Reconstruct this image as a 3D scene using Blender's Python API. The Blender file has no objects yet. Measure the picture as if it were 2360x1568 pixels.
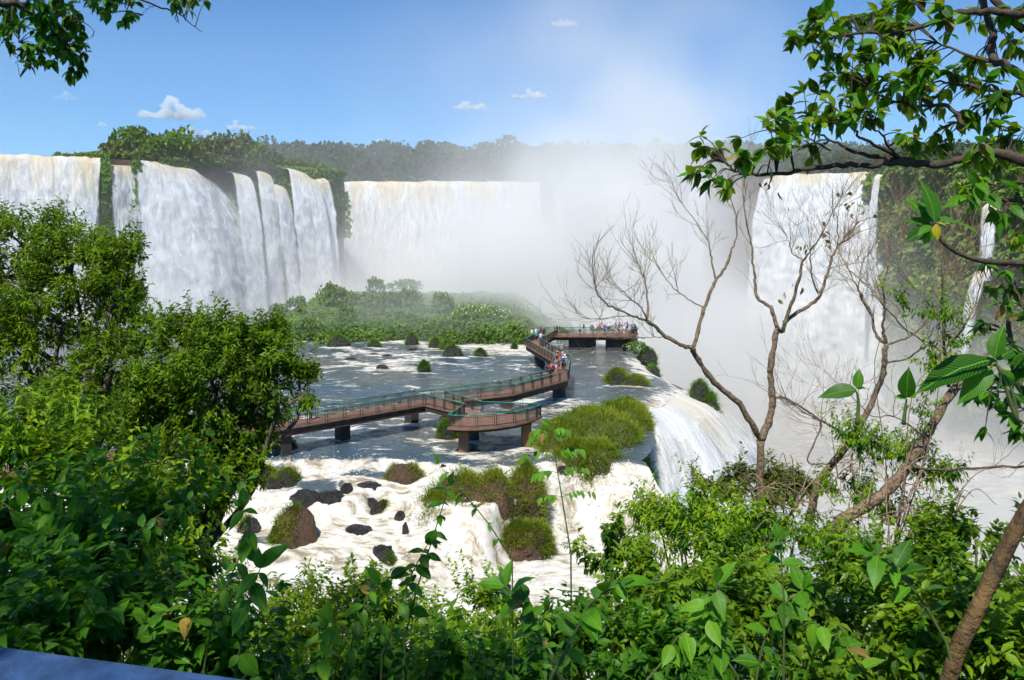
import bpy, bmesh, math, random
import numpy as np
from mathutils import Vector, Matrix

SC = bpy.context.scene
COL = SC.collection
R = math.radians

# ------------------------------------------------------------------ camera
EYE = 19.0                      # eye height above the river terrace (z = 0)
FPX, U0, V0 = 1852.0, 1179.5, 553.0   # focal length and horizon of a 2359 px wide picture
cam_d = bpy.data.cameras.new('camera')
cam = bpy.data.objects.new('camera', cam_d)
COL.objects.link(cam)
cam.location = (0, 0, EYE)
cam.rotation_euler = (R(90), 0, 0)
cam_d.sensor_width = 36.0
cam_d.lens = 36.0 * FPX / 2359.0
cam_d.shift_y = -(784.0 - V0) / 2359.0
cam_d.clip_start = 0.05
cam_d.clip_end = 9000.0
SC.camera = cam

# ------------------------------------------------------------------ sky, sun, exposure
SUN = Vector((-0.18, -0.52, 0.83)).normalized()     # direction towards the sun
w = bpy.data.worlds.new('World')
SC.world = w
w.use_nodes = True
wn = w.node_tree
wn.nodes.clear()
wo = wn.nodes.new('ShaderNodeOutputWorld')
wb = wn.nodes.new('ShaderNodeBackground')
ws = wn.nodes.new('ShaderNodeTexSky')
ws.sky_type = 'NISHITA'
ws.sun_disc = False
ws.sun_elevation = math.asin(SUN.z)
ws.sun_rotation = math.atan2(SUN.x, SUN.y)
ws.altitude = 6000.0
ws.air_density = 2.0
ws.dust_density = 0.0
ws.ozone_density = 10.0
wb.inputs['Strength'].default_value = 0.122
wt = wn.nodes.new('ShaderNodeMix')                 # white balance of the sky
wt.data_type = 'RGBA'
wt.blend_type = 'MULTIPLY'
wt.inputs[0].default_value = 1.0
wt.inputs[7].default_value = (0.80, 1.0, 1.03, 1.0)
wn.links.new(ws.outputs[0], wt.inputs[6])
wn.links.new(wt.outputs[2], wb.inputs[0])
wn.links.new(wb.outputs[0], wo.inputs[0])

sun_d = bpy.data.lights.new('sun', 'SUN')
sun = bpy.data.objects.new('sun', sun_d)
COL.objects.link(sun)
sun_d.energy = 5.0
sun_d.angle = R(0.53)
sun_d.color = (1.0, 0.955, 0.88)
sun.rotation_euler = SUN.to_track_quat('Z', 'Y').to_euler()

vs = SC.view_settings
SC.display_settings.display_device = 'sRGB'
vs.view_transform = 'Standard'
vs.look = 'None'
vs.exposure = 0.25
vs.gamma = 1.0
vs.use_curve_mapping = False

cy = SC.cycles
cy.use_denoising = True
try:
    cy.denoiser = 'OPENIMAGEDENOISE'
    cy.denoising_input_passes = 'RGB_ALBEDO_NORMAL'
except Exception:
    pass
cy.max_bounces = 8
cy.diffuse_bounces = 1
cy.glossy_bounces = 2
cy.transmission_bounces = 3
cy.transparent_max_bounces = 10
cy.volume_bounces = 6
cy.volume_max_steps = 256
cy.use_adaptive_sampling = True
cy.adaptive_threshold = 0.03
cy.adaptive_min_samples = 8
cy.sample_clamp_indirect = 6.0
cy.caustics_reflective = False
cy.caustics_refractive = False

# ------------------------------------------------------------------ helpers
def P(u, v, d):
    """point seen at picture position (u, v) at distance d"""
    return np.array(((u - U0) / FPX * d, d, EYE - (v - V0) / FPX * d))

def W(u, v, z=0.0):
    """point on the level z seen at picture position (u, v)"""
    return P(u, v, (EYE - z) * FPX / (v - V0))

rng = np.random.default_rng(7)

def _h(ix, iy, iz, s):
    h = (ix.astype(np.uint32) * np.uint32(374761393) + iy.astype(np.uint32) * np.uint32(668265263)
         + iz.astype(np.uint32) * np.uint32(2147483647) + np.uint32((s * 974634777) & 0xffffffff))
    h = (h ^ (h >> np.uint32(13))) * np.uint32(1274126177)
    h = (h ^ (h >> np.uint32(15))) * np.uint32(2246822519)
    h = h ^ (h >> np.uint32(16))
    return h.astype(np.float64) / 4294967295.0

def vnoise(p, s=0):
    """value noise in -1..1 at points p (N,3)"""
    f = np.floor(p)
    t = p - f
    t = t * t * (3 - 2 * t)
    i = f.astype(np.int64)
    x, y, z = i[:, 0], i[:, 1], i[:, 2]
    def c(a, b, d):
        return _h((x + a), (y + b), (z + d), s)
    tx, ty, tz = t[:, 0], t[:, 1], t[:, 2]
    a = c(0, 0, 0) * (1 - tx) + c(1, 0, 0) * tx
    b = c(0, 1, 0) * (1 - tx) + c(1, 1, 0) * tx
    e = c(0, 0, 1) * (1 - tx) + c(1, 0, 1) * tx
    g = c(0, 1, 1) * (1 - tx) + c(1, 1, 1) * tx
    a = a * (1 - ty) + b * ty
    e = e * (1 - ty) + g * ty
    return (a * (1 - tz) + e * tz) * 2 - 1

def fbm(p, octv=4, s=0, lac=2.03, gain=0.5):
    r = np.zeros(len(p))
    a = 1.0
    q = p.copy()
    tot = 0
    for k in range(octv):
        r += a * vnoise(q, s + k * 17)
        tot += a
        a *= gain
        q = q * lac + 3.7
    return r / tot

def sstep(a, b, x):
    t = np.clip((x - a) / (b - a), 0, 1)
    return t * t * (3 - 2 * t)

def mesh_data(name, verts, faces, smooth=True, attrs=None):
    """faces: list of index arrays (M,3)/(M,4)"""
    verts = np.asarray(verts, dtype=np.float32)
    if isinstance(faces, np.ndarray):
        faces = [faces]
    faces = [np.asarray(f, dtype=np.int32) for f in faces if len(f)]
    me = bpy.data.meshes.new(name)
    me.vertices.add(len(verts))
    me.vertices.foreach_set('co', verts.ravel())
    idx = np.concatenate([f.ravel() for f in faces])
    cnt = np.concatenate([np.full(len(f), f.shape[1], np.int32) for f in faces])
    st = np.concatenate([[0], np.cumsum(cnt)[:-1]]).astype(np.int32)
    me.loops.add(len(idx))
    me.loops.foreach_set('vertex_index', idx)
    me.polygons.add(len(cnt))
    me.polygons.foreach_set('loop_start', st)
    me.polygons.foreach_set('loop_total', cnt)
    me.polygons.foreach_set('use_smooth', np.full(len(cnt), bool(smooth)))
    me.update(calc_edges=True)
    for k, v in (attrs or {}).items():
        v = np.asarray(v, np.float32)
        a = me.attributes.new(k, 'FLOAT', 'POINT')
        a.data.foreach_set('value', v.ravel())
    return me

def link(name, data, mat=None, parent=None, loc=None):
    o = bpy.data.objects.new(name, data)
    COL.objects.link(o)
    if mat is not None and data is not None and len(data.materials) == 0:
        data.materials.append(mat)
    if parent is not None:
        o.parent = parent
    if loc is not None:
        o.location = loc
    return o

def mk(name, verts, faces, mat, parent=None, smooth=True, attrs=None, loc=None):
    return link(name, mesh_data(name, verts, faces, smooth, attrs), mat, parent, loc)

def thing(name, label, cat, loc=(0, 0, 0), rotz=0.0, group=None):
    o = bpy.data.objects.new(name, None)
    COL.objects.link(o)
    o.location = loc
    o.rotation_euler = (0, 0, rotz)
    o.empty_display_size = 0.3
    return tag(o, label, cat, group)

def tag(o, label, cat, group=None):
    o['label'] = label
    o['category'] = cat
    if group:
        o['group'] = group
    return o

def struct(o):
    o['kind'] = 'structure'
    return o

def stuff(o):
    o['kind'] = 'stuff'
    return o

class MB:
    """collects pieces of ONE part"""
    def __init__(self):
        self.v, self.f, self.n, self.a = [], [], 0, []
    def add(self, v, fs, a=None):
        v = np.asarray(v, float)
        if isinstance(fs, np.ndarray):
            fs = [fs]
        self.v.append(v)
        for f in fs:
            if len(f):
                self.f.append(np.asarray(f, np.int64) + self.n)
        self.a.append(np.full(len(v), 0.0) if a is None else np.broadcast_to(np.asarray(a, float), (len(v),)))
        self.n += len(v)
        return self
    def box(self, c, s, rot=None):
        x = np.array([[i, j, k] for i in (-.5, .5) for j in (-.5, .5) for k in (-.5, .5)]) * np.asarray(s)
        if rot is not None:
            x = x @ np.asarray(rot).T
        f = np.array([[0, 1, 3, 2], [4, 6, 7, 5], [0, 4, 5, 1], [2, 3, 7, 6], [0, 2, 6, 4], [1, 5, 7, 3]])
        return self.add(x + np.asarray(c), f)
    def bar(self, a, b, wd, ht, up=(0, 0, 1)):
        a = np.asarray(a, float); b = np.asarray(b, float)
        d = b - a; L = np.linalg.norm(d); d = d / L
        s = np.cross(d, up); s /= np.linalg.norm(s)
        t = np.cross(s, d)
        return self.box((a + b) / 2, (L, wd, ht), np.stack([d, s, t], 1))
    def tube(self, pts, rad, sides=6, cap=True, a=None):
        v, f = tube(pts, rad, sides, cap)
        return self.add(v, f, a)
    def build(self, name, mat, parent=None, smooth=False, attr=None, loc=None):
        v = np.concatenate(self.v)
        groups = {}
        for f in self.f:
            groups.setdefault(f.shape[1], []).append(f)
        fs = [np.concatenate(g) for g in groups.values()]
        return mk(name, v, fs, mat, parent, smooth, {attr: np.concatenate(self.a)} if attr else None, loc)

def tube(pts, rad, sides=6, cap=True):
    pts = np.asarray(pts, float)
    n = len(pts)
    rad = np.broadcast_to(np.asarray(rad, float), (n,))
    tan = np.gradient(pts, axis=0)
    tan /= np.linalg.norm(tan, axis=1)[:, None] + 1e-9
    ref = np.array([0, 0, 1.0]) if abs(tan[0][2]) < 0.9 else np.array([1.0, 0, 0])
    e = np.cross(tan[0], ref); e /= np.linalg.norm(e)
    E = [e]
    for i in range(1, n):
        e = E[-1] - tan[i] * np.dot(E[-1], tan[i])
        e /= np.linalg.norm(e) + 1e-9
        E.append(e)
    E = np.array(E)
    F = np.cross(tan, E)
    an = np.arange(sides) * 2 * math.pi / sides
    ring = (np.cos(an)[None, :, None] * E[:, None, :] + np.sin(an)[None, :, None] * F[:, None, :]) * rad[:, None, None] + pts[:, None, :]
    v = ring.reshape(-1, 3)
    i = np.arange(n - 1)[:, None] * sides
    j = np.arange(sides)[None, :]
    k = (j + 1) % sides
    q = np.stack([i + j, i + k, i + sides + k, i + sides + j], -1).reshape(-1, 4)
    fs = [q]
    if cap:
        v = np.concatenate([v, pts[:1], pts[-1:]])
        a, b = n * sides, n * sides + 1
        t = [[a, (jj + 1) % sides, jj] for jj in range(sides)] + [[b, (n - 1) * sides + jj, (n - 1) * sides + (jj + 1) % sides] for jj in range(sides)]
        fs.append(np.array(t))
    return v, fs

def smooth_path(pts, n=4):
    """Catmull-Rom through pts"""
    p = np.asarray(pts, float)
    if len(p) < 3:
        t = np.linspace(0, 1, n + 1)[:, None]
        return p[0] * (1 - t) + p[-1] * t
    q = np.vstack([2 * p[0] - p[1], p, 2 * p[-1] - p[-2]])
    out = []
    for i in range(1, len(q) - 2):
        for t in np.arange(n) / n:
            a, b, c, d = q[i - 1], q[i], q[i + 1], q[i + 2]
            out.append(0.5 * (2 * b + (c - a) * t + (2 * a - 5 * b + 4 * c - d) * t * t + (3 * b - 3 * c + d - a) * t ** 3))
    out.append(q[-2])
    return np.array(out)

def grid_faces(nu, nv):
    i = np.arange(nu - 1)[:, None] * nv
    j = np.arange(nv - 1)[None, :]
    return np.stack([i + j, i + nv + j, i + nv + j + 1, i + j + 1], -1).reshape(-1, 4)

# ------------------------------------------------------------------ node helpers
def new_mat(name):
    m = bpy.data.materials.new(name)
    m.use_nodes = True
    m.node_tree.nodes.clear()
    return m, m.node_tree

def nd(nt, typ, ins=None, **at):
    n = nt.nodes.new(typ)
    for k, v in at.items():
        setattr(n, k, v)
    for k, v in (ins or {}).items():
        s = n.inputs[k]
        if isinstance(v, bpy.types.NodeSocket):
            nt.links.new(v, s)
        else:
            if s.type == 'RGBA' and len(v) == 3:
                v = tuple(v) + (1.0,)
            s.default_value = v
    return n

def mth(nt, op, a, b=None, c=None, clamp=False):
    n = nt.nodes.new('ShaderNodeMath')
    n.operation = op
    n.use_clamp = clamp
    for i, v in enumerate((a, b, c)):
        if v is None:
            continue
        if isinstance(v, bpy.types.NodeSocket):
            nt.links.new(v, n.inputs[i])
        else:
            n.inputs[i].default_value = v
    return n.outputs[0]

def mrange(nt, v, a, b, c=0.0, d=1.0, smooth=True):
    n = nt.nodes.new('ShaderNodeMapRange')
    n.interpolation_type = 'SMOOTHSTEP' if smooth else 'LINEAR'
    nt.links.new(v, n.inputs['Value'])
    for k, x in zip(('From Min', 'From Max', 'To Min', 'To Max'), (a, b, c, d)):
        n.inputs[k].default_value = x
    return n.outputs['Result']

def mixc(nt, f, a, b):
    n = nt.nodes.new('ShaderNodeMix')
    n.data_type = 'RGBA'
    for s, v in ((n.inputs[0], f), (n.inputs[6], a), (n.inputs[7], b)):
        if isinstance(v, bpy.types.NodeSocket):
            nt.links.new(v, s)
        elif isinstance(v, (int, float)):
            s.default_value = v
        else:
            s.default_value = tuple(v) + (1.0,) if len(v) == 3 else v
    return n.outputs[2]

def noise(nt, vec, scale, detail=3.0, rough=0.55, dist=0.0):
    n = nd(nt, 'ShaderNodeTexNoise', {'Scale': scale, 'Detail': detail, 'Roughness': rough, 'Distortion': dist})
    if vec is not None:
        nt.links.new(vec, n.inputs['Vector'])
    return n.outputs['Fac']

def mapping(nt, vec, scale=(1, 1, 1), rot=(0, 0, 0), loc=(0, 0, 0)):
    n = nd(nt, 'ShaderNodeMapping', {'Scale': scale, 'Rotation': rot, 'Location': loc})
    nt.links.new(vec, n.inputs['Vector'])
    return n.outputs[0]

def geo_pos(nt):
    return nd(nt, 'ShaderNodeNewGeometry').outputs['Position']

def attr(nt, name):
    return nd(nt, 'ShaderNodeAttribute', attribute_name=name).outputs['Fac']

def out(nt, surf=None, vol=None):
    o = nt.nodes.new('ShaderNodeOutputMaterial')
    if surf is not None:
        nt.links.new(surf, o.inputs['Surface'])
    if vol is not None:
        nt.links.new(vol, o.inputs['Volume'])

def simple_mat(name, c1, c2=None, scale=6.0, rough=0.7, bump=0.0, metal=0.0, spec=0.4, detail=4.0):
    """two-tone noise material"""
    m, nt = new_mat(name)
    pos = nd(nt, 'ShaderNodeTexCoord').outputs['Object']
    f = noise(nt, pos, scale, detail, 0.6)
    f = mrange(nt, f, 0.3, 0.7)
    col = mixc(nt, f, c1, c2 if c2 is not None else tuple(x * 0.7 for x in c1))
    b = nd(nt, 'ShaderNodeBsdfPrincipled', {'Base Color': col, 'Roughness': rough, 'Metallic': metal, 'Specular IOR Level': spec})
    if bump:
        bp = nd(nt, 'ShaderNodeBump', {'Height': noise(nt, pos, scale * 3, 4), 'Strength': bump, 'Distance': 0.05})
        nt.links.new(bp.outputs[0], b.inputs['Normal'])
    out(nt, b.outputs[0])
    return m
# ------------------------------------------------------------------ foliage helpers
def leaf_tmpl(w=0.36, fold=0.22, droop=0.18, kind='full'):
    """one leaf of length 1 along +x, face up; returns verts, faces"""
    if kind == 'far':
        v = np.array([[0, 0, 0], [0.45, w, fold * w], [1, 0, -droop], [0.45, -w, fold * w]])
        return v, [np.array([[0, 2, 1], [0, 3, 2]])]
    if kind == 'mid':
        v = np.array([[0, 0, 0], [0.4, w, fold * w], [1, 0, -droop], [0.4, -w, fold * w], [0.5, 0, -droop * 0.15]])
        return v, [np.array([[0, 4, 1], [1, 4, 2], [0, 3, 4], [3, 2, 4]])]
    if kind == 'near':
        ts = np.array([0.18, 0.46, 0.78])
        ws = np.array([0.74, 1.0, 0.50]) * w
    else:
        ts = np.array([0.05, 0.14, 0.26, 0.40, 0.55, 0.70, 0.83, 0.93])
        ws = np.array([0.30, 0.66, 0.92, 1.0, 0.93, 0.70, 0.40, 0.15]) * w
    v = [[0, 0, 0]]
    for t, x in zip(ts, ws):
        z = -droop * t * t + 0.012 * math.sin(t * 21)
        v += [[t, x, z + fold * x], [t, 0, z], [t, -x, z + fold * x]]
    v.append([1.02, 0, -droop * 1.06])
    e = len(v) - 1
    f3 = [[0, 2, 1], [0, 3, 2], [e - 3, e - 2, e], [e - 2, e - 1, e]]
    f4 = []
    for k in range(len(ts) - 1):
        a = 1 + 3 * k
        f4 += [[a, a + 1, a + 4, a + 3], [a + 1, a + 2, a + 5, a + 4]]
    return np.array(v, float), [np.array(f4), np.array(f3)]

def unit(a):
    a = np.asarray(a, float)
    return a / (np.linalg.norm(a, axis=-1, keepdims=True) + 1e-9)

def frames(d, nrm):
    """rotation matrices with x = d and z close to nrm"""
    x = unit(d)
    y = unit(np.cross(nrm, x))
    z = np.cross(x, y)
    return np.stack([x, y, z], -1)          # (N,3,3) columns

def place(tmpl, pos, M, L):
    """instances of a template as one mesh: verts, faces"""
    tv, tf = tmpl
    n = len(pos)
    L = np.broadcast_to(np.asarray(L, float), (n,))
    v = np.einsum('nij,kj->nki', M, tv) * L[:, None, None] + pos[:, None, :]
    k = len(tv)
    fs = [(f[None] + (np.arange(n) * k)[:, None, None]).reshape(-1, f.shape[1]) for f in tf]
    return v.reshape(-1, 3), fs, k

def rnd_dirs(n, rg):
    v = rg.normal(size=(n, 3))
    return unit(v)

def leafy(twigs, dirs, per, length, rg, tmpl, spread=0.9, droop=0.35, twig_len=0.35, jit=0.35):
    """leaves set round twig ends; returns verts, faces, tint"""
    n = len(twigs)
    t = np.tile(np.linspace(0.1, 1.0, per), n)
    p = np.repeat(twigs, per, 0)
    d = unit(np.repeat(dirs, per, 0))
    side = rnd_dirs(n * per, rg)
    side = unit(side - d * np.sum(side * d, 1)[:, None])
    pos = p + d * (t * twig_len - twig_len)[:, None]
    ld = d * (0.35 + 0.5 * t)[:, None] + side * spread + np.array([0, 0, -droop])
    ld = ld + rg.normal(size=ld.shape) * 0.18
    up = np.array([0, 0, 1.0]) + rg.normal(size=ld.shape) * jit + d * 0.25
    L = length * rg.uniform(0.65, 1.15, n * per)
    v, f, k = place(tmpl, pos, frames(ld, up), L)
    base = np.repeat(rg.uniform(0, 1, n), per) * 0.55 + rg.uniform(0, 1, n * per) * 0.45
    return v, f, np.repeat(base, k)

def blob_points(blobs, n, rg, shell=0.35, lump=0.22, seed=0, under=0.35):
    """points through the outer shell of a union of ellipsoids; outward directions"""
    vol = np.array([b[3] * b[4] * b[5] for b in blobs]) ** (2 / 3.)
    pick = rg.choice(len(blobs), size=n, p=vol / vol.sum())
    B = np.array(blobs)[pick]
    d = rnd_dirs(n, rg)
    low = d[:, 2] < 0
    flip = low & (rg.uniform(size=n) > under)
    d[flip, 2] *= -1
    r = 1 - shell * rg.uniform(0, 1, n) ** 1.6
    r *= 1 + lump * fbm(d * 2.2 + B[:, :3] * 0.7, 3, seed)
    pos = B[:, :3] + d * B[:, 3:6] * r[:, None]
    nd_ = unit(d / B[:, 3:6])
    keep = np.ones(n, bool)
    for b in blobs:                          # drop points buried inside another blob
        q = (pos - np.array(b[:3])) / (np.array(b[3:6]) * 0.62)
        keep &= (np.sum(q * q, 1) > 1)
    return pos[keep], nd_[keep]

def leaf_mat(name, dark, light, trans=(0.20, 0.38, 0.03), tmix=0.32, rough=0.45, spec=0.22, use_attr=True, yellow=None):
    m, nt = new_mat(name)
    if use_attr:
        r = attr(nt, 'tint')
    else:
        r = nd(nt, 'ShaderNodeObjectInfo').outputs['Random']
    pos = geo_pos(nt)
    n1 = noise(nt, pos, 1.1, 2)
    f = mth(nt, 'ADD', mth(nt, 'MULTIPLY', r, 0.75), mth(nt, 'MULTIPLY', n1, 0.5))
    f = mrange(nt, f, 0.2, 1.0)
    col = mixc(nt, f, dark, light)
    if yellow is not None:
        col = mixc(nt, mrange(nt, r, 0.93, 0.97), col, yellow)
    b = nd(nt, 'ShaderNodeBsdfPrincipled', {'Roughness': rough, 'Specular IOR Level': spec})
    if not use_attr:                       # ribbed leaf blade: midrib and side veins
        x, y, z = nd(nt, 'ShaderNodeSeparateXYZ', {0: nd(nt, 'ShaderNodeTexCoord').outputs['Object']}).outputs
        ay = mth(nt, 'ABSOLUTE', y)
        ph = mth(nt, 'MULTIPLY', mth(nt, 'SUBTRACT', x, mth(nt, 'MULTIPLY', ay, 0.9)), 60.0)
        vein = mth(nt, 'POWER', mth(nt, 'ABSOLUTE', mth(nt, 'SINE', ph)), 8.0)
        mid = mrange(nt, ay, 0.016, 0.004)
        vf = mth(nt, 'MAXIMUM', mth(nt, 'MULTIPLY', vein, 0.35), mth(nt, 'MULTIPLY', mid, 0.8))
        blot = mrange(nt, noise(nt, pos, 28.0, 3), 0.4, 0.75, 0.0, 0.3)
        col = mixc(nt, blot, col, tuple(c * 0.6 for c in dark))
        col = mixc(nt, vf, col, tuple(min(1, c * 1.5 + 0.03) for c in light))
        bp = nd(nt, 'ShaderNodeBump', {'Height': vf, 'Strength': 0.35, 'Distance': 0.004}, invert=True)
        nt.links.new(bp.outputs[0], b.inputs['Normal'])
    nt.links.new(col, b.inputs['Base Color'])
    tc = mixc(nt, f, tuple(x * 0.55 for x in trans), trans)
    t = nd(nt, 'ShaderNodeBsdfTranslucent', {'Color': tc})
    mx = nd(nt, 'ShaderNodeMixShader', {0: tmix, 1: b.outputs[0], 2: t.outputs[0]})
    out(nt, mx.outputs[0])
    return m

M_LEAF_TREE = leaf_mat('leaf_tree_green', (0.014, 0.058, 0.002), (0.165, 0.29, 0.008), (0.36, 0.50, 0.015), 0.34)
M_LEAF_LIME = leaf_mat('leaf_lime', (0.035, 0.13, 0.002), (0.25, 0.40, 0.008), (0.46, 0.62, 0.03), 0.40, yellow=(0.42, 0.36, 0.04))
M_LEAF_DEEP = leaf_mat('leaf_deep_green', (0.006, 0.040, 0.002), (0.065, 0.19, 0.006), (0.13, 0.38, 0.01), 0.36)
M_LEAF_OLIVE = leaf_mat('leaf_olive', (0.035, 0.062, 0.010), (0.14, 0.16, 0.026), (0.25, 0.30, 0.03), 0.25, yellow=(0.25, 0.2, 0.04))
M_LEAF_FAR = leaf_mat('leaf_far_forest', (0.009, 0.028, 0.007), (0.05, 0.085, 0.015), (0.12, 0.2, 0.03), 0.2, rough=0.7)
M_LEAF_ISLE = leaf_mat('leaf_island', (0.055, 0.12, 0.018), (0.18, 0.27, 0.05), (0.20, 0.36, 0.03), 0.28, rough=0.6)
M_GRASS = leaf_mat('grass_blades', (0.050, 0.105, 0.006), (0.22, 0.30, 0.018), (0.38, 0.44, 0.03), 0.35, rough=0.5, yellow=(0.36, 0.24, 0.07))
M_GRASS_WET = leaf_mat('grass_wet', (0.03, 0.10, 0.008), (0.13, 0.25, 0.018), (0.27, 0.46, 0.03), 0.35, rough=0.45)
M_ROW_LEAF = leaf_mat('leaf_single_deep', (0.010, 0.060, 0.002), (0.085, 0.24, 0.006), (0.14, 0.46, 0.01), 0.34, rough=0.38, use_attr=False)
M_ROW_LIME = leaf_mat('leaf_single_lime', (0.05, 0.17, 0.008), (0.14, 0.32, 0.016), (0.28, 0.6, 0.02), 0.4, rough=0.4, use_attr=False)
M_BARK = simple_mat('bark_brown', (0.075, 0.052, 0.034), (0.16, 0.125, 0.09), 9.0, 0.85, 0.5)
M_BARK_DARK = simple_mat('bark_dark', (0.035, 0.024, 0.016), (0.08, 0.058, 0.04), 9.0, 0.85, 0.4)
M_TWIG = simple_mat('twig_tan', (0.20, 0.13, 0.068), (0.32, 0.22, 0.125), 20.0, 0.8)
M_STEM = simple_mat('stem_green', (0.055, 0.09, 0.02), (0.09, 0.12, 0.03), 15.0, 0.6)

# grass: arching blades on given root points
def blades(root, dirn, L, wd, rg, droop=0.55, segs=2):
    n = len(root)
    L = np.broadcast_to(np.asarray(L, float), (n,)) * rg.uniform(0.6, 1.15, n)
    d0 = unit(dirn + rg.normal(size=(n, 3)) * 0.28)
    side = unit(np.cross(d0, rg.normal(size=(n, 3))))
    ts = np.linspace(0, 1, segs + 1)
    rows = []
    for t in ts:
        c = root + d0 * (L * t)[:, None]
        c[:, 2] -= droop * L * t * t
        wv = wd * (1 - t * 0.92)
        rows.append(np.stack([c - side * wv / 2, c + side * wv / 2], 1))
    v = np.stack(rows, 1).reshape(n, -1, 3)
    k = v.shape[1]
    f = np.array([[2 * s, 2 * s + 1, 2 * s + 3, 2 * s + 2] for s in range(segs)])
    fs = (f[None] + (np.arange(n) * k)[:, None, None]).reshape(-1, 4)
    return v.reshape(-1, 3), fs, np.repeat(rg.uniform(0, 1, n), k)
# ================================================================== SETTING
# ------------------------------------------------------------------ materials of the place
def water_mat(name, deep, murk, foam_c=(0.68, 0.665, 0.625), flow=0.0, gloss=0.12):
    m, nt = new_mat(name)
    pos = geo_pos(nt)
    warp = nd(nt, 'ShaderNodeTexNoise', {'Scale': 0.12, 'Detail': 2.0})
    nt.links.new(pos, warp.inputs['Vector'])
    wp = nd(nt, 'ShaderNodeVectorMath', {0: pos, 1: nd(nt, 'ShaderNodeVectorMath', {0: warp.outputs['Color'], 'Scale': 7.0}, operation='SCALE').outputs[0]}, operation='ADD').outputs[0]
    s1 = mapping(nt, wp, (0.5, 1.1, 0.6), (0, 0, flow))
    n1 = noise(nt, s1, 0.75, 6, 0.62, 0.5)
    n2 = noise(nt, mapping(nt, wp, (0.55, 1.4, 0.6), (0, 0, flow)), 2.6, 4, 0.6)
    fo = attr(nt, 'foam')
    k = mth(nt, 'ADD', mrange(nt, n1, 0.25, 0.75, 0.08, 0.62, False), mth(nt, 'MULTIPLY', n2, 0.34))
    fm = mrange(nt, mth(nt, 'ADD', k, mth(nt, 'MULTIPLY', fo, 0.40)), 0.66, 0.84)
    big = noise(nt, pos, 0.045, 2)
    wc = mixc(nt, mrange(nt, big, 0.35, 0.65), deep, murk)
    # cream shades inside the foam: silty water shows through
    st = noise(nt, mapping(nt, wp, (0.16, 1.0, 0.5), (0, 0, 0.30)), 1.9, 6, 0.66, 1.2)
    cr = attr(nt, 'crest')
    fk = mth(nt, 'ADD', mth(nt, 'ADD', mth(nt, 'MULTIPLY', st, 0.62), mth(nt, 'MULTIPLY', noise(nt, mapping(nt, wp, (0.5, 1.3, 1.0), (0, 0, 0.2)), 5.0, 5, 0.7), 0.26)), mth(nt, 'MULTIPLY', cr, 0.30))
    fc = mixc(nt, mrange(nt, fk, 0.42, 0.56), (0.25, 0.21, 0.14), (0.53, 0.48, 0.375))
    fc = mixc(nt, mrange(nt, fk, 0.50, 0.68), fc, foam_c)
    bh = mth(nt, 'ADD', mth(nt, 'MULTIPLY', n2, 0.55), mth(nt, 'MULTIPLY', noise(nt, mapping(nt, pos, (0.6, 1.6, 1)), 3.3, 4, 0.6), 0.6))
    bp = nd(nt, 'ShaderNodeBump', {'Height': bh, 'Strength': 0.55, 'Distance': 0.35})
    wat = nd(nt, 'ShaderNodeBsdfPrincipled', {'Base Color': wc, 'Roughness': gloss, 'IOR': 1.33, 'Normal': bp.outputs[0]})
    fine = noise(nt, mapping(nt, wp, (0.7, 1.2, 1.0)), 6.5, 5, 0.7, 0.4)
    fb = nd(nt, 'ShaderNodeBump', {'Height': mth(nt, 'ADD', mth(nt, 'MULTIPLY', n2, 0.6), mth(nt, 'MULTIPLY', fine, 0.5)), 'Strength': 0.45, 'Distance': 0.22})
    foam = nd(nt, 'ShaderNodeBsdfPrincipled', {'Base Color': fc, 'Roughness': 0.7, 'Specular IOR Level': 0.25, 'Normal': fb.outputs[0]})
    mx = nd(nt, 'ShaderNodeMixShader', {0: fm, 1: wat.outputs[0], 2: foam.outputs[0]})
    out(nt, mx.outputs[0])
    return m

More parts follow.
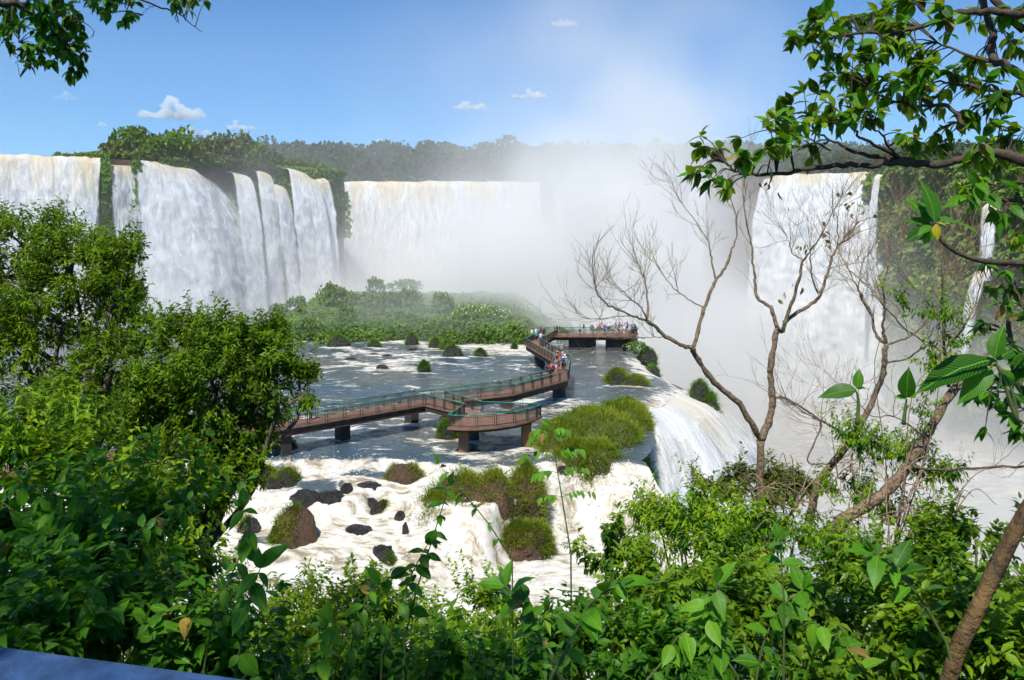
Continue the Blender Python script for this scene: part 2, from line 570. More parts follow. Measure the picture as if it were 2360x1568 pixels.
def falls_mat(name, white=(0.80, 0.81, 0.81), silt=(0.56, 0.45, 0.25), silt_drop=7.0):
    m, nt = new_mat(name)
    su, sv, de = attr(nt, 'su'), attr(nt, 'sv'), attr(nt, 'dens')
    vec = nd(nt, 'ShaderNodeCombineXYZ', {0: su, 1: mth(nt, 'MULTIPLY', sv, 0.13), 2: 0.0}).outputs[0]
    n1 = noise(nt, vec, 1.1, 6, 0.66, 0.6)
    vec2 = nd(nt, 'ShaderNodeCombineXYZ', {0: su, 1: mth(nt, 'MULTIPLY', sv, 0.26), 2: 3.0}).outputs[0]
    n2 = noise(nt, vec2, 0.8, 6, 0.7, 0.9)
    crest = mrange(nt, sv, silt_drop, -0.5)
    patch = mrange(nt, noise(nt, vec, 0.12, 3, 0.6), 0.36, 0.56)
    sf = mth(nt, 'MULTIPLY', mth(nt, 'MULTIPLY', crest, patch), mrange(nt, n1, 0.3, 0.6, 0.35, 1.0))
    grey = mixc(nt, mrange(nt, n2, 0.36, 0.6), (0.54, 0.57, 0.60), white)
    col = mixc(nt, sf, grey, silt)
    bh = mth(nt, 'ADD', mth(nt, 'MULTIPLY', n2, 0.7), mth(nt, 'MULTIPLY', n1, 0.3))
    bp = nd(nt, 'ShaderNodeBump', {'Height': bh, 'Strength': 0.55, 'Distance': 0.8})
    b = nd(nt, 'ShaderNodeBsdfPrincipled', {'Base Color': col, 'Roughness': 0.75, 'Specular IOR Level': 0.2, 'Normal': bp.outputs[0]})
    tl = nd(nt, 'ShaderNodeBsdfTranslucent', {'Color': (0.8, 0.82, 0.84)})
    bt = nd(nt, 'ShaderNodeMixShader', {0: 0.18, 1: b.outputs[0], 2: tl.outputs[0]})
    a = mth(nt, 'ADD', mth(nt, 'MULTIPLY', mth(nt, 'ADD', mth(nt, 'MULTIPLY', n1, 0.7), mth(nt, 'MULTIPLY', n2, 0.3)), 0.9), mth(nt, 'MULTIPLY', de, 0.9))
    al = mrange(nt, a, 0.55, 0.92)
    tr = nd(nt, 'ShaderNodeBsdfTransparent')
    mx = nd(nt, 'ShaderNodeMixShader', {0: al, 1: tr.outputs[0], 2: bt.outputs[0]})
    out(nt, mx.outputs[0])
    return m

def rock_mat(name, c1, c2, c3, scale=0.5, moss=None, wet=0.5):
    m, nt = new_mat(name)
    pos = geo_pos(nt)
    n1 = noise(nt, pos, scale, 6, 0.65, 0.4)
    n2 = noise(nt, pos, scale * 5, 5, 0.65)
    col = mixc(nt, mrange(nt, n1, 0.35, 0.65), c1, c2)
    col = mixc(nt, mrange(nt, n2, 0.5, 0.7), col, c3)
    if moss is not None:
        nz = nd(nt, 'ShaderNodeSeparateXYZ', {0: nd(nt, 'ShaderNodeNewGeometry').outputs['Normal']}).outputs[2]
        f = mrange(nt, mth(nt, 'ADD', nz, mth(nt, 'MULTIPLY', n2, 0.8)), 0.75, 1.15)
        col = mixc(nt, f, col, moss)
    bp = nd(nt, 'ShaderNodeBump', {'Height': mth(nt, 'ADD', n1, mth(nt, 'MULTIPLY', n2, 0.4)), 'Strength': 0.8, 'Distance': 0.5})
    b = nd(nt, 'ShaderNodeBsdfPrincipled', {'Base Color': col, 'Roughness': wet, 'Normal': bp.outputs[0]})
    out(nt, b.outputs[0])
    return m

M_RIVER = water_mat('river_water', (0.048, 0.082, 0.108), (0.105, 0.110, 0.092))
M_LOWRIVER = water_mat('gorge_water', (0.16, 0.145, 0.11), (0.22, 0.20, 0.15), gloss=0.35)
M_FALLS = falls_mat('falling_water')
M_FALLS_SILT = falls_mat('falling_water_silty', silt=(0.62, 0.49, 0.26), silt_drop=15.0)
M_FALLS_NEAR = falls_mat('falling_water_near', silt=(0.66, 0.60, 0.46), silt_drop=9.0)
M_CLIFF = rock_mat('cliff_rock', (0.085, 0.048, 0.032), (0.15, 0.085, 0.055), (0.05, 0.035, 0.028), 0.22, (0.05, 0.085, 0.02), 0.6)
M_ROCK_RED = rock_mat('rock_red_brown', (0.062, 0.032, 0.014), (0.125, 0.066, 0.028), (0.025, 0.017, 0.012), 1.3, None, 0.55)
M_ROCK_BLACK = rock_mat('rock_wet_black', (0.011, 0.010, 0.009), (0.03, 0.025, 0.02), (0.007, 0.007, 0.007), 1.6, None, 0.3)
M_SOIL = rock_mat('slope_soil', (0.05, 0.036, 0.022), (0.08, 0.055, 0.032), (0.03, 0.035, 0.014), 0.8, (0.035, 0.06, 0.014), 0.9)
M_ISLE_SOIL = rock_mat('island_turf', (0.045, 0.10, 0.018), (0.09, 0.155, 0.03), (0.06, 0.06, 0.03), 0.25, (0.06, 0.12, 0.02), 0.9)

# ------------------------------------------------------------------ river terrace
YW = np.array([44., 60, 66, 69, 71, 75, 80, 86, 92, 99, 106, 112, 120, 128, 136, 143, 152, 165, 185, 216])
XL = np.array([20., 17, 14, 11, 12, 13.5, 14, 13.0, 14.0, 19.0, 23.0, 22.4, 21.0, 20.3, 22.0, 24.0, 16, 4, -4, -16])
def lip_x(y):
    return np.interp(y, YW, XL)

def weir_y(x):
    """line along which the river first steps down"""
    return np.interp(x, [-60, -24, -16, -9, -6, -2, 2, 5, 9, 30], [70.5, 70.5, 70.8, 70.2, 68.6, 67.6, 68.6, 70.0, 70.0, 66]) + 1.6 * fbm(np.stack([np.asarray(x, float) * 0.33, 0 * np.asarray(x, float), 0 * np.asarray(x, float)], 1), 5, 71)

def water_base(x, y):
    dw = weir_y(x) - y                       # metres downstream of the weir
    h = -1.0 * sstep(0.0, 1.6, dw)
    h = h - 0.17 * np.clip(dw - 2.0, 0, 13) - 1.0 * sstep(6.0, 7.6, dw + 0.9 * np.sin(x * 0.45) + 0.5 * np.sin(x * 1.1 + 1))
    # fall between the two grassy rocks
    lo = 1.6 - 1.5 * np.clip(dw - 3.5, 0, 9)
    c = sstep(lo, lo + 1.4 + 0.7 * np.clip(dw - 3.5, 0, 9), x) * (1 - sstep(8.5, 11.0, x))
    h2 = -1.0 * sstep(0, 2.0, dw) - 4.4 * sstep(1.2, 4.8, dw)
    h = h * (1 - c) + np.minimum(h2, h) * c
    r = sstep(9.0, 12.0, x) * sstep(0, 4, dw)
    h = h * (1 - r) + np.minimum(h, -5.2) * r
    h = np.maximum(h, -5.4)
    # a bulge of water rolling over the right lip
    e = lip_x(y) - x
    h = h - 1.3 * np.exp(-np.clip(e, 0, None) / 1.6) * sstep(84, 90, y)
    return h

# foam streaks, measured over the picture: u1, v1, u2, v2, half width in m, strength
FOAM = [
 (880, 787, 960, 792, 1.6, 1.0), (960, 790, 985, 800, 1.2, .9), (1060, 800, 1130, 797, 2.0, 1.0), (1130, 800, 1235, 806, 2.6, 1.1),
 (1110, 812, 1225, 815, 1.6, .9), (780, 800, 880, 822, 1.2, .8), (860, 815, 1000, 822, 1.2, .8), (820, 838, 930, 850, 1.4, .9),
 (900, 832, 1000, 824, 1.2, .9), (860, 850, 920, 838, 1.2, .9), (690, 850, 790, 842, 1.0, .7), (1000, 836, 1090, 845, 1.0, .55),
 (780, 815, 830, 842, .9, .6), (930, 812, 1060, 806, 1.1, .6), (720, 825, 820, 812, .9, .5), (1160, 848, 1240, 858, .8, .5),
 (960, 905, 1060, 912, .8, .42), (1220, 868, 1260, 860, .7, .5), (1240, 905, 1300, 898, .9, .5), (1230, 925, 1400, 938, 1.5, .85),
 (1250, 945, 1330, 938, 1.2, .8), (1390, 866, 1450, 884, .8, .6), (1330, 882, 1400, 885, .7, .4), (1180, 925, 1220, 935, 1.0, .6),
 (800, 985, 900, 962, .9, .6), (830, 1000, 900, 985, .8, .45), (990, 945, 1040, 960, .8, .6), (1010, 985, 1070, 1010, .7, .7),
 (620, 1000, 780, 1010, .9, .55), (1060, 1045, 1130, 1055, .9, .8), (1165, 1050, 1250, 1038, 1.2, .7), (950, 1010, 1030, 1040, .6, .5),
 (1460, 830, 1490, 870, .9, .9), (1240, 1010, 1290, 1050, .8, .8),
]
for u_, v_, w_ in ((787, 1014, 18), (947, 976, 16), (1167, 940, 14), (1288, 918, 14), (1068, 1043, 18), (1212, 1031, 18), (1092, 1017, 14), (1230, 829, 14)):      # wakes of the pillars
    FOAM.append((u_ - w_, v_ + 2, u_ + w_, v_ + 3, .5, .85))
for a_, b_, v_ in ((755, 806, 799), (846, 878, 800), (988, 1018, 802), (1020, 1068, 822), (1092, 1122, 821), (963, 990, 858), (1401, 1492, 889), (792, 824, 830), (866, 896, 850), (640, 682, 1036), (1004, 1056, 1013)):   # and of the hummocks
    FOAM.append((a_ - 6, v_ + 1, b_ + 8, v_ + 3, .55, .8))
def foam_at(x, y):
    f = 0.16 + 0.32 * np.clip(fbm(np.stack([x * .05, y * .09, 0 * x], 1), 3, 77) + .1, 0, 1)
    for u1, v1, u2, v2, wd, s in FOAM:
        a, b = W(u1, v1)[:2], W(u2, v2)[:2]
        ab = b - a
        t = np.clip(((x - a[0]) * ab[0] + (y - a[1]) * ab[1]) / (ab @ ab), 0, 1)
        dx = x - a[0] - t * ab[0]
        dy = (y - a[1] - t * ab[1]) * 0.8
        f = np.maximum(f, 0.86 * s * np.exp(-(dx * dx + dy * dy) / (wd * wd * 3.2)))
    dw = weir_y(x) - y
    white = 1.55 * sstep(-0.2, 0.9, dw)
    slick = sstep(0.08, 0.3, fbm(np.stack([x * 0.16, y * 0.22, 0 * x], 1), 2, 91)) * sstep(1.5, 4, dw) * (1 - sstep(9, 13, dw))
    white = white * (1 - 0.20 * slick * (x < 0))
    for su_, sv_, sw, sh in ((745, 1118, 6.2, 1.5), (640, 1098, 2.0, .8), (860, 1100, 3.5, .9), (1150, 1058, 3.2, .8), (1000, 1062, 2.0, .6), (600, 1180, 1.5, .8)):
        c = W(su_, sv_, -1.3)
        white = white * (1 - 0.80 * np.exp(-((x - c[0]) / sw) ** 2 - ((y - c[1]) / sh) ** 2))
    f = np.maximum(f, white)
    e = lip_x(y) - x
    f = np.maximum(f, (0.95 * np.exp(-(e / 2.4) ** 2) + 0.25 * fbm(np.stack([x * .5, y * .5, 0 * x], 1), 3, 12) * np.exp(-(e / 4) ** 2)) * sstep(84, 90, y) * (1 - sstep(128, 140, y)))
    return f

def make_river():
    ny, nx = 470, 380
    ys = np.concatenate([np.linspace(44, 82, 205, endpoint=False), np.linspace(82, 150, 135, endpoint=False), np.linspace(150, 218, 60)])
    t = np.linspace(0, 1, nx)
    Y = np.repeat(ys, nx)
    xl = -0.66 * ys - 9
    X = (xl[:, None] * (1 - t) + lip_x(ys)[:, None] * t).ravel()
    h = water_base(X, Y)
    fo = foam_at(X, Y)
    q = np.stack([X * 0.35, Y * 0.6, 0 * X], 1)
    wav = fbm(q, 4, 5) * 0.16 + fbm(q * 3.1, 3, 9) * 0.06
    rap = sstep(0, 3, weir_y(X) - Y)
    fx, fy = X * 0.83 - Y * 0.55, X * 0.55 + Y * 0.83
    qq = np.stack([fx * 0.42, fy * 0.85, h * 0.3], 1)
    ridge = 1 - 2 * np.abs(fbm(qq, 4, 21))
    rough = 0.45 * ridge + 0.75 * fbm(qq * 2.3, 4, 33, gain=0.6)
    cr = np.clip(0.5 + 0.8 * (rough - 0.35), 0, 1)
    h = h + wav * (0.6 + 0.4 * sstep(150, 80, Y)) + (rough - 0.3) * (0.13 + 0.05 * rap) * np.clip(fo, 0.15, 1)
    v = np.stack([X, Y, h], 1)
    return struct(mk('river', v, grid_faces(len(ys), nx), M_RIVER, attrs={'foam': fo, 'crest': cr}))
make_river()

def make_gorge_river():
    xs = np.linspace(-20, 420, 120)
    ys = np.linspace(30, 330, 110)
    X, Y = [a.ravel() for a in np.meshgrid(xs, ys, indexing='ij')]
    q = np.stack([X * 0.05, Y * 0.05, 0 * X], 1)
    z = -31 + fbm(q, 4, 3) * 0.9
    fo = np.clip(0.25 + 0.6 * fbm(q * 0.6, 3, 44), 0, 1)
    return struct(mk('gorge_river', np.stack([X, Y, z], 1), grid_faces(120, 110), M_LOWRIVER, attrs={'foam': fo, 'crest': np.full(len(X), .4)}))
make_gorge_river()

# rock shelf under the river terrace (its flank towards the gorge)
def wall_strip(pts, z0, z1, nz, out_amp, seed, slope=0.0, freq=0.12, closed=False):
    pts = np.asarray(pts, float)
    seg = np.linalg.norm(np.diff(pts, axis=0), axis=1)
    s = np.concatenate([[0], np.cumsum(seg)])
    n = max(int(s[-1] / 1.6), 4)
    ss = np.linspace(0, s[-1], n)
    p = np.stack([np.interp(ss, s, pts[:, 0]), np.interp(ss, s, pts[:, 1])], 1)
    tn = unit(np.gradient(p, axis=0))
    nr = np.stack([tn[:, 1], -tn[:, 0]], 1)
    zt = np.linspace(0, 1, nz)
    V = []
    for i in range(n):
        z = z0 + (z1 - z0) * zt
        o = slope * (z0 - z)
        V.append(np.stack([p[i, 0] + nr[i, 0] * o, p[i, 1] + nr[i, 1] * o, z], 1))
    V = np.array(V).reshape(-1, 3)
    k = np.tile(sstep(0.0, 0.06, zt), n)
    dsp = (fbm(V * np.array([freq, freq, freq * 1.5]), 5, seed) * out_amp + fbm(V * np.array([.03, .03, .35]), 3, seed + 5) * out_amp * 0.7) * (0.25 + 0.75 * k)
    NR = np.repeat(nr, nz, 0)
    V[:, :2] += NR * dsp[:, None]
    return V, grid_faces(n, nz), n, nz

_y = np.linspace(216, 73, 90)
lipl = np.stack([lip_x(_y) - 1.6 - 2.4 * (1 - sstep(86, 96, _y)), _y], 1)
v_, f_, _, _ = wall_strip(lipl[:, ::1], -0.8, -33, 16, 1.0, 31)
struct(mk('terrace_cliff', v_, f_, M_CLIFF))

# ------------------------------------------------------------------ horseshoe plateau
CREST = [(-420, 170), (-200, 186), (-135, 196), (-104, 203.5), (-97, 209), (-88, 223), (-80, 233), (-70, 242), (-58, 251), (-54, 258), (-62, 268), (-82, 282), (-78, 293),
         (-40, 294), (12, 294), (22, 303), (45, 298), (66, 290), (80, 277), (85, 264), (116, 257), (120, 249), (123, 225), (127, 190), (146, 150), (190, 120), (420, 90)]
v_, f_, n_, nz_ = wall_strip([(a, b) for a, b in CREST], 39.6, -34, 26, 2.2, 61, slope=0.03)
struct(mk('cliff', v_, f_, M_CLIFF))
top = np.array([[a, b, 39.9] for a, b in CREST] + [[700, 90, 39.9], [700, 900, 39.9], [-900, 900, 39.9], [-900, 170, 39.9]])
def make_plateau():
    bm = bmesh.new()
    bm.faces.new([bm.verts.new(p) for p in top])
    bmesh.ops.triangulate(bm, faces=bm.faces[:])
    me = bpy.data.meshes.new('upper_terrain')
    bm.to_mesh(me)
    bm.free()
    return struct(link('upper_terrain', me, M_ISLE_SOIL))
make_plateau()

# distant rising ground behind the falls that carries the forest
def make_hill():
    xs = np.linspace(-700, 900, 90)
    ys = np.linspace(330, 1100, 50)
    X, Y = [a.ravel() for a in np.meshgrid(xs, ys, indexing='ij')]
    z = 40 + sstep(335, 480, Y) * 22 + fbm(np.stack([X, Y, 0 * X], 1) * 0.006, 3, 3) * 5 * sstep(340, 450, Y)
    return struct(mk('forest_ground', np.stack([X, Y, z], 1), grid_faces(90, 50), M_ISLE_SOIL))
make_hill()

# ------------------------------------------------------------------ waterfalls
def curtain(name, lips, outdir, base_z, throw, seed, dens=1.0, mat=None, amp=0.8, edge=1.6, step=0.6, back=5.0, hold=0.6, spread=0.0, vstep=0.9, fringe=2.5):
    """lips: (x, y, z) along the crest; water leaves horizontally along outdir and falls to base_z"""
    lips = np.asarray(lips, float)
    seg = np.linalg.norm(np.diff(lips[:, :2], axis=0), axis=1)
    s = np.concatenate([[0], np.cumsum(seg)])
    n = max(int(s[-1] / step), 6)
    ragged = min(1.0, s[-1] / 25.0)
    ss = np.linspace(0, s[-1], n)
    L = np.stack([np.interp(ss, s, lips[:, k]) for k in range(3)], 1)
    L[:, 2] += ragged * 0.55 * fbm(np.stack([ss * 0.22, 0 * ss, 0 * ss], 1), 4, seed + 1)
    L[:, 1] += ragged * 1.5 * fbm(np.stack([ss * 0.10, 0 * ss + 5, 0 * ss], 1), 3, seed + 2)
    od = np.asarray(outdir, float)
    if od.ndim == 1:
        od = np.tile(od, (len(lips), 1))
    OD = unit(np.stack([np.interp(ss, s, od[:, k]) for k in range(2)], 1))
    drop = L[:, 2].max() - base_z
    nv = int(drop / vstep) + 10
    w_ = np.concatenate([-np.linspace(back, 0.4, 8), np.linspace(0, drop, nv - 8)])
    rough = fbm(np.stack([ss * 0.09, 0 * ss, 0 * ss], 1), 3, seed) 
    V, SU, SV, DE = [], [], [], []
    c = (ss - ss.mean()) / (ss[-1] - ss[0])
    for q in w_:
        if q < 0:
            p = np.stack([L[:, 0] + OD[:, 0] * q, L[:, 1] + OD[:, 1] * q, L[:, 2] + 0.12 + 0.02 * -q], 1)
            sv = np.full(n, q)
        else:
            dd = q * (L[:, 2] - base_z) / drop
            o = throw * np.sqrt(dd / drop) * (1 + 0.35 * rough) + hold * np.minimum(dd, 1)
            p = np.stack([L[:, 0] + OD[:, 0] * o, L[:, 1] + OD[:, 1] * o, L[:, 2] - dd + 0.1], 1)
            tn = np.stack([-OD[:, 1], OD[:, 0]], 1)
            ld = np.gradient(L[:, :2], axis=0)
            sg_ = np.sign(np.sum(tn * ld, 1).mean())
            sp = spread * np.sqrt(dd / drop) * c * sg_
            p[:, :2] += tn * sp[:, None]
            sv = dd
        V.append(p); SU.append(ss + seed * 13.1); SV.append(sv)
        ed = np.minimum(ss - ss[0], ss[-1] - ss)
        dn = dens * np.ones(n)
        fr = edge * (0.35 + np.clip(sv, 0, None) / drop * fringe)
        dn = dn * sstep(0.0, 1.0, ed / np.maximum(fr, .05)) + 0.12 * (dens > 0.8)
        DE.append(dn)
    V = np.array(V); SU = np.array(SU); SV = np.array(SV); DE = np.array(DE)
    g = V.shape[:2]
    q = np.stack([SU.ravel() * 0.33, SV.ravel() * 0.13, np.full(SU.size, seed * 1.7)], 1)
    b = fbm(q, 4, seed) * amp * 0.7 + np.abs(fbm(np.stack([SU.ravel() * 0.6, SV.ravel() * 0.36, np.full(SU.size, 9.0)], 1), 5, seed + 3, gain=0.62)) * amp * 0.9
    b = (b * sstep(0, 9, SV.ravel()) + 0.12 * amp * fbm(q * 2, 3, seed + 8)).reshape(g)
    V[:, :, 0] += OD[None, :, 0] * b
    V[:, :, 1] += OD[None, :, 1] * b
    o = mk(name, V.reshape(-1, 3), grid_faces(g[0], g[1]), mat or M_FALLS, attrs={'su': SU.ravel(), 'sv': SV.ravel(), 'dens': DE.ravel()})
    return struct(o)

def lipz(u, v, d):
    return P(u, v, d)

OUTL = (0.80, -0.60)
curtain('waterfall', [(-210, 187, 39.8), (-160, 192, 40), (-128, 197.5, 40), (-112, 201.5, 39.8), (-103.6, 204, 39.4)], [(0.15, -1)] * 3 + [(0.35, -1)] * 2, -1, 7, 3, 1.0, amp=1.1, mat=M_FALLS_SILT)
curtain('waterfall', [(-103.2, 204.5, 38.0), (-97.5, 209.5, 38.2)], (0.6, -0.8), -1, 7.0, 5, 0.40, amp=0.5, edge=0.9, hold=2.2)
curtain('waterfall', [(-97.8, 209.5, 39.6), (-94, 215, 39.5), (-89.5, 221, 38.6), (-86.5, 226, 36.4), (-84.5, 229.5, 33.0)], [(0.55, -0.85), (0.8, -0.6), (0.95, -0.4), (1, -0.2), (1, 0)], -1, 15, 8, 1.0, amp=1.3, edge=1.4, spread=3)
curtain('waterfall', [(-97, 209.0, 39.0), (-93, 214.5, 38.8), (-88.5, 220.5, 37.8), (-85.5, 225.5, 35.4), (-83.2, 229.0, 31.5)], [(0.55, -0.85), (0.8, -0.6), (0.95, -0.4), (1, -0.2), (1, 0)], -1, 17.5, 68, 0.20, amp=2.2, edge=2.0, spread=6, back=0.5)
curtain('waterfall', [(-210, 186, 39.0), (-160, 191, 39.4), (-128, 196.5, 39.4), (-112, 200.5, 39.2), (-103.2, 203, 38.6)], [(0.15, -1)] * 3 + [(0.35, -1)] * 2, -1, 9.5, 63, 0.18, amp=2.2, back=0.5)
def small_fall(u1, v1, u2, v2, d1, d2, throw, seed, dens=0.75, spread=3.0, base=-1, name='waterfall'):
    a, b = lipz(u1, v1, d1), lipz(u2, v2, d2)
    m = (a + b) / 2 + np.array([0, 0, 0.2])
    return curtain(name, [a, m, b], OUTL, base, throw, seed, dens, amp=0.8, edge=1.1, step=0.3, back=3.0, spread=spread, fringe=1.6)
small_fall(530, 397, 566, 406, 228, 231, 9.0, 12, 0.80, 5)
small_fall(584, 394, 614, 400, 233, 236, 8.0, 14, 0.76, 5)
small_fall(620, 424, 648, 430, 235, 238, 7.5, 16, 0.72, 4)
small_fall(658, 388, 700, 400, 238, 241, 9.0, 18, 0.80, 6)
small_fall(694, 404, 722, 414, 241, 244, 8.0, 20, 0.72, 5)
small_fall(724, 418, 748, 412, 245, 248, 7.0, 22, 0.66, 5)
curtain('waterfall', [(-80, 292, 40.2), (-50, 292.5, 40), (-20, 292, 40.1), (0, 292, 40), (10.5, 292.5, 40)], (0.0, -1), -34, 9, 25, 1.0, amp=1.6, step=0.9, vstep=1.4, mat=M_FALLS_SILT)
curtain('waterfall', [(-80, 291, 39.6), (-50, 291, 39.4), (-20, 291, 39.6), (0, 291, 39.4), (11.5, 291.5, 39.0)], (0.0, -1), -34, 12, 65, 0.16, amp=2.6, step=0.9, vstep=1.4, back=0.5)
curtain('waterfall', [(16, 300, 39.6), (30, 300, 39.8), (46, 296.5, 39.7), (58, 292, 39.6)], [(0.0, -1)] * 2 + [(-0.2, -1)] * 2, -34, 7, 28, 0.9, amp=1.4, step=0.9, vstep=1.4)
curtain('waterfall', [(64, 289, 39.4), (69, 286, 39.4)], (-0.4, -1), -34, 6, 30, 0.7, amp=1.0, spread=4)
curtain('waterfall', [(84.5, 266, 39.6), (88, 263, 40.2), (100, 260, 40.5), (112, 257.3, 40.6), (114.6, 256.6, 40.4)], [(-0.75, -0.7), (-0.55, -0.85), (-0.3, -1), (-0.2, -1), (-0.15, -1)], -34, 13, 33, 1.0, amp=1.7, spread=6)
curtain('waterfall', [lipz(2020, 403, 240), lipz(2034, 405, 238)], (-0.9, -0.35), -3, 3.5, 36, 0.7, amp=0.6, edge=0.5, step=0.25, spread=2.5, back=0.6)
curtain('waterfall', [lipz(2270, 470, 196), lipz(2302, 476, 194)], (-0.95, -0.3), 9, 1.2, 38, 0.5, amp=0.4, edge=0.5, step=0.25, spread=2.0, back=0.6)
curtain('waterfall', [lipz(2262, 618, 190), lipz(2290, 622, 188)], (-1, -0.45), -16, 9, 40, 0.42, amp=0.5, edge=0.8, step=0.25, spread=4, back=0.6)

# falls from the terrace edge into the gorge, right of the walkway
yy = np.array([107.5, 104.5, 101.5, 99, 97, 95, 93, 91])
od_ = [(0.8, -0.6), (0.7, -0.7), (0.6, -0.8), (0.5, -0.86), (0.4, -0.9), (0.3, -0.95), (0.2, -1), (0.12, -1)]
lips = np.stack([lip_x(yy) - 0.6, yy, np.array([-1.0, -1.2, -1.3, -1.3, -1.2, -1.1, -1.1, -1.2])], 1)
curtain('waterfall', lips, od_, -31, 17, 42, 1.0, M_FALLS_NEAR, amp=1.7, edge=0.6, step=0.22, vstep=0.4, back=1.5, spread=4, hold=1.0, fringe=1.5)
lips = np.stack([lip_x(yy) + 0.1, yy - 0.5, np.full(8, -1.9)], 1)
curtain('waterfall', lips, od_, -31, 20, 47, 0.24, M_FALLS, amp=2.6, edge=1.5, step=0.22, vstep=0.4, back=0.4, spread=7, hold=1.5)
yy = np.array([92.5, 90, 88, 86, 84])
lips = np.stack([lip_x(yy) - 0.1, yy, np.full(5, -1.2)], 1)
curtain('waterfall', lips, [(0.35, -0.9)] * 3 + [(0.6, -0.8)] * 2, -31, 6, 49, 0.36, M_FALLS, amp=0.8, edge=0.8, step=0.2, vstep=0.4, back=0.8, spread=2)
yy = np.array([128, 122, 117, 113, 110.5])
lips = np.stack([lip_x(yy) - 0.5, yy, np.full(5, -0.9)], 1)
curtain('waterfall', lips, [(0.95, -0.3)] * 5, -31, 8, 45, 0.95, M_FALLS_NEAR, amp=0.9, edge=1.0, step=0.3, vstep=0.5, back=1.2, spread=2)

# ------------------------------------------------------------------ spray and haze
def volume_box(name, lo, hi, density_fn, color=(1.0, 0.99, 0.965), aniso=0.0, rate=0.5):
    m, nt = new_mat(name)
    d = density_fn(nt)
    pv = nd(nt, 'ShaderNodeVolumePrincipled', {'Color': color, 'Anisotropy': aniso, 'Density': d})
    out(nt, None, pv.outputs[0])
    m.cycles.volume_step_rate = rate
    lo, hi = np.array(lo, float), np.array(hi, float)
    b = MB().box((lo + hi) / 2, hi - lo)
    o = b.build(name, m)
    return stuff(o)

def mist_density(nt):
    pos = geo_pos(nt)
    x, y, z = nd(nt, 'ShaderNodeSeparateXYZ', {0: pos}).outputs
    n1 = noise(nt, pos, 0.024, 2.0, 0.6)
    nz = mrange(nt, n1, 0.27, 0.72, 0.05, 1.5, False)
    nz = mth(nt, 'MULTIPLY', nz, mth(nt, 'MULTIPLY', nz, 1.25))
    zp = mth(nt, 'MAXIMUM', z, 0.0)
    # layer hanging in the throat
    fr = mth(nt, 'MULTIPLY_ADD', mth(nt, 'MAXIMUM', x, -20.0), 0.22, y)
    lay = mrange(nt, fr, 130, 208)
    zz = mth(nt, 'MAXIMUM', mth(nt, 'ADD', z, 8.0), 0.0)
    lay = mth(nt, 'MULTIPLY', lay, mth(nt, 'EXPONENT', mth(nt, 'MULTIPLY', zz, -1 / 12.5)))
    lay = mth(nt, 'MULTIPLY', lay, mrange(nt, x, -120, -40, 0.7, 1.0))
    an = mth(nt, 'ADD', mth(nt, 'MULTIPLY_ADD', y, -0.40, x), 24.0)      # flank of the mist bank
    lay = mth(nt, 'MULTIPLY', lay, mrange(nt, an, -14, 20, 1.0, 0.12))
    # plume rising above it
    cx = mth(nt, 'MULTIPLY_ADD', z, 0.14, 26.0)
    sg = mth(nt, 'MULTIPLY_ADD', zp, 0.22, 19.0)
    dx = mth(nt, 'DIVIDE', mth(nt, 'SUBTRACT', x, cx), sg)
    dy = mth(nt, 'MULTIPLY_ADD', y, 1 / 34.0, -225 / 34.0)
    rr = mth(nt, 'MULTIPLY_ADD', dx, dx, mth(nt, 'MULTIPLY', dy, dy))
    ex = mth(nt, 'MULTIPLY_ADD', rr, -0.6, mth(nt, 'MULTIPLY', zp, -1 / 30.0))
    col = mth(nt, 'MULTIPLY', mth(nt, 'EXPONENT', ex), mrange(nt, z, 118, 60))
    col = mth(nt, 'MULTIPLY', col, mrange(nt, an, -14, 20, 1.0, 0.3))
    d = mth(nt, 'MULTIPLY_ADD', lay, 0.080, mth(nt, 'MULTIPLY', col, 0.125))
    return mth(nt, 'MULTIPLY', d, nz)
volume_box('mist', (-160, 145, -33.5), (135, 291, 125), mist_density, rate=0.6)

def gorge_density(nt):
    x, y, z = nd(nt, 'ShaderNodeSeparateXYZ', {0: geo_pos(nt)}).outputs
    d = mth(nt, 'EXPONENT', mth(nt, 'MULTIPLY_ADD', z, -1 / 9.0, -31 / 9.0))
    d = mth(nt, 'MULTIPLY', d, mrange(nt, x, 27, 45))
    return mth(nt, 'MULTIPLY', d, 0.055)
volume_box('gorge_mist', (27, 62, -30.4), (200, 144.5, 2), gorge_density, rate=1.0)
volume_box('far_haze', (-420, 297, 41), (520, 480, 130), lambda nt: nd(nt, 'ShaderNodeValue').outputs[0], (0.93, 0.965, 1.0))
_hz = bpy.data.materials['far_haze'].node_tree
for n_ in _hz.nodes:
    if n_.bl_idname == 'ShaderNodeVolumePrincipled':
        for l_ in list(_hz.links):
            if l_.to_node == n_:
                _hz.links.remove(l_)
        n_.inputs['Density'].default_value = 0.0009

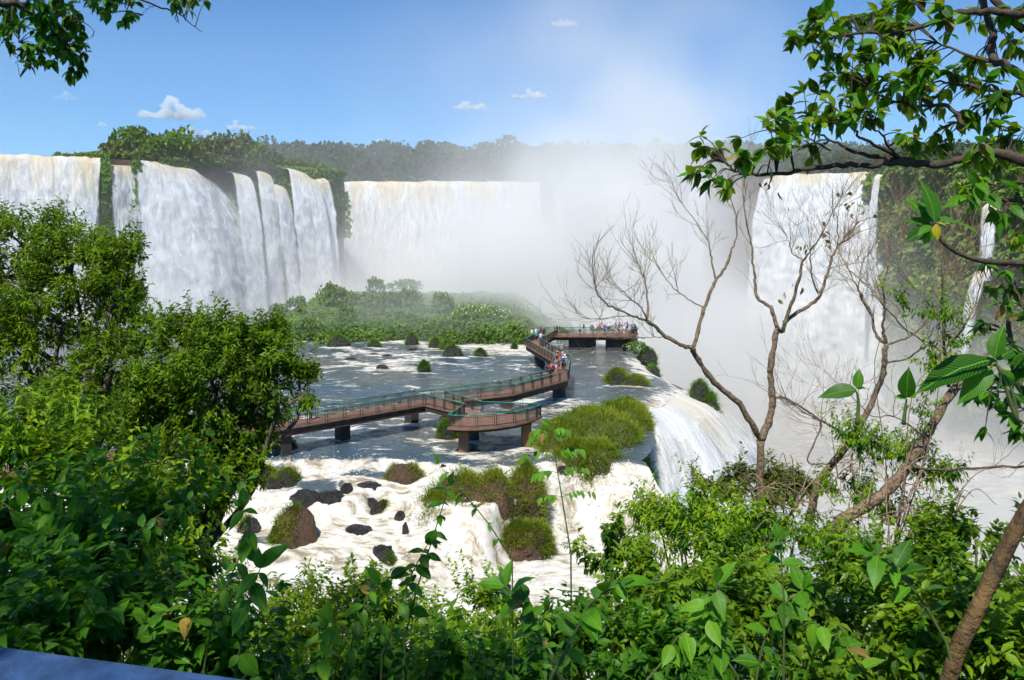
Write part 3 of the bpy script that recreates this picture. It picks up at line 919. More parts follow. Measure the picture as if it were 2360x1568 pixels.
# ------------------------------------------------------------------ clouds: small cumulus far beyond the forest
def cloud(label, u, v, wpx, hpx, d, dens, seed):
    c = P(u, v, d)
    rw, rh = wpx / 2 / FPX * d, hpx / 2 / FPX * d
    r_ = np.random.default_rng(seed)
    mb = []
    bm = bmesh.new()
    n = 24
    pk = r_.uniform(-.5, .2)
    for k in range(n):
        f = r_.uniform(-1, 1) if k > 8 else (k / 8 * 2 - 1)
        prof = 0.25 + 0.75 * math.exp(-((f - pk) / 0.38) ** 2) + 0.18 * math.exp(-((f - pk - .75) / .25) ** 2)
        r0 = rh * r_.uniform(.22, .46) * (0.6 + 0.5 * prof)
        zz = r_.uniform(0, 1) * max(0.0, 2 * rh * prof - 1.5 * r0) if k > 8 else 0.0
        m = Matrix.Translation((c[0] + f * rw * .9, d + r_.uniform(-.3, .3) * rw, c[2] - rh * .8 + r0 * .5 + zz)) @ Matrix.Diagonal((max(r0 * 1.2, rw * 0.14), rw * .3, r0, 1))
        bmesh.ops.create_icosphere(bm, subdivisions=3, radius=1, matrix=m)
    me = bpy.data.meshes.new('cloud')
    bm.to_mesh(me)
    bm.free()
    o = link('cloud', me)
    rm = o.modifiers.new('r', 'REMESH'); rm.mode = 'VOXEL'; rm.voxel_size = rh * 0.16; rm.use_smooth_shade = True
    dg = bpy.context.evaluated_depsgraph_get()
    me2 = bpy.data.meshes.new_from_object(o.evaluated_get(dg))
    o.modifiers.clear()
    o.data = me2
    co = np.zeros(len(me2.vertices) * 3, np.float32); me2.vertices.foreach_get('co', co); co = co.reshape(-1, 3).astype(float)
    nn = np.zeros(len(me2.vertices) * 3, np.float32); me2.vertices.foreach_get('normal', nn); nn = nn.reshape(-1, 3)
    co += nn * (fbm(co / rh * 1.6, 5, seed)[:, None] * rh * 0.42)
    me2.vertices.foreach_set('co', co.astype(np.float32).ravel())
    m_, nt = new_mat('cloud_vapour')
    pv = nd(nt, 'ShaderNodeVolumePrincipled', {'Color': (1, 1, 1), 'Density': dens / rw})
    out(nt, None, pv.outputs[0])
    me2.materials.append(m_)
    tag(o, label, 'cloud', 'small clouds in the blue sky')
CD = 3200
for i, (u, v, wp, hp, de, lb) in enumerate(((396, 248, 140, 54, 3.2, 'largest white cloud, above the wooded headland'), (440, 302, 96, 24, 1.6, 'flat cloud just above the headland trees'), (556, 288, 66, 22, 1.8, 'small cloud right of the flat cloud'),
        (1086, 240, 82, 26, 2.2, 'oval cloud left of the spray plume'), (1220, 214, 80, 24, 2.4, 'oval cloud nearest the spray plume'), (1300, 48, 60, 30, 1.0, 'faint cloud near the top of the sky'), (872, 324, 30, 14, 1.0, 'tiny cloud low over the far forest'), (234, 285, 22, 14, 0.9, 'tiny cloud left of the largest cloud'), (150, 218, 44, 26, 0.5, 'faint wisp at the far left of the sky'))):
    cloud(lb, u, v, wp, hp, CD, de, 100 + i)

# ------------------------------------------------------------------ flying spray
def spray(name, pts, jit, size, seed):
    r_ = np.random.default_rng(seed)
    p = pts + r_.normal(size=pts.shape) * jit
    m = len(p)
    v, f, k = place(leaf_tmpl(0.45, 0.1, 0.1, 'far'), p, frames(rnd_dirs(m, r_), rnd_dirs(m, r_)), size * r_.uniform(0.4, 1.3, m) ** 2)
    return stuff(mk(name, v, f, M_SPRAY, None, False))
M_SPRAY = simple_mat('spray_white', (0.74, 0.74, 0.72), (0.68, 0.68, 0.66), 1.0, 0.6)
r_ = np.random.default_rng(77)
x = r_.uniform(-30, 10, 5200)
x = x[fbm(np.stack([x * 0.7, 0 * x, 0 * x], 1), 3, 13) > -0.1]
y = weir_y(x) - r_.uniform(0.2, 2.2, len(x))
q = [np.stack([x, y, water_base(x, y) + r_.exponential(0.16, len(x))], 1)]
x, y = r_.uniform(-30, 12, 26000), r_.uniform(50, 70, 26000)
k = fbm(np.stack([x * 0.5, y * 0.7, 0 * x], 1), 4, 15) > 0.32
x, y = x[k], y[k]
k = y < weir_y(x) - 1
x, y = x[k], y[k]
q.append(np.stack([x, y, water_base(x, y) + r_.exponential(0.10, len(x))], 1))
x = r_.uniform(2.2, 8.6, 2600)
y = weir_y(x) - r_.uniform(1.5, 5.5, len(x))
q.append(np.stack([x, y, water_base(x, y) + r_.exponential(0.25, len(x))], 1))
spray('spray', np.concatenate(q), 0.10, 0.075, 1)
n = 15000
t = r_.uniform(0, 1, n)
yy = 107.5 - 16.5 * t
od = unit(np.stack([0.8 - 0.68 * t, -0.6 - 0.4 * t], 1))
dd = r_.uniform(0.2, 14, n)
o = 17 * np.sqrt(dd / 30) + r_.exponential(0.55, n) + 0.5
spray('spray', np.stack([lip_x(yy) + od[:, 0] * o, yy + od[:, 1] * o, -1.2 - dd], 1), 0.30, 0.085, 2)
# ================================================================== FAR AND MIDDLE GROUND
rg = np.random.default_rng(11)

def clump_mesh(name, blobs, n, size, rg, mat, w=0.5, seed=0, shell=0.3, lump=0.3, under=0.2, kind='far', droop=0.25, tw=0.5):
    p, d = blob_points(blobs, n, rg, shell, lump, seed, under)
    m = len(p)
    ld = d * 0.5 + rnd_dirs(m, rg) * 0.9 + np.array([0, 0, -droop])
    up = d + np.array([0, 0, 0.5]) + rg.normal(size=(m, 3)) * tw
    v, f, k = place(leaf_tmpl(w, 0.2, 0.15, kind), p, frames(ld, up), size * rg.uniform(0.6, 1.3, m))
    t = np.repeat(rg.uniform(0, 1, m) * 0.5 + 0.5 * (0.5 + 0.5 * fbm(p * 1.3, 2, seed + 3)), k)
    me = mesh_data(name, v, f, False, {'tint': t})
    me.materials.append(mat)
    return me

# ---- far forest: one mass of crowns
def make_forest():
    V, F, T, n0 = [], {}, [], 0
    spots = []
    for y in np.arange(338, 470, 11.0):
        for x in np.arange(-190, 330, 9.5):
            if -0.36 * y - 40 < x < 0.70 * y:
                spots.append((x + rg.uniform(-4, 4), y + rg.uniform(-4, 4)))
    for x in np.arange(92, 230, 8.0):                     # wood on the right rim
        for k in range(3):
            yy = np.interp(x, [92, 116, 125, 150, 230], [285, 268, 235, 175, 150]) + 6 + k * 11
            spots.append((x + rg.uniform(-3, 3), yy + rg.uniform(-3, 3)))
    for i, (x, y) in enumerate(spots):
        z = 40 + sstep(335, 480, np.array([y]))[0] * 22
        h = rg.uniform(10, 15) * (0.62 if y < 330 else 1.0)
        r = rg.uniform(4.0, 7.5) * (0.6 if y < 330 else 1.0)
        if rg.uniform() < 0.06:
            h *= 1.2
        bl = [(x, y, z + h - r * 0.7, r, r, r * 0.75)]
        for q in range(2):
            bl.append((x + rg.uniform(-.7, .7) * r, y + rg.uniform(-.7, .7) * r, z + h - r * rg.uniform(0.9, 1.6), r * .6, r * .6, r * .5))
        p, d = blob_points(bl, 130, rg, 0.35, 0.35, i, 0.25)
        m = len(p)
        v, f, k = place(leaf_tmpl(0.5, 0.2, 0.1, 'far'), p, frames(rnd_dirs(m, rg), d + rg.normal(size=(m, 3)) * 0.5), rg.uniform(1.3, 2.6, m) * (0.75 if y < 330 else 1))
        V.append(v); T.append(np.repeat(np.clip(rg.uniform(0, 1) * 0.7 + rg.uniform(0, .4, m), 0, 1), k))
        for a in f:
            F.setdefault(a.shape[1], []).append(a + n0)
        n0 += len(v)
    o = mk('forest', np.concatenate(V), [np.concatenate(g) for g in F.values()], M_LEAF_FAR, None, False, {'tint': np.concatenate(T)})
    return stuff(o)
make_forest()

# ---- plants clinging to the cliffs
def cliff_plants(name, crest, z0, z1, n, size, mat, off=(0.3, 2.2), bias=1.0, drape=0.8, seed=1, thin=None, slope=0.03):
    crest = np.asarray(crest, float)
    seg = np.linalg.norm(np.diff(crest, axis=0), axis=1)
    s = np.concatenate([[0], np.cumsum(seg)])
    q = rg.uniform(0, s[-1], n)
    x, y = np.interp(q, s, crest[:, 0]), np.interp(q, s, crest[:, 1])
    t = np.diff(crest, axis=0)[np.clip(np.searchsorted(s, q) - 1, 0, len(seg) - 1)]
    t = unit(t)
    nr = np.stack([t[:, 1], -t[:, 0]], 1)
    z = z0 + (z1 - z0) * rg.uniform(0, 1, n) ** bias
    lum = fbm(np.stack([q * 0.14, z * 0.14, 0 * z], 1), 4, seed)
    o = off[0] + (off[1] - off[0]) * (0.5 + lum) + rg.uniform(-.3, .3, n) + slope * (z0 - z)
    p = np.stack([x + nr[:, 0] * o, y + nr[:, 1] * o, z], 1)
    keep = lum > (-0.12 if thin is None else thin)
    p, nr, lum = p[keep], nr[keep], lum[keep]
    m = len(p)
    d = np.concatenate([nr, np.zeros((m, 1))], 1)
    ld = d * 0.5 + rnd_dirs(m, rg) * 0.7 + np.array([0, 0, -drape])
    v, f, k = place(leaf_tmpl(0.42, 0.2, 0.2, 'far'), p, frames(ld, d + np.array([0, 0, .6]) + rg.normal(size=(m, 3)) * .4), size * rg.uniform(.6, 1.4, m))
    tint = np.repeat(np.clip(0.5 + lum * 0.8 + rg.uniform(-.3, .3, m), 0, 1), k)
    return stuff(mk(name, v, f, mat, None, False, {'tint': tint}))
cliff_plants('cliff_plants', [(116, 257), (120, 249), (123, 225), (127, 190), (146, 150), (190, 120)], 41, -30, 42000, 1.7, M_LEAF_ISLE, (0.8, 6.5), 1.0, 0.6, 71, -0.7)
cliff_plants('cliff_plants', [(-106, 203), (-97, 209), (-88, 223), (-80, 233), (-70, 242), (-58, 251), (-54, 258)], 41.2, 20, 15000, 1.1, M_GRASS_WET, (0.2, 2.2), 2.4, 1.0, 73, -0.25)

yq = np.linspace(90, 74, 12)
cliff_plants('cliff_plants', np.stack([lip_x(yq) - 1.4, yq], 1), -0.9, -14, 6000, 0.8, M_GRASS_WET, (0.3, 1.6), 1.0, 1.0, 75, -0.6)

cliff_plants('grass_curtain', [(-104.4, 202.9), (-103.3, 203.9)], 40.6, 26, 900, 1.0, M_GRASS_WET, (1.8, 4.0), 1.3, 1.2, 77, -0.9)
cliff_plants('grass_curtain', [(-98.9, 207.4), (-97.6, 208.6)], 40.6, 24, 1000, 1.0, M_GRASS_WET, (1.8, 4.2), 1.2, 1.2, 78, -0.9)

# ---- trees and bushes on the promontory between the falls
BUSH = []
for k in range(6):
    bl = [(0, 0, 0.5, 0.85, 0.85, 0.5)]
    for q in range(4 + k % 3):
        a = rg.uniform(0, 6.28)
        r_ = rg.uniform(0.3, 0.62)
        bl.append((math.cos(a) * r_, math.sin(a) * r_, rg.uniform(0.42, 0.85), rg.uniform(.28, .45), rg.uniform(.28, .45), rg.uniform(.2, .36)))
    BUSH.append((bl, k))
def bush_meshes(mat, n=650, size=0.17, tag_=''):
    return [clump_mesh('bush_foliage', b, n, size, rg, mat, 0.45, 40 + k, 0.4, 0.35, 0.35) for b, k in BUSH]
B_ISLE = bush_meshes(M_LEAF_ISLE)
B_TREE = bush_meshes(M_LEAF_TREE, 520, 0.2)
B_OLIV = bush_meshes(M_LEAF_OLIVE, 520, 0.2)
B_GRAS = None

tv, tf = tube(smooth_path([(0, 0, -0.1), (0.03, 0.02, 0.3), (-0.02, 0.03, 0.75)], 3), np.linspace(0.06, 0.025, 7), 6)
TRUNK = mesh_data('trunk', tv, tf)
TRUNK.materials.append(M_BARK)

def far_tree(name, label, cat, base, wid, hgt, mesh, rotz, group=None, trunk=True):
    t = thing(name, label, cat, tuple(base), rotz, group)
    o = link('crown' if trunk else 'foliage', mesh, None, t)
    o.scale = (wid / 2, wid / 2, hgt)
    if trunk:
        q = link('trunk', TRUNK, None, t)
        q.scale = (hgt * 0.8, hgt * 0.8, hgt)
    stuff(o)
    return t

PT = [(236, 352, 213, 5.0, 1, 'low shrub at the left end of the wooded headland'), (268, 334, 214, 5.5, 1, 'pale green shrub left of the headland trees'),
      (300, 299, 217, 7.0, 0, 'tallest tree of the headland, at its left'), (330, 306, 222, 6.5, 2, 'dark flat-topped tree right of the tallest headland tree'),
      (362, 326, 216, 6.5, 0, 'bright green bushy tree above the broad waterfall'), (398, 309, 220, 7.5, 0, 'round green tree with dark top over the broad waterfall'),
      (432, 332, 224, 7, 0, 'green tree at the right shoulder of the broad waterfall'), (470, 328, 231, 6, 2, 'olive tree in the dip of the headland'),
      (508, 318, 234, 8, 2, 'olive brown tree in the middle of the headland'), (540, 315, 237, 7.5, 2, 'flat-topped olive tree near the highest narrow fall'),
      (572, 336, 238, 6.5, 0, 'dark green tree right of the flat-topped olive tree'), (604, 346, 242, 7, 1, 'light green shrub above the second narrow fall'),
      (640, 360, 247, 6.5, 2, 'olive shrub above the middle narrow fall'), (674, 370, 249, 6, 0, 'green shrub above the third narrow fall'), (694, 377, 251, 5.5, 1, 'last shrub at the right tip of the headland'),
      (462, 352, 223, 5.5, 1, 'yellow green bush on the crest beside the broad fall'), (487, 372, 226, 5, 0, 'dark green bush hanging at the right lip of the broad fall'),
      (520, 362, 229, 6, 2, 'rusty olive bush on the headland edge'), (556, 370, 233, 6, 1, 'green bush on the edge above the red cliff'), (590, 378, 238, 5, 1, 'small bush between two narrow falls'),
      (622, 385, 241, 5, 2, 'small olive bush over the shaded gap between falls'), (652, 388, 244, 4.5, 1, 'small grassy bush beside the last tall fall')]
for i, (u, v, d, wd, mt, lb) in enumerate(PT):
    tp = P(u, v, d)
    z0 = 39.6
    far_tree('headland_tree' if i < 15 else 'headland_bush', lb, 'tree' if i < 15 else 'bush', (tp[0], tp[1], z0), wd * 1.55, (tp[2] - z0) * 1.05, (B_TREE, B_GRAS or B_OLIV, B_OLIV)[mt][i % 6] if mt else B_TREE[i % 6], i * 1.3, 'plants on the headland', i < 15)
t = far_tree('crest_shrub', 'tiny dark shrub alone on the crest of the left falls', 'shrub', (P(133, 356, 206)[0], 206, 39.9), 2.2, 1.6, B_TREE[2], 0.4, None, False)

# ---- the river island
def isle_z(x, y):
    e = np.clip(np.minimum((x + 56) / 8, (10 - x) / 9), 0, 1) * sstep(149.5, 156, y)
    return -0.8 + e * (1.4 + 0.075 * np.clip(y - 150, 0, 60)) + e * 1.5 * np.exp(-(((x + 3) / 11) ** 2 + ((y - 163) / 7) ** 2))
def make_island():
    xs = np.linspace(-60, 14, 120)
    ys = np.linspace(146, 214, 90)
    X, Y = [a.ravel() for a in np.meshgrid(xs, ys, indexing='ij')]
    z = isle_z(X, Y) + fbm(np.stack([X * .25, Y * .25, 0 * X], 1), 4, 6) * 0.7 * (isle_z(X, Y) > -0.5)
    struct(mk('river_island', np.stack([X, Y, z], 1), grid_faces(120, 90), M_ISLE_SOIL))
    n = 16000
    x = rg.uniform(-58, 12, n)
    y = 149.5 + 55 * rg.uniform(0, 1, n) ** 1.5
    z = isle_z(x, y)
    k = z > -0.45
    x, y, z = x[k], y[k], z[k]
    p = np.stack([x, y, z + fbm(np.stack([x * .25, y * .25, 0 * x], 1), 4, 6) * 0.7 + 0.1], 1)
    lm = 0.5 + 0.9 * fbm(p * 0.22, 3, 8)
    m = len(p)
    v, f, kk = place(leaf_tmpl(0.3, 0.2, 0.35, 'far'), p, frames(rnd_dirs(m, rg) * [1, 1, 0.4] + [0, -0.2, 0.5], rg.normal(size=(m, 3)) * .4 + [0, -0.5, 1]), rg.uniform(0.5, 1.3, m))
    stuff(mk('ground_cover', v, f, M_LEAF_ISLE, None, False, {'tint': np.repeat(np.clip(lm + rg.uniform(-.25, .25, m), 0, 1), kk)}))
make_island()

ISLE = [  # u, v top, v base, width px, label, mesh kind
 (760, 653, 712, 52, 'tall rounded shrub on the left of the misty island'), (806, 672, 710, 48, 'rounded shrub right of the tall one on the misty island'),
 (680, 682, 716, 40, 'pale misty shrub at the far left of the island'), (644, 698, 722, 42, 'lowest misty shrub at the left end of the island'),
 (868, 641, 684, 40, 'highest shrub dome at the middle of the island'), (858, 672, 722, 54, 'broad shrub below the highest dome of the island'),
 (896, 672, 716, 44, 'shrub right of the broad island shrub'), (943, 665, 716, 60, 'wide double-topped shrub in the island centre'),
 (930, 643, 676, 70, 'faint shrub crest at the back of the island in mist'), (780, 660, 690, 46, 'faint shrub behind the tall island shrub'),
 (799, 702, 752, 36, 'shrub tower with brown stalk in front of the island'), (1024, 676, 726, 46, 'shrub with brown rock face right of the island centre'),
 (695, 710, 732, 20, 'small dark shrub on the island slope at left'), (735, 731, 745, 28, 'small dark mound on the island slope'), (708, 731, 768, 44, 'low brownish mound near the island front at left'),
 (835, 706, 735, 40, 'shrub just right of the shrub tower'), (880, 715, 740, 44, 'low shrub on the middle island slope'), (930, 718, 742, 42, 'low shrub under the double-topped shrub'), (970, 732, 752, 34, 'low shrub near the middle of the island front'),
 (640, 735, 770, 50, 'low mound at the left island shore'), (760, 765, 790, 60, 'leafy bank along the island shore at left'), (820, 762, 786, 50, 'leafy bank along the island shore'),
 (880, 765, 783, 50, 'leafy bank at the middle island shore'), (1060, 770, 792, 60, 'grassy hummock on the right island shore'), (1120, 750, 790, 70, 'broad grassy hummock on the right island slope'),
 (1180, 748, 792, 60, 'grassy hummock at the right end of the island'), (1210, 765, 795, 40, 'last hummock before the walkway bend'), (1036, 757, 792, 44, 'brown-faced hummock at the island shore'),
]
for i, (u, vt, vb, wpx, lb) in enumerate(ISLE):
    d = 57412.0 / (vb - 404.8)
    x = (u - U0) / FPX * d
    z = float(isle_z(np.array([x]), np.array([d]))[0])
    zt = EYE - (vt - V0) / FPX * d
    far_tree('island_shrub', lb, 'shrub', (x, d, z - 1.0), wpx / FPX * d * 1.3, (zt - z + 1.0) * 0.92, B_ISLE[i % 6], i * 0.9, 'shrubs on the river island', False)
# white-flowering thicket
t = thing('flowering_thicket', 'long leafy thicket dotted with white flowers on the island ridge', 'thicket', (0, 0, 0))
bl = []
for u, vt, vb in ((1062, 706, 738), (1085, 703, 734), (1110, 703, 735), (1135, 707, 738), (1158, 716, 742)):
    d = 163.0
    c = P(u, vb - 12, d)
    bl.append((c[0], d, c[2], 1.6, 1.4, (vb - vt) / FPX * d * 0.62))
stuff(link('foliage', clump_mesh('thicket_foliage', bl, 2600, 0.42, rg, M_LEAF_LIME, 0.35, 5, 0.3, 0.2, 0.2), None, t))
p, d_ = blob_points(bl, 260, rg, 0.06, 0.2, 5, 0.1)
v, f, k = place(leaf_tmpl(0.5, 0.3, -0.3, 'far'), p + d_ * 0.15, frames(rnd_dirs(len(p), rg), d_), 0.28)
M_WHITE = simple_mat('petal_white', (0.8, 0.78, 0.72), (0.7, 0.7, 0.6), 3)
stuff(mk('flowers', v, f, M_WHITE, t, False))

M_TURF = rock_mat('turf_mat', (0.07, 0.085, 0.016), (0.12, 0.125, 0.025), (0.05, 0.05, 0.02), 0.9, None, 0.9)
# ---- rocks and grass hummocks
def rock_verts(rx, ry, rz, seed, n=24, jag=0.28, flat=0.0):
    th = np.linspace(0, 2 * math.pi, 2 * n, endpoint=False)
    ph = np.linspace(-0.5 * math.pi, 0.5 * math.pi, n)
    T, H = np.meshgrid(th, ph, indexing='ij')
    d = np.stack([np.cos(T) * np.cos(H), np.sin(T) * np.cos(H), np.sin(H)], -1).reshape(-1, 3)
    r = 1 + jag * 1.1 * fbm(d * 1.5 + seed * 3.1, 5, seed, gain=.55) + jag * 0.8 * (0.3 - np.abs(fbm(d * 2.6 + seed, 4, seed + 9)))
    v = d * r[:, None]
    v[:, 2] = np.where(v[:, 2] > 1 - flat, 1 - flat + (v[:, 2] - 1 + flat) * 0.2, v[:, 2])
    v = v * np.array([rx, ry, rz])
    i = np.arange(2 * n)[:, None]
    j = np.arange(n - 1)[None, :]
    k = (i + 1) % (2 * n)
    f = np.stack([i * n + j, k * n + j, k * n + j + 1, i * n + j + 1], -1).reshape(-1, 4)
    nr = unit(d / np.array([rx, ry, rz]))
    return v, f, nr

def headland_cover():
    n = 9000
    q = rg.uniform(0, 1, n)
    cr = np.array([(-112, 201), (-104, 204.5), (-96, 211), (-87, 225), (-79, 235), (-69, 244), (-57, 253)], float)
    s_ = np.linspace(0, 1, len(cr))
    x, y = np.interp(q, s_, cr[:, 0]), np.interp(q, s_, cr[:, 1])
    b = rg.uniform(0, 1, n) ** 1.5 * 9
    x, y = x - b * 0.75, y + b * 0.65
    hh = (1.0 + 2.4 * np.clip(fbm(np.stack([x * .2, y * .2, 0 * x], 1), 3, 4) + .35, 0, 1)) * sstep(0.0, 0.25, q) * rg.uniform(0.2, 1, n)
    p = np.stack([x, y, 39.8 + hh], 1)
    m = len(p)
    v, f, k = place(leaf_tmpl(0.42, 0.2, 0.2, 'far'), p, frames(rnd_dirs(m, rg) + [0, 0, -.1], rg.normal(size=(m, 3)) * .5 + [0.2, -0.5, 1]), rg.uniform(.6, 1.5, m))
    stuff(mk('ground_cover', v, f, M_GRASS, None, False, {'tint': np.repeat(np.clip(.4 + .5 * fbm(p * .15, 3, 9) + rg.uniform(-.3, .3, m), 0, 1), k)}))
headland_cover()

def hummock(name, label, cat, lobes, n_blades, blen, mat_rock, mat_grass, mask=None, group=None, wd=0.05, droop=0.55, seed=1, jag=0.28, minz=0.1):
    """lobes: (x, y, z_base, rx, ry, height, has_grass)"""
    c = np.mean([[l[0], l[1], l[2]] for l in lobes], 0)
    t = thing(name, label, cat, tuple(c), 0, group)
    mb = MB()
    gp, gn = [], []
    for i, (x, y, z, rx, ry, h, g) in enumerate(lobes):
        v, f, nr = rock_verts(rx, ry, h, seed * 7 + i, jag=jag)
        v = v + np.array([x, y, z]) - c
        mb.add(v, f)
        if g > 0:
            m = int(n_blades * g)
            ix = rg.integers(0, len(v), m * 3)
            q, nn = v[ix], nr[ix]
            pos01 = (q + c - np.array([x, y, z])) / np.array([rx, ry, h])
            ok = (nn[:, 2] > minz) if mask is None else ((nn[:, 2] > minz) & mask(pos01))
            q, nn = q[ok][:m], nn[ok][:m]
            gp.append(q + rg.normal(size=q.shape) * np.array([rx, ry, h]) * 0.07)
            gn.append(nn)
    mb.build('rock', mat_rock, t, True)
    if gp:
        gp, gn = np.concatenate(gp), np.concatenate(gn)
        cl = fbm(gp * 1.1 + seed, 3, seed)                       # tussocks of differing length
        v, f, tt = blades(gp, gn * 0.8 + np.array([0, 0, .75]), blen * (1 + 1.1 * cl), wd, rg, droop)
        lo_ = fbm(gp * 0.38 + seed, 3, seed + 4)
        tt = np.clip(tt * 0.5 + 0.28 + np.repeat(cl * 0.5 + lo_ * 0.9, 6), 0, 0.89 + 0.07 * tt)
        stuff(mk('grass', v, f, mat_grass, t, True, {'tint': tt}))
    return t

def rk(u0, u1, v0, v1, z, deep=0.8):
    """lobe from its picture box standing in water of level z"""
    d = (EYE - z) * FPX / (v1 - V0)
    rx = (u1 - u0) / 2 / FPX * d
    d += rx * deep * 0.6
    zt = EYE - (v0 - V0) / FPX * d
    return [(u0 + u1) / 2 / FPX * d - U0 / FPX * d, d, z - 0.25, rx, rx * deep, max(zt - z + 0.1, 0.2)]

def wz(v, u=900):        # level of the rapids seen at a picture point
    z = 0.0
    for _ in range(40):
        d = (EYE - z) * FPX / (v - V0)
        x = (u - U0) / FPX * d
        z = 0.6 * z + 0.4 * float(water_base(np.array([x]), np.array([d]))[0])
    return z

left = lambda q: q[:, 0] < 0.05
def tuft_rock(label, box, gr, n, seed, mat=None, mask=None, blen=0.55, gm=None, jag=0.3, extra=(), minz=0.1):
    u0, u1, v0, v1 = box
    z = wz(v1, (u0 + u1) / 2) if v1 > 1040 else 0.0
    L = [rk(u0, u1, v0, v1, z) + [gr]] + [rk(*e[:4], z) + [e[4]] for e in extra]
    return hummock('grassy_rock' if gr else 'river_rock', label, 'rock', [tuple(l) for l in L], n, blen, mat or M_ROCK_BLACK, gm or M_GRASS, mask, None if gr else 'bare rocks in the rapids', seed=seed, jag=jag, minz=minz)

tuft_rock('low dark rock tufted with three yellow green grass clumps, below the walkway', (582, 640, 1070, 1114), 1, 1100, 3, extra=((630, 693, 1082, 1117, 1), (600, 665, 1095, 1119, .2)))
tuft_rock('red brown rock with grass tufts on both sides, left of the big mossy rock', (890, 976, 1066, 1111), 1, 1500, 5, M_ROCK_RED, lambda q: np.abs(q[:, 0] + 0.1) > 0.32)
tuft_rock('largest lone boulder in the rapids, brown with grass on its left flank', (634, 732, 1166, 1254), 1, 3200, 7, M_ROCK_RED, lambda q: (q[:, 0] < -0.28) | ((np.abs(q[:, 0] + .1) < .3) & (q[:, 1] < -.1) & (q[:, 2] > .35)), jag=0.22, extra=((622, 668, 1205, 1252, .6),), minz=-0.2, blen=0.6)
tuft_rock('broad wet black rock with water sliding over it, above the lone boulder', (664, 740, 1126, 1158), 0, 0, 9, extra=((725, 795, 1126, 1156, 0),))
tuft_rock('small black rock at the right end of the wet ledge', (783, 816, 1110, 1134), 0, 0, 11)
tuft_rock('long low black ledge below the red brown rock', (815, 880, 1108, 1124), 0, 0, 13)
tuft_rock('black rock touching the small tufted rock on its left', (835, 871, 1143, 1162), 0, 0, 15)
tuft_rock('small black rock wearing one ball of yellow grass', (850, 885, 1152, 1182), 0, 0, 17, extra=())
hummock('grass_tuft', 'ball of yellow grass on a small black rock in the rapids', 'grass tuft', [tuple(rk(866, 898, 1152, 1178, wz(1180, 880)) + [1])], 700, 0.5, M_ROCK_BLACK, M_GRASS, seed=19)
tuft_rock('upright black rock right of the yellow tuft', (908, 936, 1174, 1199), 0, 0, 21)
tuft_rock('narrow black stone trailing below the upright black rock', (926, 941, 1200, 1232), 0, 0, 23)
tuft_rock('flat black slab awash in the middle of the rapids', (788, 855, 1206, 1226), 0, 0, 25)
tuft_rock('jagged black rock near the bushes, with a tuft at its foot', (856, 906, 1252, 1287), 0, 0, 27, jag=0.5)
hummock('grass_tuft', 'small green tuft at the foot of the jagged black rock', 'grass tuft', [tuple(rk(880, 910, 1270, 1294, wz(1290, 895)) + [1])], 500, 0.45, M_ROCK_BLACK, M_GRASS_WET, seed=29)
tuft_rock('small streaked black rock left of the lone boulder', (545, 572, 1238, 1265), 0, 0, 31)
tuft_rock('dark rock with a green tuft, behind dangling leaves at left', (548, 600, 1188, 1226), .6, 700, 33, None, left)
tuft_rock('dark brown ledge at the left end of the weir', (566, 612, 1052, 1082), 0, 0, 35, M_ROCK_RED)
tuft_rock('grassy clump at the waterline under the left walkway', (606, 640, 1008, 1036), 1, 1100, 37, gm=M_GRASS)
tuft_rock('bushy grass clump by the walkway shadow', (640, 682, 1004, 1036), 1, 1300, 39, gm=M_GRASS)
tuft_rock('grass clump behind the front pillar of the round platform', (1004, 1056, 974, 1013), 1, 1500, 41, gm=M_GRASS_WET, blen=0.7)
tuft_rock('low dark rock under the middle of the walkway', (826, 884, 952, 968), .5, 500, 43, gm=M_GRASS_WET)
tuft_rock('half-drowned stone behind the walkway at left', (640, 700, 985, 1000), 0, 0, 45)
tuft_rock('round green tussock standing alone in the open river', (963, 990, 832, 858), 1, 1600, 47, gm=M_GRASS_WET, blen=0.6, jag=0.12)
for j, (u0, u1, v0, v1, lb) in enumerate(((755, 806, 773, 799, 'green hummock in the river off the left island shore'), (846, 878, 783, 800, 'small green hummock in midstream before the island'), (933, 965, 768, 796, 'grassy hummock in the white water at the island shore'),
        (988, 1018, 780, 802, 'hummock beside the brown-faced island bank'), (1020, 1068, 795, 822, 'bright green hummock at the head of the rapids'), (1092, 1122, 804, 821, 'small round hummock right of the bright green one'),
        (1178, 1192, 792, 805, 'tiny tuft in the white water left of the walkway'), (1015, 1040, 786, 806, 'tuft behind the bright green hummock'))):
    tuft_rock(lb, (u0, u1, v0, v1), 1, 900, 51 + j, gm=M_GRASS_WET, blen=0.8, jag=0.15)
for j, (u0, u1, v0, v1, lb) in enumerate(((792, 824, 822, 830, 'low dark reef left in the open river'), (845, 875, 812, 818, 'dark stones awash below the island'), (880, 905, 815, 822, 'small dark stone right of the awash stones'), (940, 962, 800, 808, 'dark stone below the white water of the island'), (866, 896, 838, 850, 'round stone with water pouring over it'), (952, 975, 838, 843, 'flat stone near the lone tussock'))):
    tuft_rock(lb, (u0, u1, v0, v1), 0, 0, 71 + j)

def lobe(u, vb, d, rx, ry, h, zb, g):
    x = (u - U0) / FPX * d
    return (x, d, zb, rx, ry, h, g)
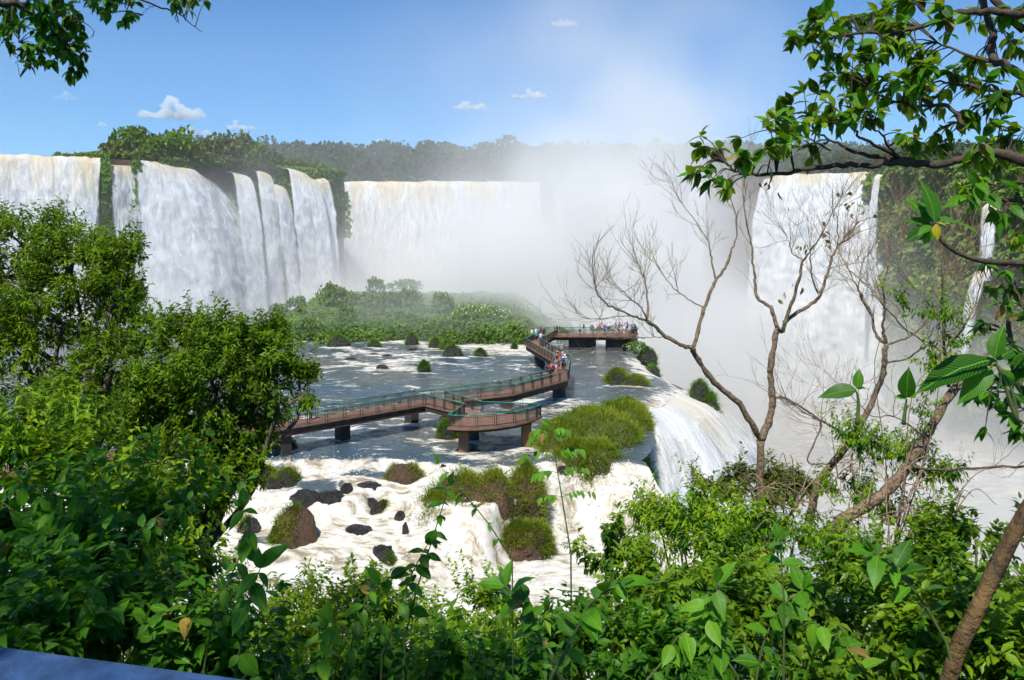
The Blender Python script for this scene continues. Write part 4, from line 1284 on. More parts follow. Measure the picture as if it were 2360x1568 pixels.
# big mossy rock in front of the round platform
hummock('mossy_rock', 'big red brown rock draped with grass in front of the round platform', 'rock',
        [lobe(1075, 0, 64.5, 3.6, 2.6, 4.3, -4.4, .5), lobe(1010, 0, 63.5, 2.2, 1.9, 3.1, -4.4, .7), lobe(1140, 0, 64.2, 2.6, 2.0, 4.6, -4.6, .4),
         lobe(1212, 0, 65.4, 1.5, 1.8, 5.6, -5.0, .8), lobe(1190, 0, 62.6, 2.6, 1.4, 1.9, -5.2, .8), lobe(985, 0, 64.5, 1.6, 1.4, 1.5, -3.9, .6)],
        12000, 0.75, M_ROCK_RED, M_GRASS, lambda q: (q[:, 2] > 0.30 + 0.55 * fbm(q * 2.4, 3, 3)) | (q[:, 0] > 0.62), seed=81, minz=-0.35, jag=0.32)
# long grassy islet beside the falls
hummock('grassy_islet', 'large yellow green grassy islet right of the round platform', 'islet',
        [lobe(1300, 0, 74.5, 2.4, 3.2, 2.3, -0.4, .8), lobe(1370, 0, 77.5, 4.2, 4.6, 2.6, -0.4, 1), lobe(1425, 0, 82.5, 3.0, 3.4, 2.6, -0.5, .8), lobe(1450, 0, 85.2, 2.0, 2.3, 2.4, -0.6, .5),
         lobe(1330, 0, 71.0, 2.6, 2.4, 2.5, -1.6, .8), lobe(1375, 0, 70.2, 2.6, 2.2, 3.4, -2.4, .8)],
        12000, 0.85, M_TURF, M_GRASS, seed=87, minz=-0.25, jag=0.2, wd=0.055)
hummock('grassy_bank', 'bright green grassy bank hanging below the islet between two falls', 'bank',
        [lobe(1412, 0, 71.5, 2.3, 2.0, 4.6, -5.4, .7), lobe(1450, 0, 70.5, 2.2, 1.8, 3.4, -5.8, .7), lobe(1428, 0, 68.3, 1.7, 1.3, 2.2, -5.9, .6), lobe(1480, 0, 69.2, 1.5, 1.4, 2.3, -6.0, .6), lobe(1398, 0, 72.5, 1.6, 1.6, 6.0, -5.4, .5), (11.4, 77.0, -5, 2.2, 3.0, 4.0, .6), (11.8, 82.5, -4.6, 1.9, 3.4, 3.8, .6), (10.6, 72.5, -6, 2.0, 2.5, 3.6, .6)],
        7500, 0.8, M_TURF, M_GRASS_WET, seed=91, minz=-0.4, jag=0.22, wd=0.055)
hummock('wet_buttress', 'dark wet rock buttress with moss below the right end of the grassy islet', 'rock', [(11.8, 86.5, -13, 2.0, 3.2, 10.8, .25), (11.6, 80.0, -12, 2.0, 3.0, 9.4, .4), (11.2, 75.0, -12, 2.2, 2.6, 8.0, .5)], 4200, 0.8, M_ROCK_BLACK, M_GRASS_WET, seed=93, minz=-0.3, jag=0.3)
hummock('grassy_islet', 'flat yellow green islet on the dark water near the far falls edge', 'islet',
        [lobe(1422, 0, 107, 1.7, 1.8, 1.9, -0.4, 1), lobe(1462, 0, 106, 1.8, 1.3, 1.3, -0.4, 1)], 2200, 0.75, M_ROCK_BLACK, M_GRASS, seed=95, jag=0.15)
hummock('grassy_ledge', 'green grassy ledge at the brink right of the terrace falls', 'ledge',
        [lobe(1612, 0, 104.0, 1.6, 1.8, 3.2, -2.6, 1), lobe(1640, 0, 102.5, 1.2, 1.4, 4.0, -5.0, .9)], 2400, 0.8, M_ROCK_BLACK, M_GRASS_WET, seed=97, minz=-0.4)
hummock('grassy_ledge', 'green ledge right of the far deck at the terrace brink', 'ledge', [lobe(1492, 0, 134.0, 1.5, 1.6, 1.8, -1.0, 1)], 1000, 0.8, M_ROCK_BLACK, M_GRASS_WET, seed=99, minz=-0.4)
hummock('grassy_ledge', 'thin green ledge beside the far white fall at the terrace brink', 'ledge', [lobe(1505, 0, 122.0, .9, 3.6, 2.0, -2.2, .8)], 900, 0.8, M_ROCK_BLACK, M_GRASS_WET, seed=100, minz=-0.4)
tuft_rock('dark bare rock in the pool below the small right fall', (1395, 1450, 1212, 1245), 0, 0, 101)
tuft_rock('black stone on the brink of the small right fall', (1280, 1308, 1070, 1092), 0, 0, 103)
far_tree('shrub', 'dark shrub at the foot of the far viewing deck', 'shrub', tuple(W(1452, 806)[:2]) + (-0.2,), 3.6, 1.9, B_TREE[1], 0.3, None, False)
far_tree('shrub', 'feathery green shrub on the brink beyond the far deck', 'shrub', tuple(W(1474, 815)[:2]) + (-0.4,), 3.4, 2.3, B_ISLE[3], 1.3, None, False)
far_tree('shrub', 'round yellow green shrub seen below the far deck', 'shrub', (P(1297, 790, 150)[0], 150, -0.5), 3.4, 2.6, B_ISLE[4], 1.3, None, False)
# ================================================================== WALKWAY
M_DECK = simple_mat('deck_red_concrete', (0.17, 0.088, 0.056), (0.24, 0.135, 0.09), 1.6, 0.8, 0.15)
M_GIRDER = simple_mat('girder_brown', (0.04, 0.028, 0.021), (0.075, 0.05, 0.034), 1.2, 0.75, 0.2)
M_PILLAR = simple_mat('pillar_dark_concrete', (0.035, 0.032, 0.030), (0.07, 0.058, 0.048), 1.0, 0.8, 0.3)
M_PILLAR_RUST = simple_mat('pillar_rust', (0.30, 0.13, 0.035), (0.13, 0.095, 0.07), 0.55, 0.7, 0.3)
M_RAIL = simple_mat('rail_green_paint', (0.015, 0.17, 0.115), (0.025, 0.22, 0.15), 3.0, 0.4)
M_FRAME = simple_mat('rail_frame_paint', (0.018, 0.042, 0.028), (0.05, 0.038, 0.024), 1.5, 0.5)
M_WIRE = simple_mat('wire_mesh_rust', (0.085, 0.058, 0.035), (0.12, 0.08, 0.05), 3.0, 0.6)

DZ = 2.5
walk = thing('walkway', 'long zigzag footbridge on pillars crossing the river terrace', 'walkway', (0, 80, 0))
def wk(mb, name, mat, smooth=False):
    o = mb.build(name, mat, walk, smooth, loc=(0, -80, 0))
    return o

CL = [(-44.0, 50.0), (-21.6, 70.2), (-9.3, 81.3), (-0.6, 86.5), (5.6, 95.3), (6.8, 108.3), (3.2, 126.0), (6.3, 138.6)]
HW = 1.15
def offset(poly, o):
    p = np.array(poly, float)
    t = unit(np.diff(p, axis=0))
    n = np.stack([-t[:, 1], t[:, 0]], 1)
    res = [p[0] + n[0] * o]
    for i in range(1, len(p) - 1):
        m = unit(n[i - 1] + n[i])
        res.append(p[i] + m * o / max(0.45, float(m @ n[i])))
    res.append(p[-1] + n[-1] * o)
    return np.array(res)
def slab(mb, poly, z0, z1):
    poly = np.asarray(poly, float)
    n = len(poly)
    v = np.concatenate([np.c_[poly, np.full(n, z1)], np.c_[poly, np.full(n, z0)]])
    f4 = np.array([[i, i + n, (i + 1) % n + n, (i + 1) % n] for i in range(n)])
    mb.add(v, [f4])
    bm = bmesh.new()
    bv = [bm.verts.new((*p, 0)) for p in poly]
    bm.faces.new(bv)
    bm.verts.index_update()
    r = bmesh.ops.triangulate(bm, faces=bm.faces[:])
    tri = np.array([[x.index for x in f.verts] for f in bm.faces])
    bm.free()
    mb.add(v[:n], [tri])
    mb.add(v[n:], [tri[:, ::-1]])
    return mb

Lf, Rt = offset(CL, HW), offset(CL, -HW)
# deck of the zigzag path
for i in range(len(CL) - 1):
    m = slab(MB(), [Rt[i], Rt[i + 1], Lf[i + 1], Lf[i]], DZ - 0.14, DZ)
    wk(m, 'deck', M_DECK)
    for o in (-0.85, 0.85):
        e = offset(CL, o)
        a, b = np.r_[e[i], DZ - 0.47], np.r_[e[i + 1], DZ - 0.47]
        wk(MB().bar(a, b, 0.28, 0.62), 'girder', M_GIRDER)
# spur and round platform
SP_L = [(-8.75, 80.3), (-4.44, 75.7)]
SP_R = [(-6.9, 82.0), (-2.8, 76.6)]
ARC = [(-5.69, 70.7), (-4.5, 70.35), (-3.13, 70.35), (-1.47, 70.95), (0.23, 72.0), (1.4, 73.15), (2.3, 74.3), (2.84, 75.5)]
wk(slab(MB(), [SP_L[0], SP_L[1], SP_R[1], SP_R[0]], DZ - 0.14, DZ - 0.004), 'deck', M_DECK)
wk(slab(MB(), [SP_L[1]] + ARC + [SP_R[1]], DZ - 0.20, DZ - 0.002), 'deck', M_DECK)
wk(slab(MB(), [(-4.7, 75.2), (-5.3, 71.2), (-3.1, 70.9), (-1.3, 71.5), (0.6, 72.9), (2.2, 75.2), (-2.7, 76.1)], DZ - 0.52, DZ - 0.204), 'platform_beam', M_GIRDER)
for a, b in ((SP_L, -1), (SP_R, 1)):
    p, q = np.r_[a[0], DZ - 0.4], np.r_[a[1], DZ - 0.4]
    off = np.array([0.18, 0.15, 0]) * (-b)
    wk(MB().bar(p + off, q + off, 0.25, 0.5), 'girder', M_GIRDER)
# far viewing deck
FD = [(5.2, 139.6), (7.4, 137.4), (20.2, 137.4), (22.2, 141.2), (22.6, 147.0), (15.2, 141.8), (6.2, 141.8)]
wk(slab(MB(), FD, DZ - 0.18, DZ - 0.003), 'deck', M_DECK)
wk(slab(MB(), [(7.2, 138.2), (16.5, 138.0), (21.6, 138.0), (21.8, 141.5), (15, 141.2), (7.2, 141.2)], DZ - 0.75, DZ - 0.184), 'platform_beam', M_GIRDER)

# railing panels: frame + wire infill, one shared mesh
def panel_meshes():
    fr = MB()
    for x in (0.05, 0.95):
        fr.box((x, 0, 0.5), (0.034, 0.06, 1.08))
    for x in (0.13, 0.87):
        fr.box((x, 0, 0.56), (0.016, 0.03, 0.76))
    for z in (0.17, 0.93):
        fr.box((0.5, 0, z), (0.88, 0.035, 0.035))
    v = np.concatenate(fr.v)
    a = mesh_data('railing_panel', v, np.concatenate(fr.f), False)
    a.materials.append(M_FRAME)
    wi = MB()
    for x in np.linspace(0.145, 0.855, 34):
        wi.box((x, 0, 0.55), (0.0028, 0.006, 0.74))
    for z in np.linspace(0.22, 0.90, 9):
        wi.box((0.5, 0.002, z), (0.72, 0.004, 0.006))
    b = mesh_data('wire_mesh', np.concatenate(wi.v), np.concatenate(wi.f), False)
    b.materials.append(M_WIRE)
    return a, b
PAN, WIRE = panel_meshes()
def railing(pts, z=DZ, plen=1.9, inset=0.0):
    pts = [np.asarray(p, float) for p in pts]
    for a, b in zip(pts[:-1], pts[1:]):
        L = np.linalg.norm(b - a)
        if L < 0.3:
            continue
        n = max(1, int(round(L / plen)))
        yaw = math.atan2(b[1] - a[1], b[0] - a[0])
        for k in range(n):
            p = a + (b - a) * k / n
            o = link('railing_panel', PAN, None, walk, (p[0], p[1] - 80, z))
            o.rotation_euler = (0, 0, yaw)
            o.scale = (L / n, 1, 1)
            q = link('wire_mesh', WIRE, None, o)
        wk(MB().tube([np.r_[a, z + 1.08], np.r_[b, z + 1.08]], 0.055, 6), 'handrail', M_RAIL, True)
eL, eR = offset(CL, HW - 0.08), offset(CL, -HW + 0.08)
railing(list(eL[:7]) + [np.array((5.6, 139.3))])
railing([eR[0], eR[1], np.array((-8.75, 80.3))])
railing([np.array((-6.9, 82.0))] + list(eR[3:7]) + [np.array((7.5, 137.5))])
railing([np.array(SP_L[0]) + (0.05, .05), np.array(SP_L[1]), np.array(ARC[0]) + (.08, .1)] + [np.array(p) * 1.0 + (0, 0.12) for p in ARC[1:-1]] + [np.array(ARC[-1]) - (.1, 0)], plen=1.75)
railing([np.array(ARC[-1]) - (.1, 0), np.array(SP_R[1]), np.array(SP_R[0])], plen=1.9)
railing([np.array((7.5, 137.5)), np.array((20.1, 137.55)), np.array((22.0, 141.2)), np.array((22.4, 146.6)), np.array((15.2, 141.6)), np.array((5.9, 141.6)), np.array((5.4, 139.5))], plen=2.1)

# pillars
def pillar(x, y, wx, wy, mat, ztop=DZ - 0.75, zb=-2.0, rot=0.0, round_=False):
    if round_:
        th = np.linspace(0, 2 * math.pi, 20, endpoint=False)
        mb = slab(MB(), np.stack([x + np.sign(np.cos(th)) * np.abs(np.cos(th)) ** .5 * wx / 2, y + np.sign(np.sin(th)) * np.abs(np.sin(th)) ** .5 * wy / 2], 1), zb, ztop)
    else:
        c, s = math.cos(rot), math.sin(rot)
        mb = MB().box((x, y, (zb + ztop) / 2), (wx, wy, ztop - zb), np.array([[c, -s, 0], [s, c, 0], [0, 0, 1]]))
    wk(mb, 'pillar', mat)
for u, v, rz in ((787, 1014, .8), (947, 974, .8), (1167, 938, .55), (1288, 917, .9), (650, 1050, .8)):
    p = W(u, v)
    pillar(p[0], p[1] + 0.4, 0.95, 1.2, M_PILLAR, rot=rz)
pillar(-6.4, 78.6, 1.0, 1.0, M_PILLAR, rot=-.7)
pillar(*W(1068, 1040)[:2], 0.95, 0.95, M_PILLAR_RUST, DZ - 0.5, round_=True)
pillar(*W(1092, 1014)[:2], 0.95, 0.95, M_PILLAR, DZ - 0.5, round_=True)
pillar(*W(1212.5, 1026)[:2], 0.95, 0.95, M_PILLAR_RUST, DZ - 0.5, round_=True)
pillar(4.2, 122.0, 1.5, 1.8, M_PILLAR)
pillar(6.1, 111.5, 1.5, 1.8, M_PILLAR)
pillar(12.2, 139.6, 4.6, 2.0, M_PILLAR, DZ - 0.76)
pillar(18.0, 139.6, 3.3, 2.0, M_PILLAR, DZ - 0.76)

# ================================================================== PEOPLE
def fuse(name, parts, vox=0.024, extra=None):
    mb = MB()
    for pts, rad in parts:
        p = np.array(pts, float)
        if len(p) == 1:
            r = np.broadcast_to(np.asarray(rad, float), (3,))
            th, ph = np.meshgrid(np.linspace(0, 2 * math.pi, 14, endpoint=False), np.linspace(-1.5, 1.5, 9), indexing='ij')
            v = np.stack([np.cos(th) * np.cos(ph), np.sin(th) * np.cos(ph), np.sin(ph)], -1).reshape(-1, 3) * r + p[0]
            i = np.arange(14)[:, None]; j = np.arange(8)[None]; k = (i + 1) % 14
            mb.add(v, [np.stack([i * 9 + j, k * 9 + j, k * 9 + j + 1, i * 9 + j + 1], -1).reshape(-1, 4), ])
            n = 14
            mb.add(v[np.arange(14) * 9], [np.array([list(range(13, -1, -1))])])
            mb.add(v[np.arange(14) * 9 + 8], [np.array([list(range(14))])])
        else:
            mb.tube(smooth_path(p, 3), np.interp(np.linspace(0, 1, 3 * (len(p) - 1) + 1), np.linspace(0, 1, len(rad)), rad), 10)
    o = mb.build(name, None)
    m = o.modifiers.new('r', 'REMESH')
    m.mode = 'VOXEL'
    m.voxel_size = vox
    m.use_smooth_shade = True
    dg = bpy.context.evaluated_depsgraph_get()
    me = bpy.data.meshes.new_from_object(o.evaluated_get(dg))
    old = o.data
    bpy.data.objects.remove(o)
    bpy.data.meshes.remove(old)
    me.name = name
    if extra:
        me2 = bmesh.new()
        me2.from_mesh(me)
        for v, fs in extra:
            bv = [me2.verts.new(x) for x in v]
            for f in fs:
                for q in f:
                    try:
                        me2.faces.new([bv[i] for i in q])
                    except ValueError:
                        pass
        me2.to_mesh(me)
        me2.free()
    return me

def pose(kind):
    """joint positions of a 1.70 m figure facing +y"""
    J = dict(pel=(0, 0, .95), wai=(0, 0, 1.08), che=(0, .02, 1.28), nec=(0, .0, 1.44), hea=(0, .03, 1.585))
    for s, n in ((-1, 'l'), (1, 'r')):
        J['hip' + n] = (s * .095, 0, .90); J['kne' + n] = (s * .105, .02, .48); J['ank' + n] = (s * .11, -.01, .08); J['toe' + n] = (s * .13, .17, .035)
        J['sho' + n] = (s * .185, 0, 1.385); J['elb' + n] = (s * .245, -.02, 1.11); J['wri' + n] = (s * .25, .06, .87)
    if kind == 'walk':
        J['knel'] = (-.1, .2, .52); J['ankl'] = (-.11, .26, .09); J['toel'] = (-.12, .43, .06); J['kner'] = (.1, -.08, .49); J['ankr'] = (.11, -.34, .14); J['toer'] = (.12, -.2, .03)
        J['elbl'] = (-.25, -.12, 1.13); J['wril'] = (-.24, -.1, .89); J['elbr'] = (.25, .06, 1.12); J['wrir'] = (.22, .24, .95)
    if kind == 'lean':
        J['che'] = (0, .12, 1.26); J['nec'] = (0, .19, 1.40); J['hea'] = (0, .25, 1.54)
        for s, n in ((-1, 'l'), (1, 'r')):
            J['sho' + n] = (s * .18, .17, 1.35); J['elb' + n] = (s * .24, .30, 1.12); J['wri' + n] = (s * .1, .5, 1.12)
    if kind == 'photo':
        for s, n in ((-1, 'l'), (1, 'r')):
            J['elb' + n] = (s * .26, .2, 1.22); J['wri' + n] = (s * .07, .33, 1.5)
    if kind == 'armup':
        J['elbr'] = (.36, .04, 1.55); J['wrir'] = (.2, .05, 1.74); J['elbl'] = (-.3, .03, 1.14); J['wril'] = (-.17, .12, .97)
    if kind == 'reach':
        J['elbr'] = (.40, .1, 1.25); J['wrir'] = (.62, .16, 1.12)
    if kind == 'crouch':
        J.update(pel=(0, -.18, .42), wai=(0, -.12, .55), che=(0, .0, .76), nec=(0, .06, .93), hea=(0, .12, 1.07))
        for s, n in ((-1, 'l'), (1, 'r')):
            J['hip' + n] = (s * .1, -.17, .40); J['kne' + n] = (s * .17, .24, .50); J['ank' + n] = (s * .12, -.04, .08); J['toe' + n] = (s * .14, .14, .035)
            J['sho' + n] = (s * .18, .03, .88); J['elb' + n] = (s * .25, .2, .68); J['wri' + n] = (s * .1, .36, .62)
    return {k: np.array(v) for k, v in J.items()}

def figure(kind):
    J = pose(kind)
    out_ = {}
    def limbs(sc=1.0, arm=True, leg=True, torso=True, upper=1.0, lower=1.0, add=0.0):
        p = []
        if torso:
            p.append(([J['pel'] + (0, 0, -.05), J['wai'], J['che'], J['nec'] + (0, 0, -.05)], [.135 + add, .115 + add, .145 + add, .085 + add]))
            p.append(([J['shol'], J['nec'] + (0, 0, -.07), J['shor']], [.062 + add, .09 + add, .062 + add]))
            p.append(([J['hipl'], J['pel'], J['hipr']], [.085 + add, .11 + add, .085 + add]))
        for n in 'lr':
            if arm:
                w_ = J['sho' + n] + (J['elb' + n] - J['sho' + n]) * upper
                p.append(([J['sho' + n], w_], [.056 + add, (.05 - .012 * upper) + add]))
            if leg:
                k = J['hip' + n] + (J['kne' + n] - J['hip' + n]) * upper
                p.append(([J['hip' + n], k], [.092 + add, .092 - .03 * upper + add]))
        return p
    body = [([J['pel'] + (0, 0, -.05), J['wai'], J['che'], J['nec'] + (0, 0, -.05)], [.13, .11, .14, .08]),
            ([J['shol'], J['nec'] + (0, 0, -.07), J['shor']], [.06, .085, .06]), ([J['hipl'], J['pel'], J['hipr']], [.085, .105, .085]),
            ([J['nec'] + (0, 0, -.06), J['hea'] + (0, -.02, -.05)], [.058, .055]), ([J['hea']], (.078, .095, .118)),
            ([J['hea'] + (0, .085, -.01), J['hea'] + (0, .115, -.03)], [.018, .016])]
    ext = []
    for s, n in ((-1, 'l'), (1, 'r')):
        body += [([J['sho' + n], J['elb' + n], J['wri' + n]], [.054, .042, .03]), ([J['hip' + n], J['kne' + n], J['ank' + n]], [.092, .06, .042]), ([J['ank' + n] + (0, -.03, -.02), J['toe' + n]], [.045, .036])]
        fd = unit(J['wri' + n] - J['elb' + n])
        pc = J['wri' + n] + fd * .05
        body.append(([J['wri' + n], pc + fd * .03], [.03, .036]))
        sd = unit(np.cross(fd, (0.3, 0, 1.0)))
        for q, ln in ((-1.5, .06), (-.5, .072), (.5, .07), (1.5, .058)):
            r0 = pc + fd * .025 + sd * q * .018
            ext.append(tube([r0, r0 + fd * ln * .6, r0 + fd * ln * .9 + np.array([0, .012, -.012])], [.0095, .009, .007], 5))
        ext.append(tube([pc - sd * .03, pc - sd * .055 + fd * .03, pc - sd * .06 + fd * .055], [.012, .01, .008], 5))
    out_['body'] = fuse('body', body, 0.024, ext)
    out_['shirt'] = fuse('shirt', limbs(add=.022, leg=False, upper=.72), 0.028)
    out_['tank'] = fuse('tank_top', [([J['pel'] + (0, 0, .0), J['wai'], J['che'], J['che'] + (J['nec'] - J['che']) * .45], [.145, .13, .162, .13])], 0.028)
    long_ = []
    sh = [([J['hipl'], J['pel'], J['hipr']], [.105, .128, .105])]
    for n in 'lr':
        long_.append(([J['hip' + n], J['kne' + n], J['ank' + n] + (0, 0, .04)], [.108, .078, .066]))
        sh.append(([J['hip' + n], J['hip' + n] + (J['kne' + n] - J['hip' + n]) * .8], [.11, .10]))
    out_['trousers'] = fuse('trousers', long_ + sh[:1], 0.028)
    out_['shorts'] = fuse('shorts', sh, 0.028)
    kn = (J['knel'] + J['kner']) / 2
    out_['skirt'] = fuse('skirt', [([J['pel'] + (0, 0, .06), J['pel'] + (0, 0, -.1), kn + (0, -.02, .08)], [.125, .155, .19])], 0.028)
    h = J['hea']
    out_['hair'] = fuse('hair', [([h + (0, -.022, .028)], (.09, .098, .115))], 0.02)
    out_['long_hair'] = fuse('hair', [([h + (0, -.02, .03)], (.092, .1, .118)), ([h + (0, -.07, .02), h + (0, -.1, -.12), h + (0, -.11, -.27)], [.08, .085, .05])], 0.022)
    out_['hat'] = fuse('hat', [([h + (0, -.01, .06)], (.19, .2, .022)), ([h + (0, -.01, .10)], (.095, .105, .08))], 0.018)
    out_['cap'] = fuse('cap', [([h + (0, -.005, .065)], (.097, .108, .085)), ([h + (0, .11, .05)], (.07, .08, .018))], 0.018)
    c = J['che']
    out_['backpack'] = fuse('backpack', [([c + (0, -.22, .06), c + (0, -.23, -.10), c + (0, -.2, -.24)], [.11, .15, .12]), ([c + (.1, -.1, .1), c + (.11, .08, .1), c + (.11, .14, -.05)], [.022, .022, .022]), ([c + (-.1, -.1, .1), c + (-.11, .08, .1), c + (-.11, .14, -.05)], [.022, .022, .022])], 0.028)
    return out_

_cm = {}
def cloth(col):
    if col not in _cm:
        _cm[col] = simple_mat('cloth', col, tuple(x * 0.8 for x in col), 8.0, 0.85)
    return _cm[col]
SKIN = simple_mat('skin', (0.46, 0.25, 0.16), (0.40, 0.21, 0.13), 9, 0.55)
SKIN2 = simple_mat('skin_tan', (0.33, 0.17, 0.10), (0.28, 0.14, 0.08), 9, 0.55)
HB, HBR, HBL = (0.012, 0.009, 0.008), (0.06, 0.03, 0.015), (0.45, 0.28, 0.12)
WH, NV, BK, RD, TL, GY = (0.75, 0.75, 0.74), (0.03, 0.045, 0.11), (0.015, 0.015, 0.018), (0.48, 0.03, 0.035), (0.02, 0.33, 0.33), (0.3, 0.3, 0.32)
PU, OR, KH, BL, TAN, TQ = (0.2, 0.11, 0.36), (0.65, 0.13, 0.06), (0.42, 0.33, 0.2), (0.12, 0.22, 0.45), (0.42, 0.28, 0.17), (0.12, 0.55, 0.5)
GREEN, MAR, PINK, LIL = (0.03, 0.4, 0.07), (0.25, 0.02, 0.05), (0.7, 0.08, 0.2), (0.5, 0.38, 0.62)
FIG = {k: figure(k) for k in ('stand', 'walk', 'lean', 'photo', 'armup', 'reach', 'crouch')}

def person(u, v, face, kind, label, top=('shirt', WH), low=('trousers', BK), hair=('hair', HB), extra=(), skin=0, h=1.0, pos=None):
    p = W(u, v, DZ) if pos is None else np.array((pos[0], pos[1], DZ))
    t = thing('person', label, 'person', (p[0], p[1], DZ + 0.004), R(face), 'visitors on the walkway')
    t.scale = (h, h, h)
    F = FIG[kind]
    def part(key, mat):
        o = link(F[key].name.split('.')[0], F[key], None, t)
        if len(F[key].materials) == 0:
            F[key].materials.append(mat)
        o.material_slots[0].link = 'OBJECT'
        o.material_slots[0].material = mat
    part('body', (SKIN, SKIN2)[skin])
    for it in (top, low, hair) + tuple(extra):
        if it:
            part(it[0], cloth(it[1]))
    return t

def zc(x0, y0, s):
    return lambda x, y: ((x0 + x / s) / 1.7363, (y0 + y / s) / 1.7363)
A_, B_, C_ = zc(2050, 1230, 7.84), zc(2280, 1230, 7.84), zc(2150, 1360, 7.84)
# facing: 0 = away from the camera, 180 = towards it
person(*A_(612, 985), -60, 'walk', 'person in white T-shirt and dark trousers with dark hair at the walkway bend', ('shirt', WH), ('trousers', NV), ('hair', HB))
person(*A_(735, 975), 20, 'stand', 'person in white shirt and white cap at the walkway bend', ('shirt', WH), ('shorts', GY), ('hair', HBR), (('cap', WH),))
person(*A_(765, 1075), 5, 'walk', 'person in teal top and black trousers seen from behind', ('shirt', TL), ('trousers', BK), ('hair', HBR))
person(*A_(895, 930), 10, 'stand', 'bare-shouldered person in dark dress beside a pink bag', ('tank', NV), ('skirt', PINK), ('long_hair', HBR), skin=1)
person(*A_(945, 1150), 15, 'walk', 'person in grey shirt carrying a dark backpack', ('shirt', GY), ('trousers', NV), ('hair', HBR), (('backpack', (0.04, 0.05, 0.08)),))
person(*A_(880, 1120), 30, 'stand', 'person in white shirt with light blue bag beside the backpacker', ('shirt', WH), ('shorts', BL), ('hair', HB))
person(*A_(1325, 905), 80, 'walk', 'person in red T-shirt and dark trousers coming off the far deck', ('shirt', RD), ('trousers', NV), ('hair', HB))
person(*A_(1392, 890), 60, 'stand', 'person in dark clothes between the red shirt and the blond walker', ('shirt', BK), ('trousers', BK), ('long_hair', HB))
person(*A_(1480, 890), 85, 'walk', 'blond person in navy jacket and khaki shorts with backpack', ('shirt', NV), ('shorts', KH), ('hair', HBL), (('backpack', BK),), h=1.06)
person(*A_(2115, 865), 0, 'stand', 'person in turquoise top and black skirt at the far rail', ('tank', TQ), ('skirt', BK), ('hair', HB))
person(*A_(2235, 845), 60, 'stand', 'long-haired person in black jacket and white shorts', ('shirt', BK), ('shorts', WH), ('long_hair', HB))
person(*B_(670, 830), 0, 'stand', 'person in blue top and white cap, leftmost of the deck crowd', ('shirt', BL), ('shorts', NV), ('hair', HB), (('cap', WH),))
person(*B_(722, 850), 20, 'photo', 'person in red top and bright green shorts', ('tank', RD), ('shorts', GREEN), ('hair', HBR), skin=1)
person(*B_(800, 838), -20, 'stand', 'person in white top and dark blue shorts wearing a white hat', ('shirt', WH), ('shorts', NV), ('hair', HBR), (('hat', WH),))
person(*B_(842, 820), 15, 'photo', 'person in lilac shirt left of the orange top', ('shirt', LIL), ('shorts', BK), ('hair', HB))
person(*B_(935, 820), 0, 'stand', 'person in orange red top and dark shorts', ('shirt', OR), ('shorts', BK), ('hair', HBR), skin=1)
person(*B_(1010, 815), 5, 'stand', 'person in white shirt and dark skirt right of the orange top', ('shirt', WH), ('skirt', BK), ('long_hair', HBR))
person(*B_(1090, 850), -10, 'armup', 'person in purple shirt with a hand raised to the head', ('shirt', PU), ('trousers', BK), ('hair', HB), h=1.05)
person(*B_(1185, 790), 0, 'stand', 'person in white top and blue shorts in the deck crowd', ('shirt', WH), ('shorts', BL), ('hair', HB))
person(*B_(1262, 780), 10, 'stand', 'dark-haired person in white shirt and light jeans', ('shirt', WH), ('trousers', (0.25, 0.38, 0.6)), ('hair', HB), h=1.06)
person(*B_(1340, 850), -15, 'photo', 'person in tan shirt taking a photo', ('shirt', TAN), ('shorts', BK), ('hair', HB), skin=1)
person(*B_(1430, 775), 0, 'photo', 'person in blue grey shirt wearing a dark sun hat', ('shirt', (0.2, 0.25, 0.36)), ('trousers', GY), ('hair', HB), (('hat', (0.05, 0.06, 0.1)),))
person(*B_(1552, 750), 20, 'stand', 'bare-backed person with long dark hair near the deck end', None, ('shorts', NV), ('long_hair', HB), skin=0)
person(*B_(1520, 858), 0, 'stand', 'bare-chested person in navy shorts near the front rail', None, ('shorts', NV), ('hair', HB), skin=1)
person(*B_(1452, 856), 70, 'crouch', 'person in white shirt crouching by the front rail', ('shirt', WH), ('trousers', (0.55, 0.53, 0.48)), ('hair', HBR))
person(*B_(1700, 858), -5, 'lean', 'person in white shirt bending over the front rail', ('shirt', WH), ('trousers', WH), ('hair', HB))
person(*B_(1615, 850), 15, 'stand', 'person in white tank top and patterned skirt by the front rail', ('tank', WH), ('skirt', LIL), ('hair', HBR))
person(*B_(1792, 745), 0, 'stand', 'person in violet top at the back of the deck end', ('tank', PU), ('shorts', NV), ('hair', HB), h=1.05)
person(*B_(1725, 790), -20, 'stand', 'dark-haired person in white top left of the violet top', ('shirt', WH), ('shorts', TAN), ('long_hair', HB))
person(*B_(1940, 860), -40, 'stand', 'person in navy shirt near the right tip of the deck', ('shirt', NV), ('trousers', NV), ('hair', HBR), (('backpack', GY),))
person(*B_(2010, 850), -70, 'lean', 'person in dark clothes leaning on the rail at the deck tip', ('shirt', BK), ('trousers', BK), ('hair', HBR))
person(*C_(760, 520), 10, 'stand', 'person in grey tank top and pale cap, farthest in the walkway crowd', ('tank', GY), ('shorts', BK), ('hair', HB), (('cap', WH),))
person(*C_(625, 690), 170, 'armup', 'person in maroon top with an arm raised to the face', ('tank', MAR), ('shorts', MAR), ('hair', HBR))
person(*C_(790, 700), 0, 'reach', 'bare-backed person in violet swimwear in the crowd', ('tank', LIL), ('shorts', PU), ('hair', HBR))
person(*C_(855, 760), 5, 'reach', 'person in white tank top with an arm on the right rail', ('tank', WH), ('shorts', GY), ('hair', HB), (('backpack', WH),), skin=1)
person(*C_(605, 815), 185, 'armup', 'sunburnt person in dark bikini facing the camera', ('tank', BK), ('shorts', BK), ('hair', HBR))
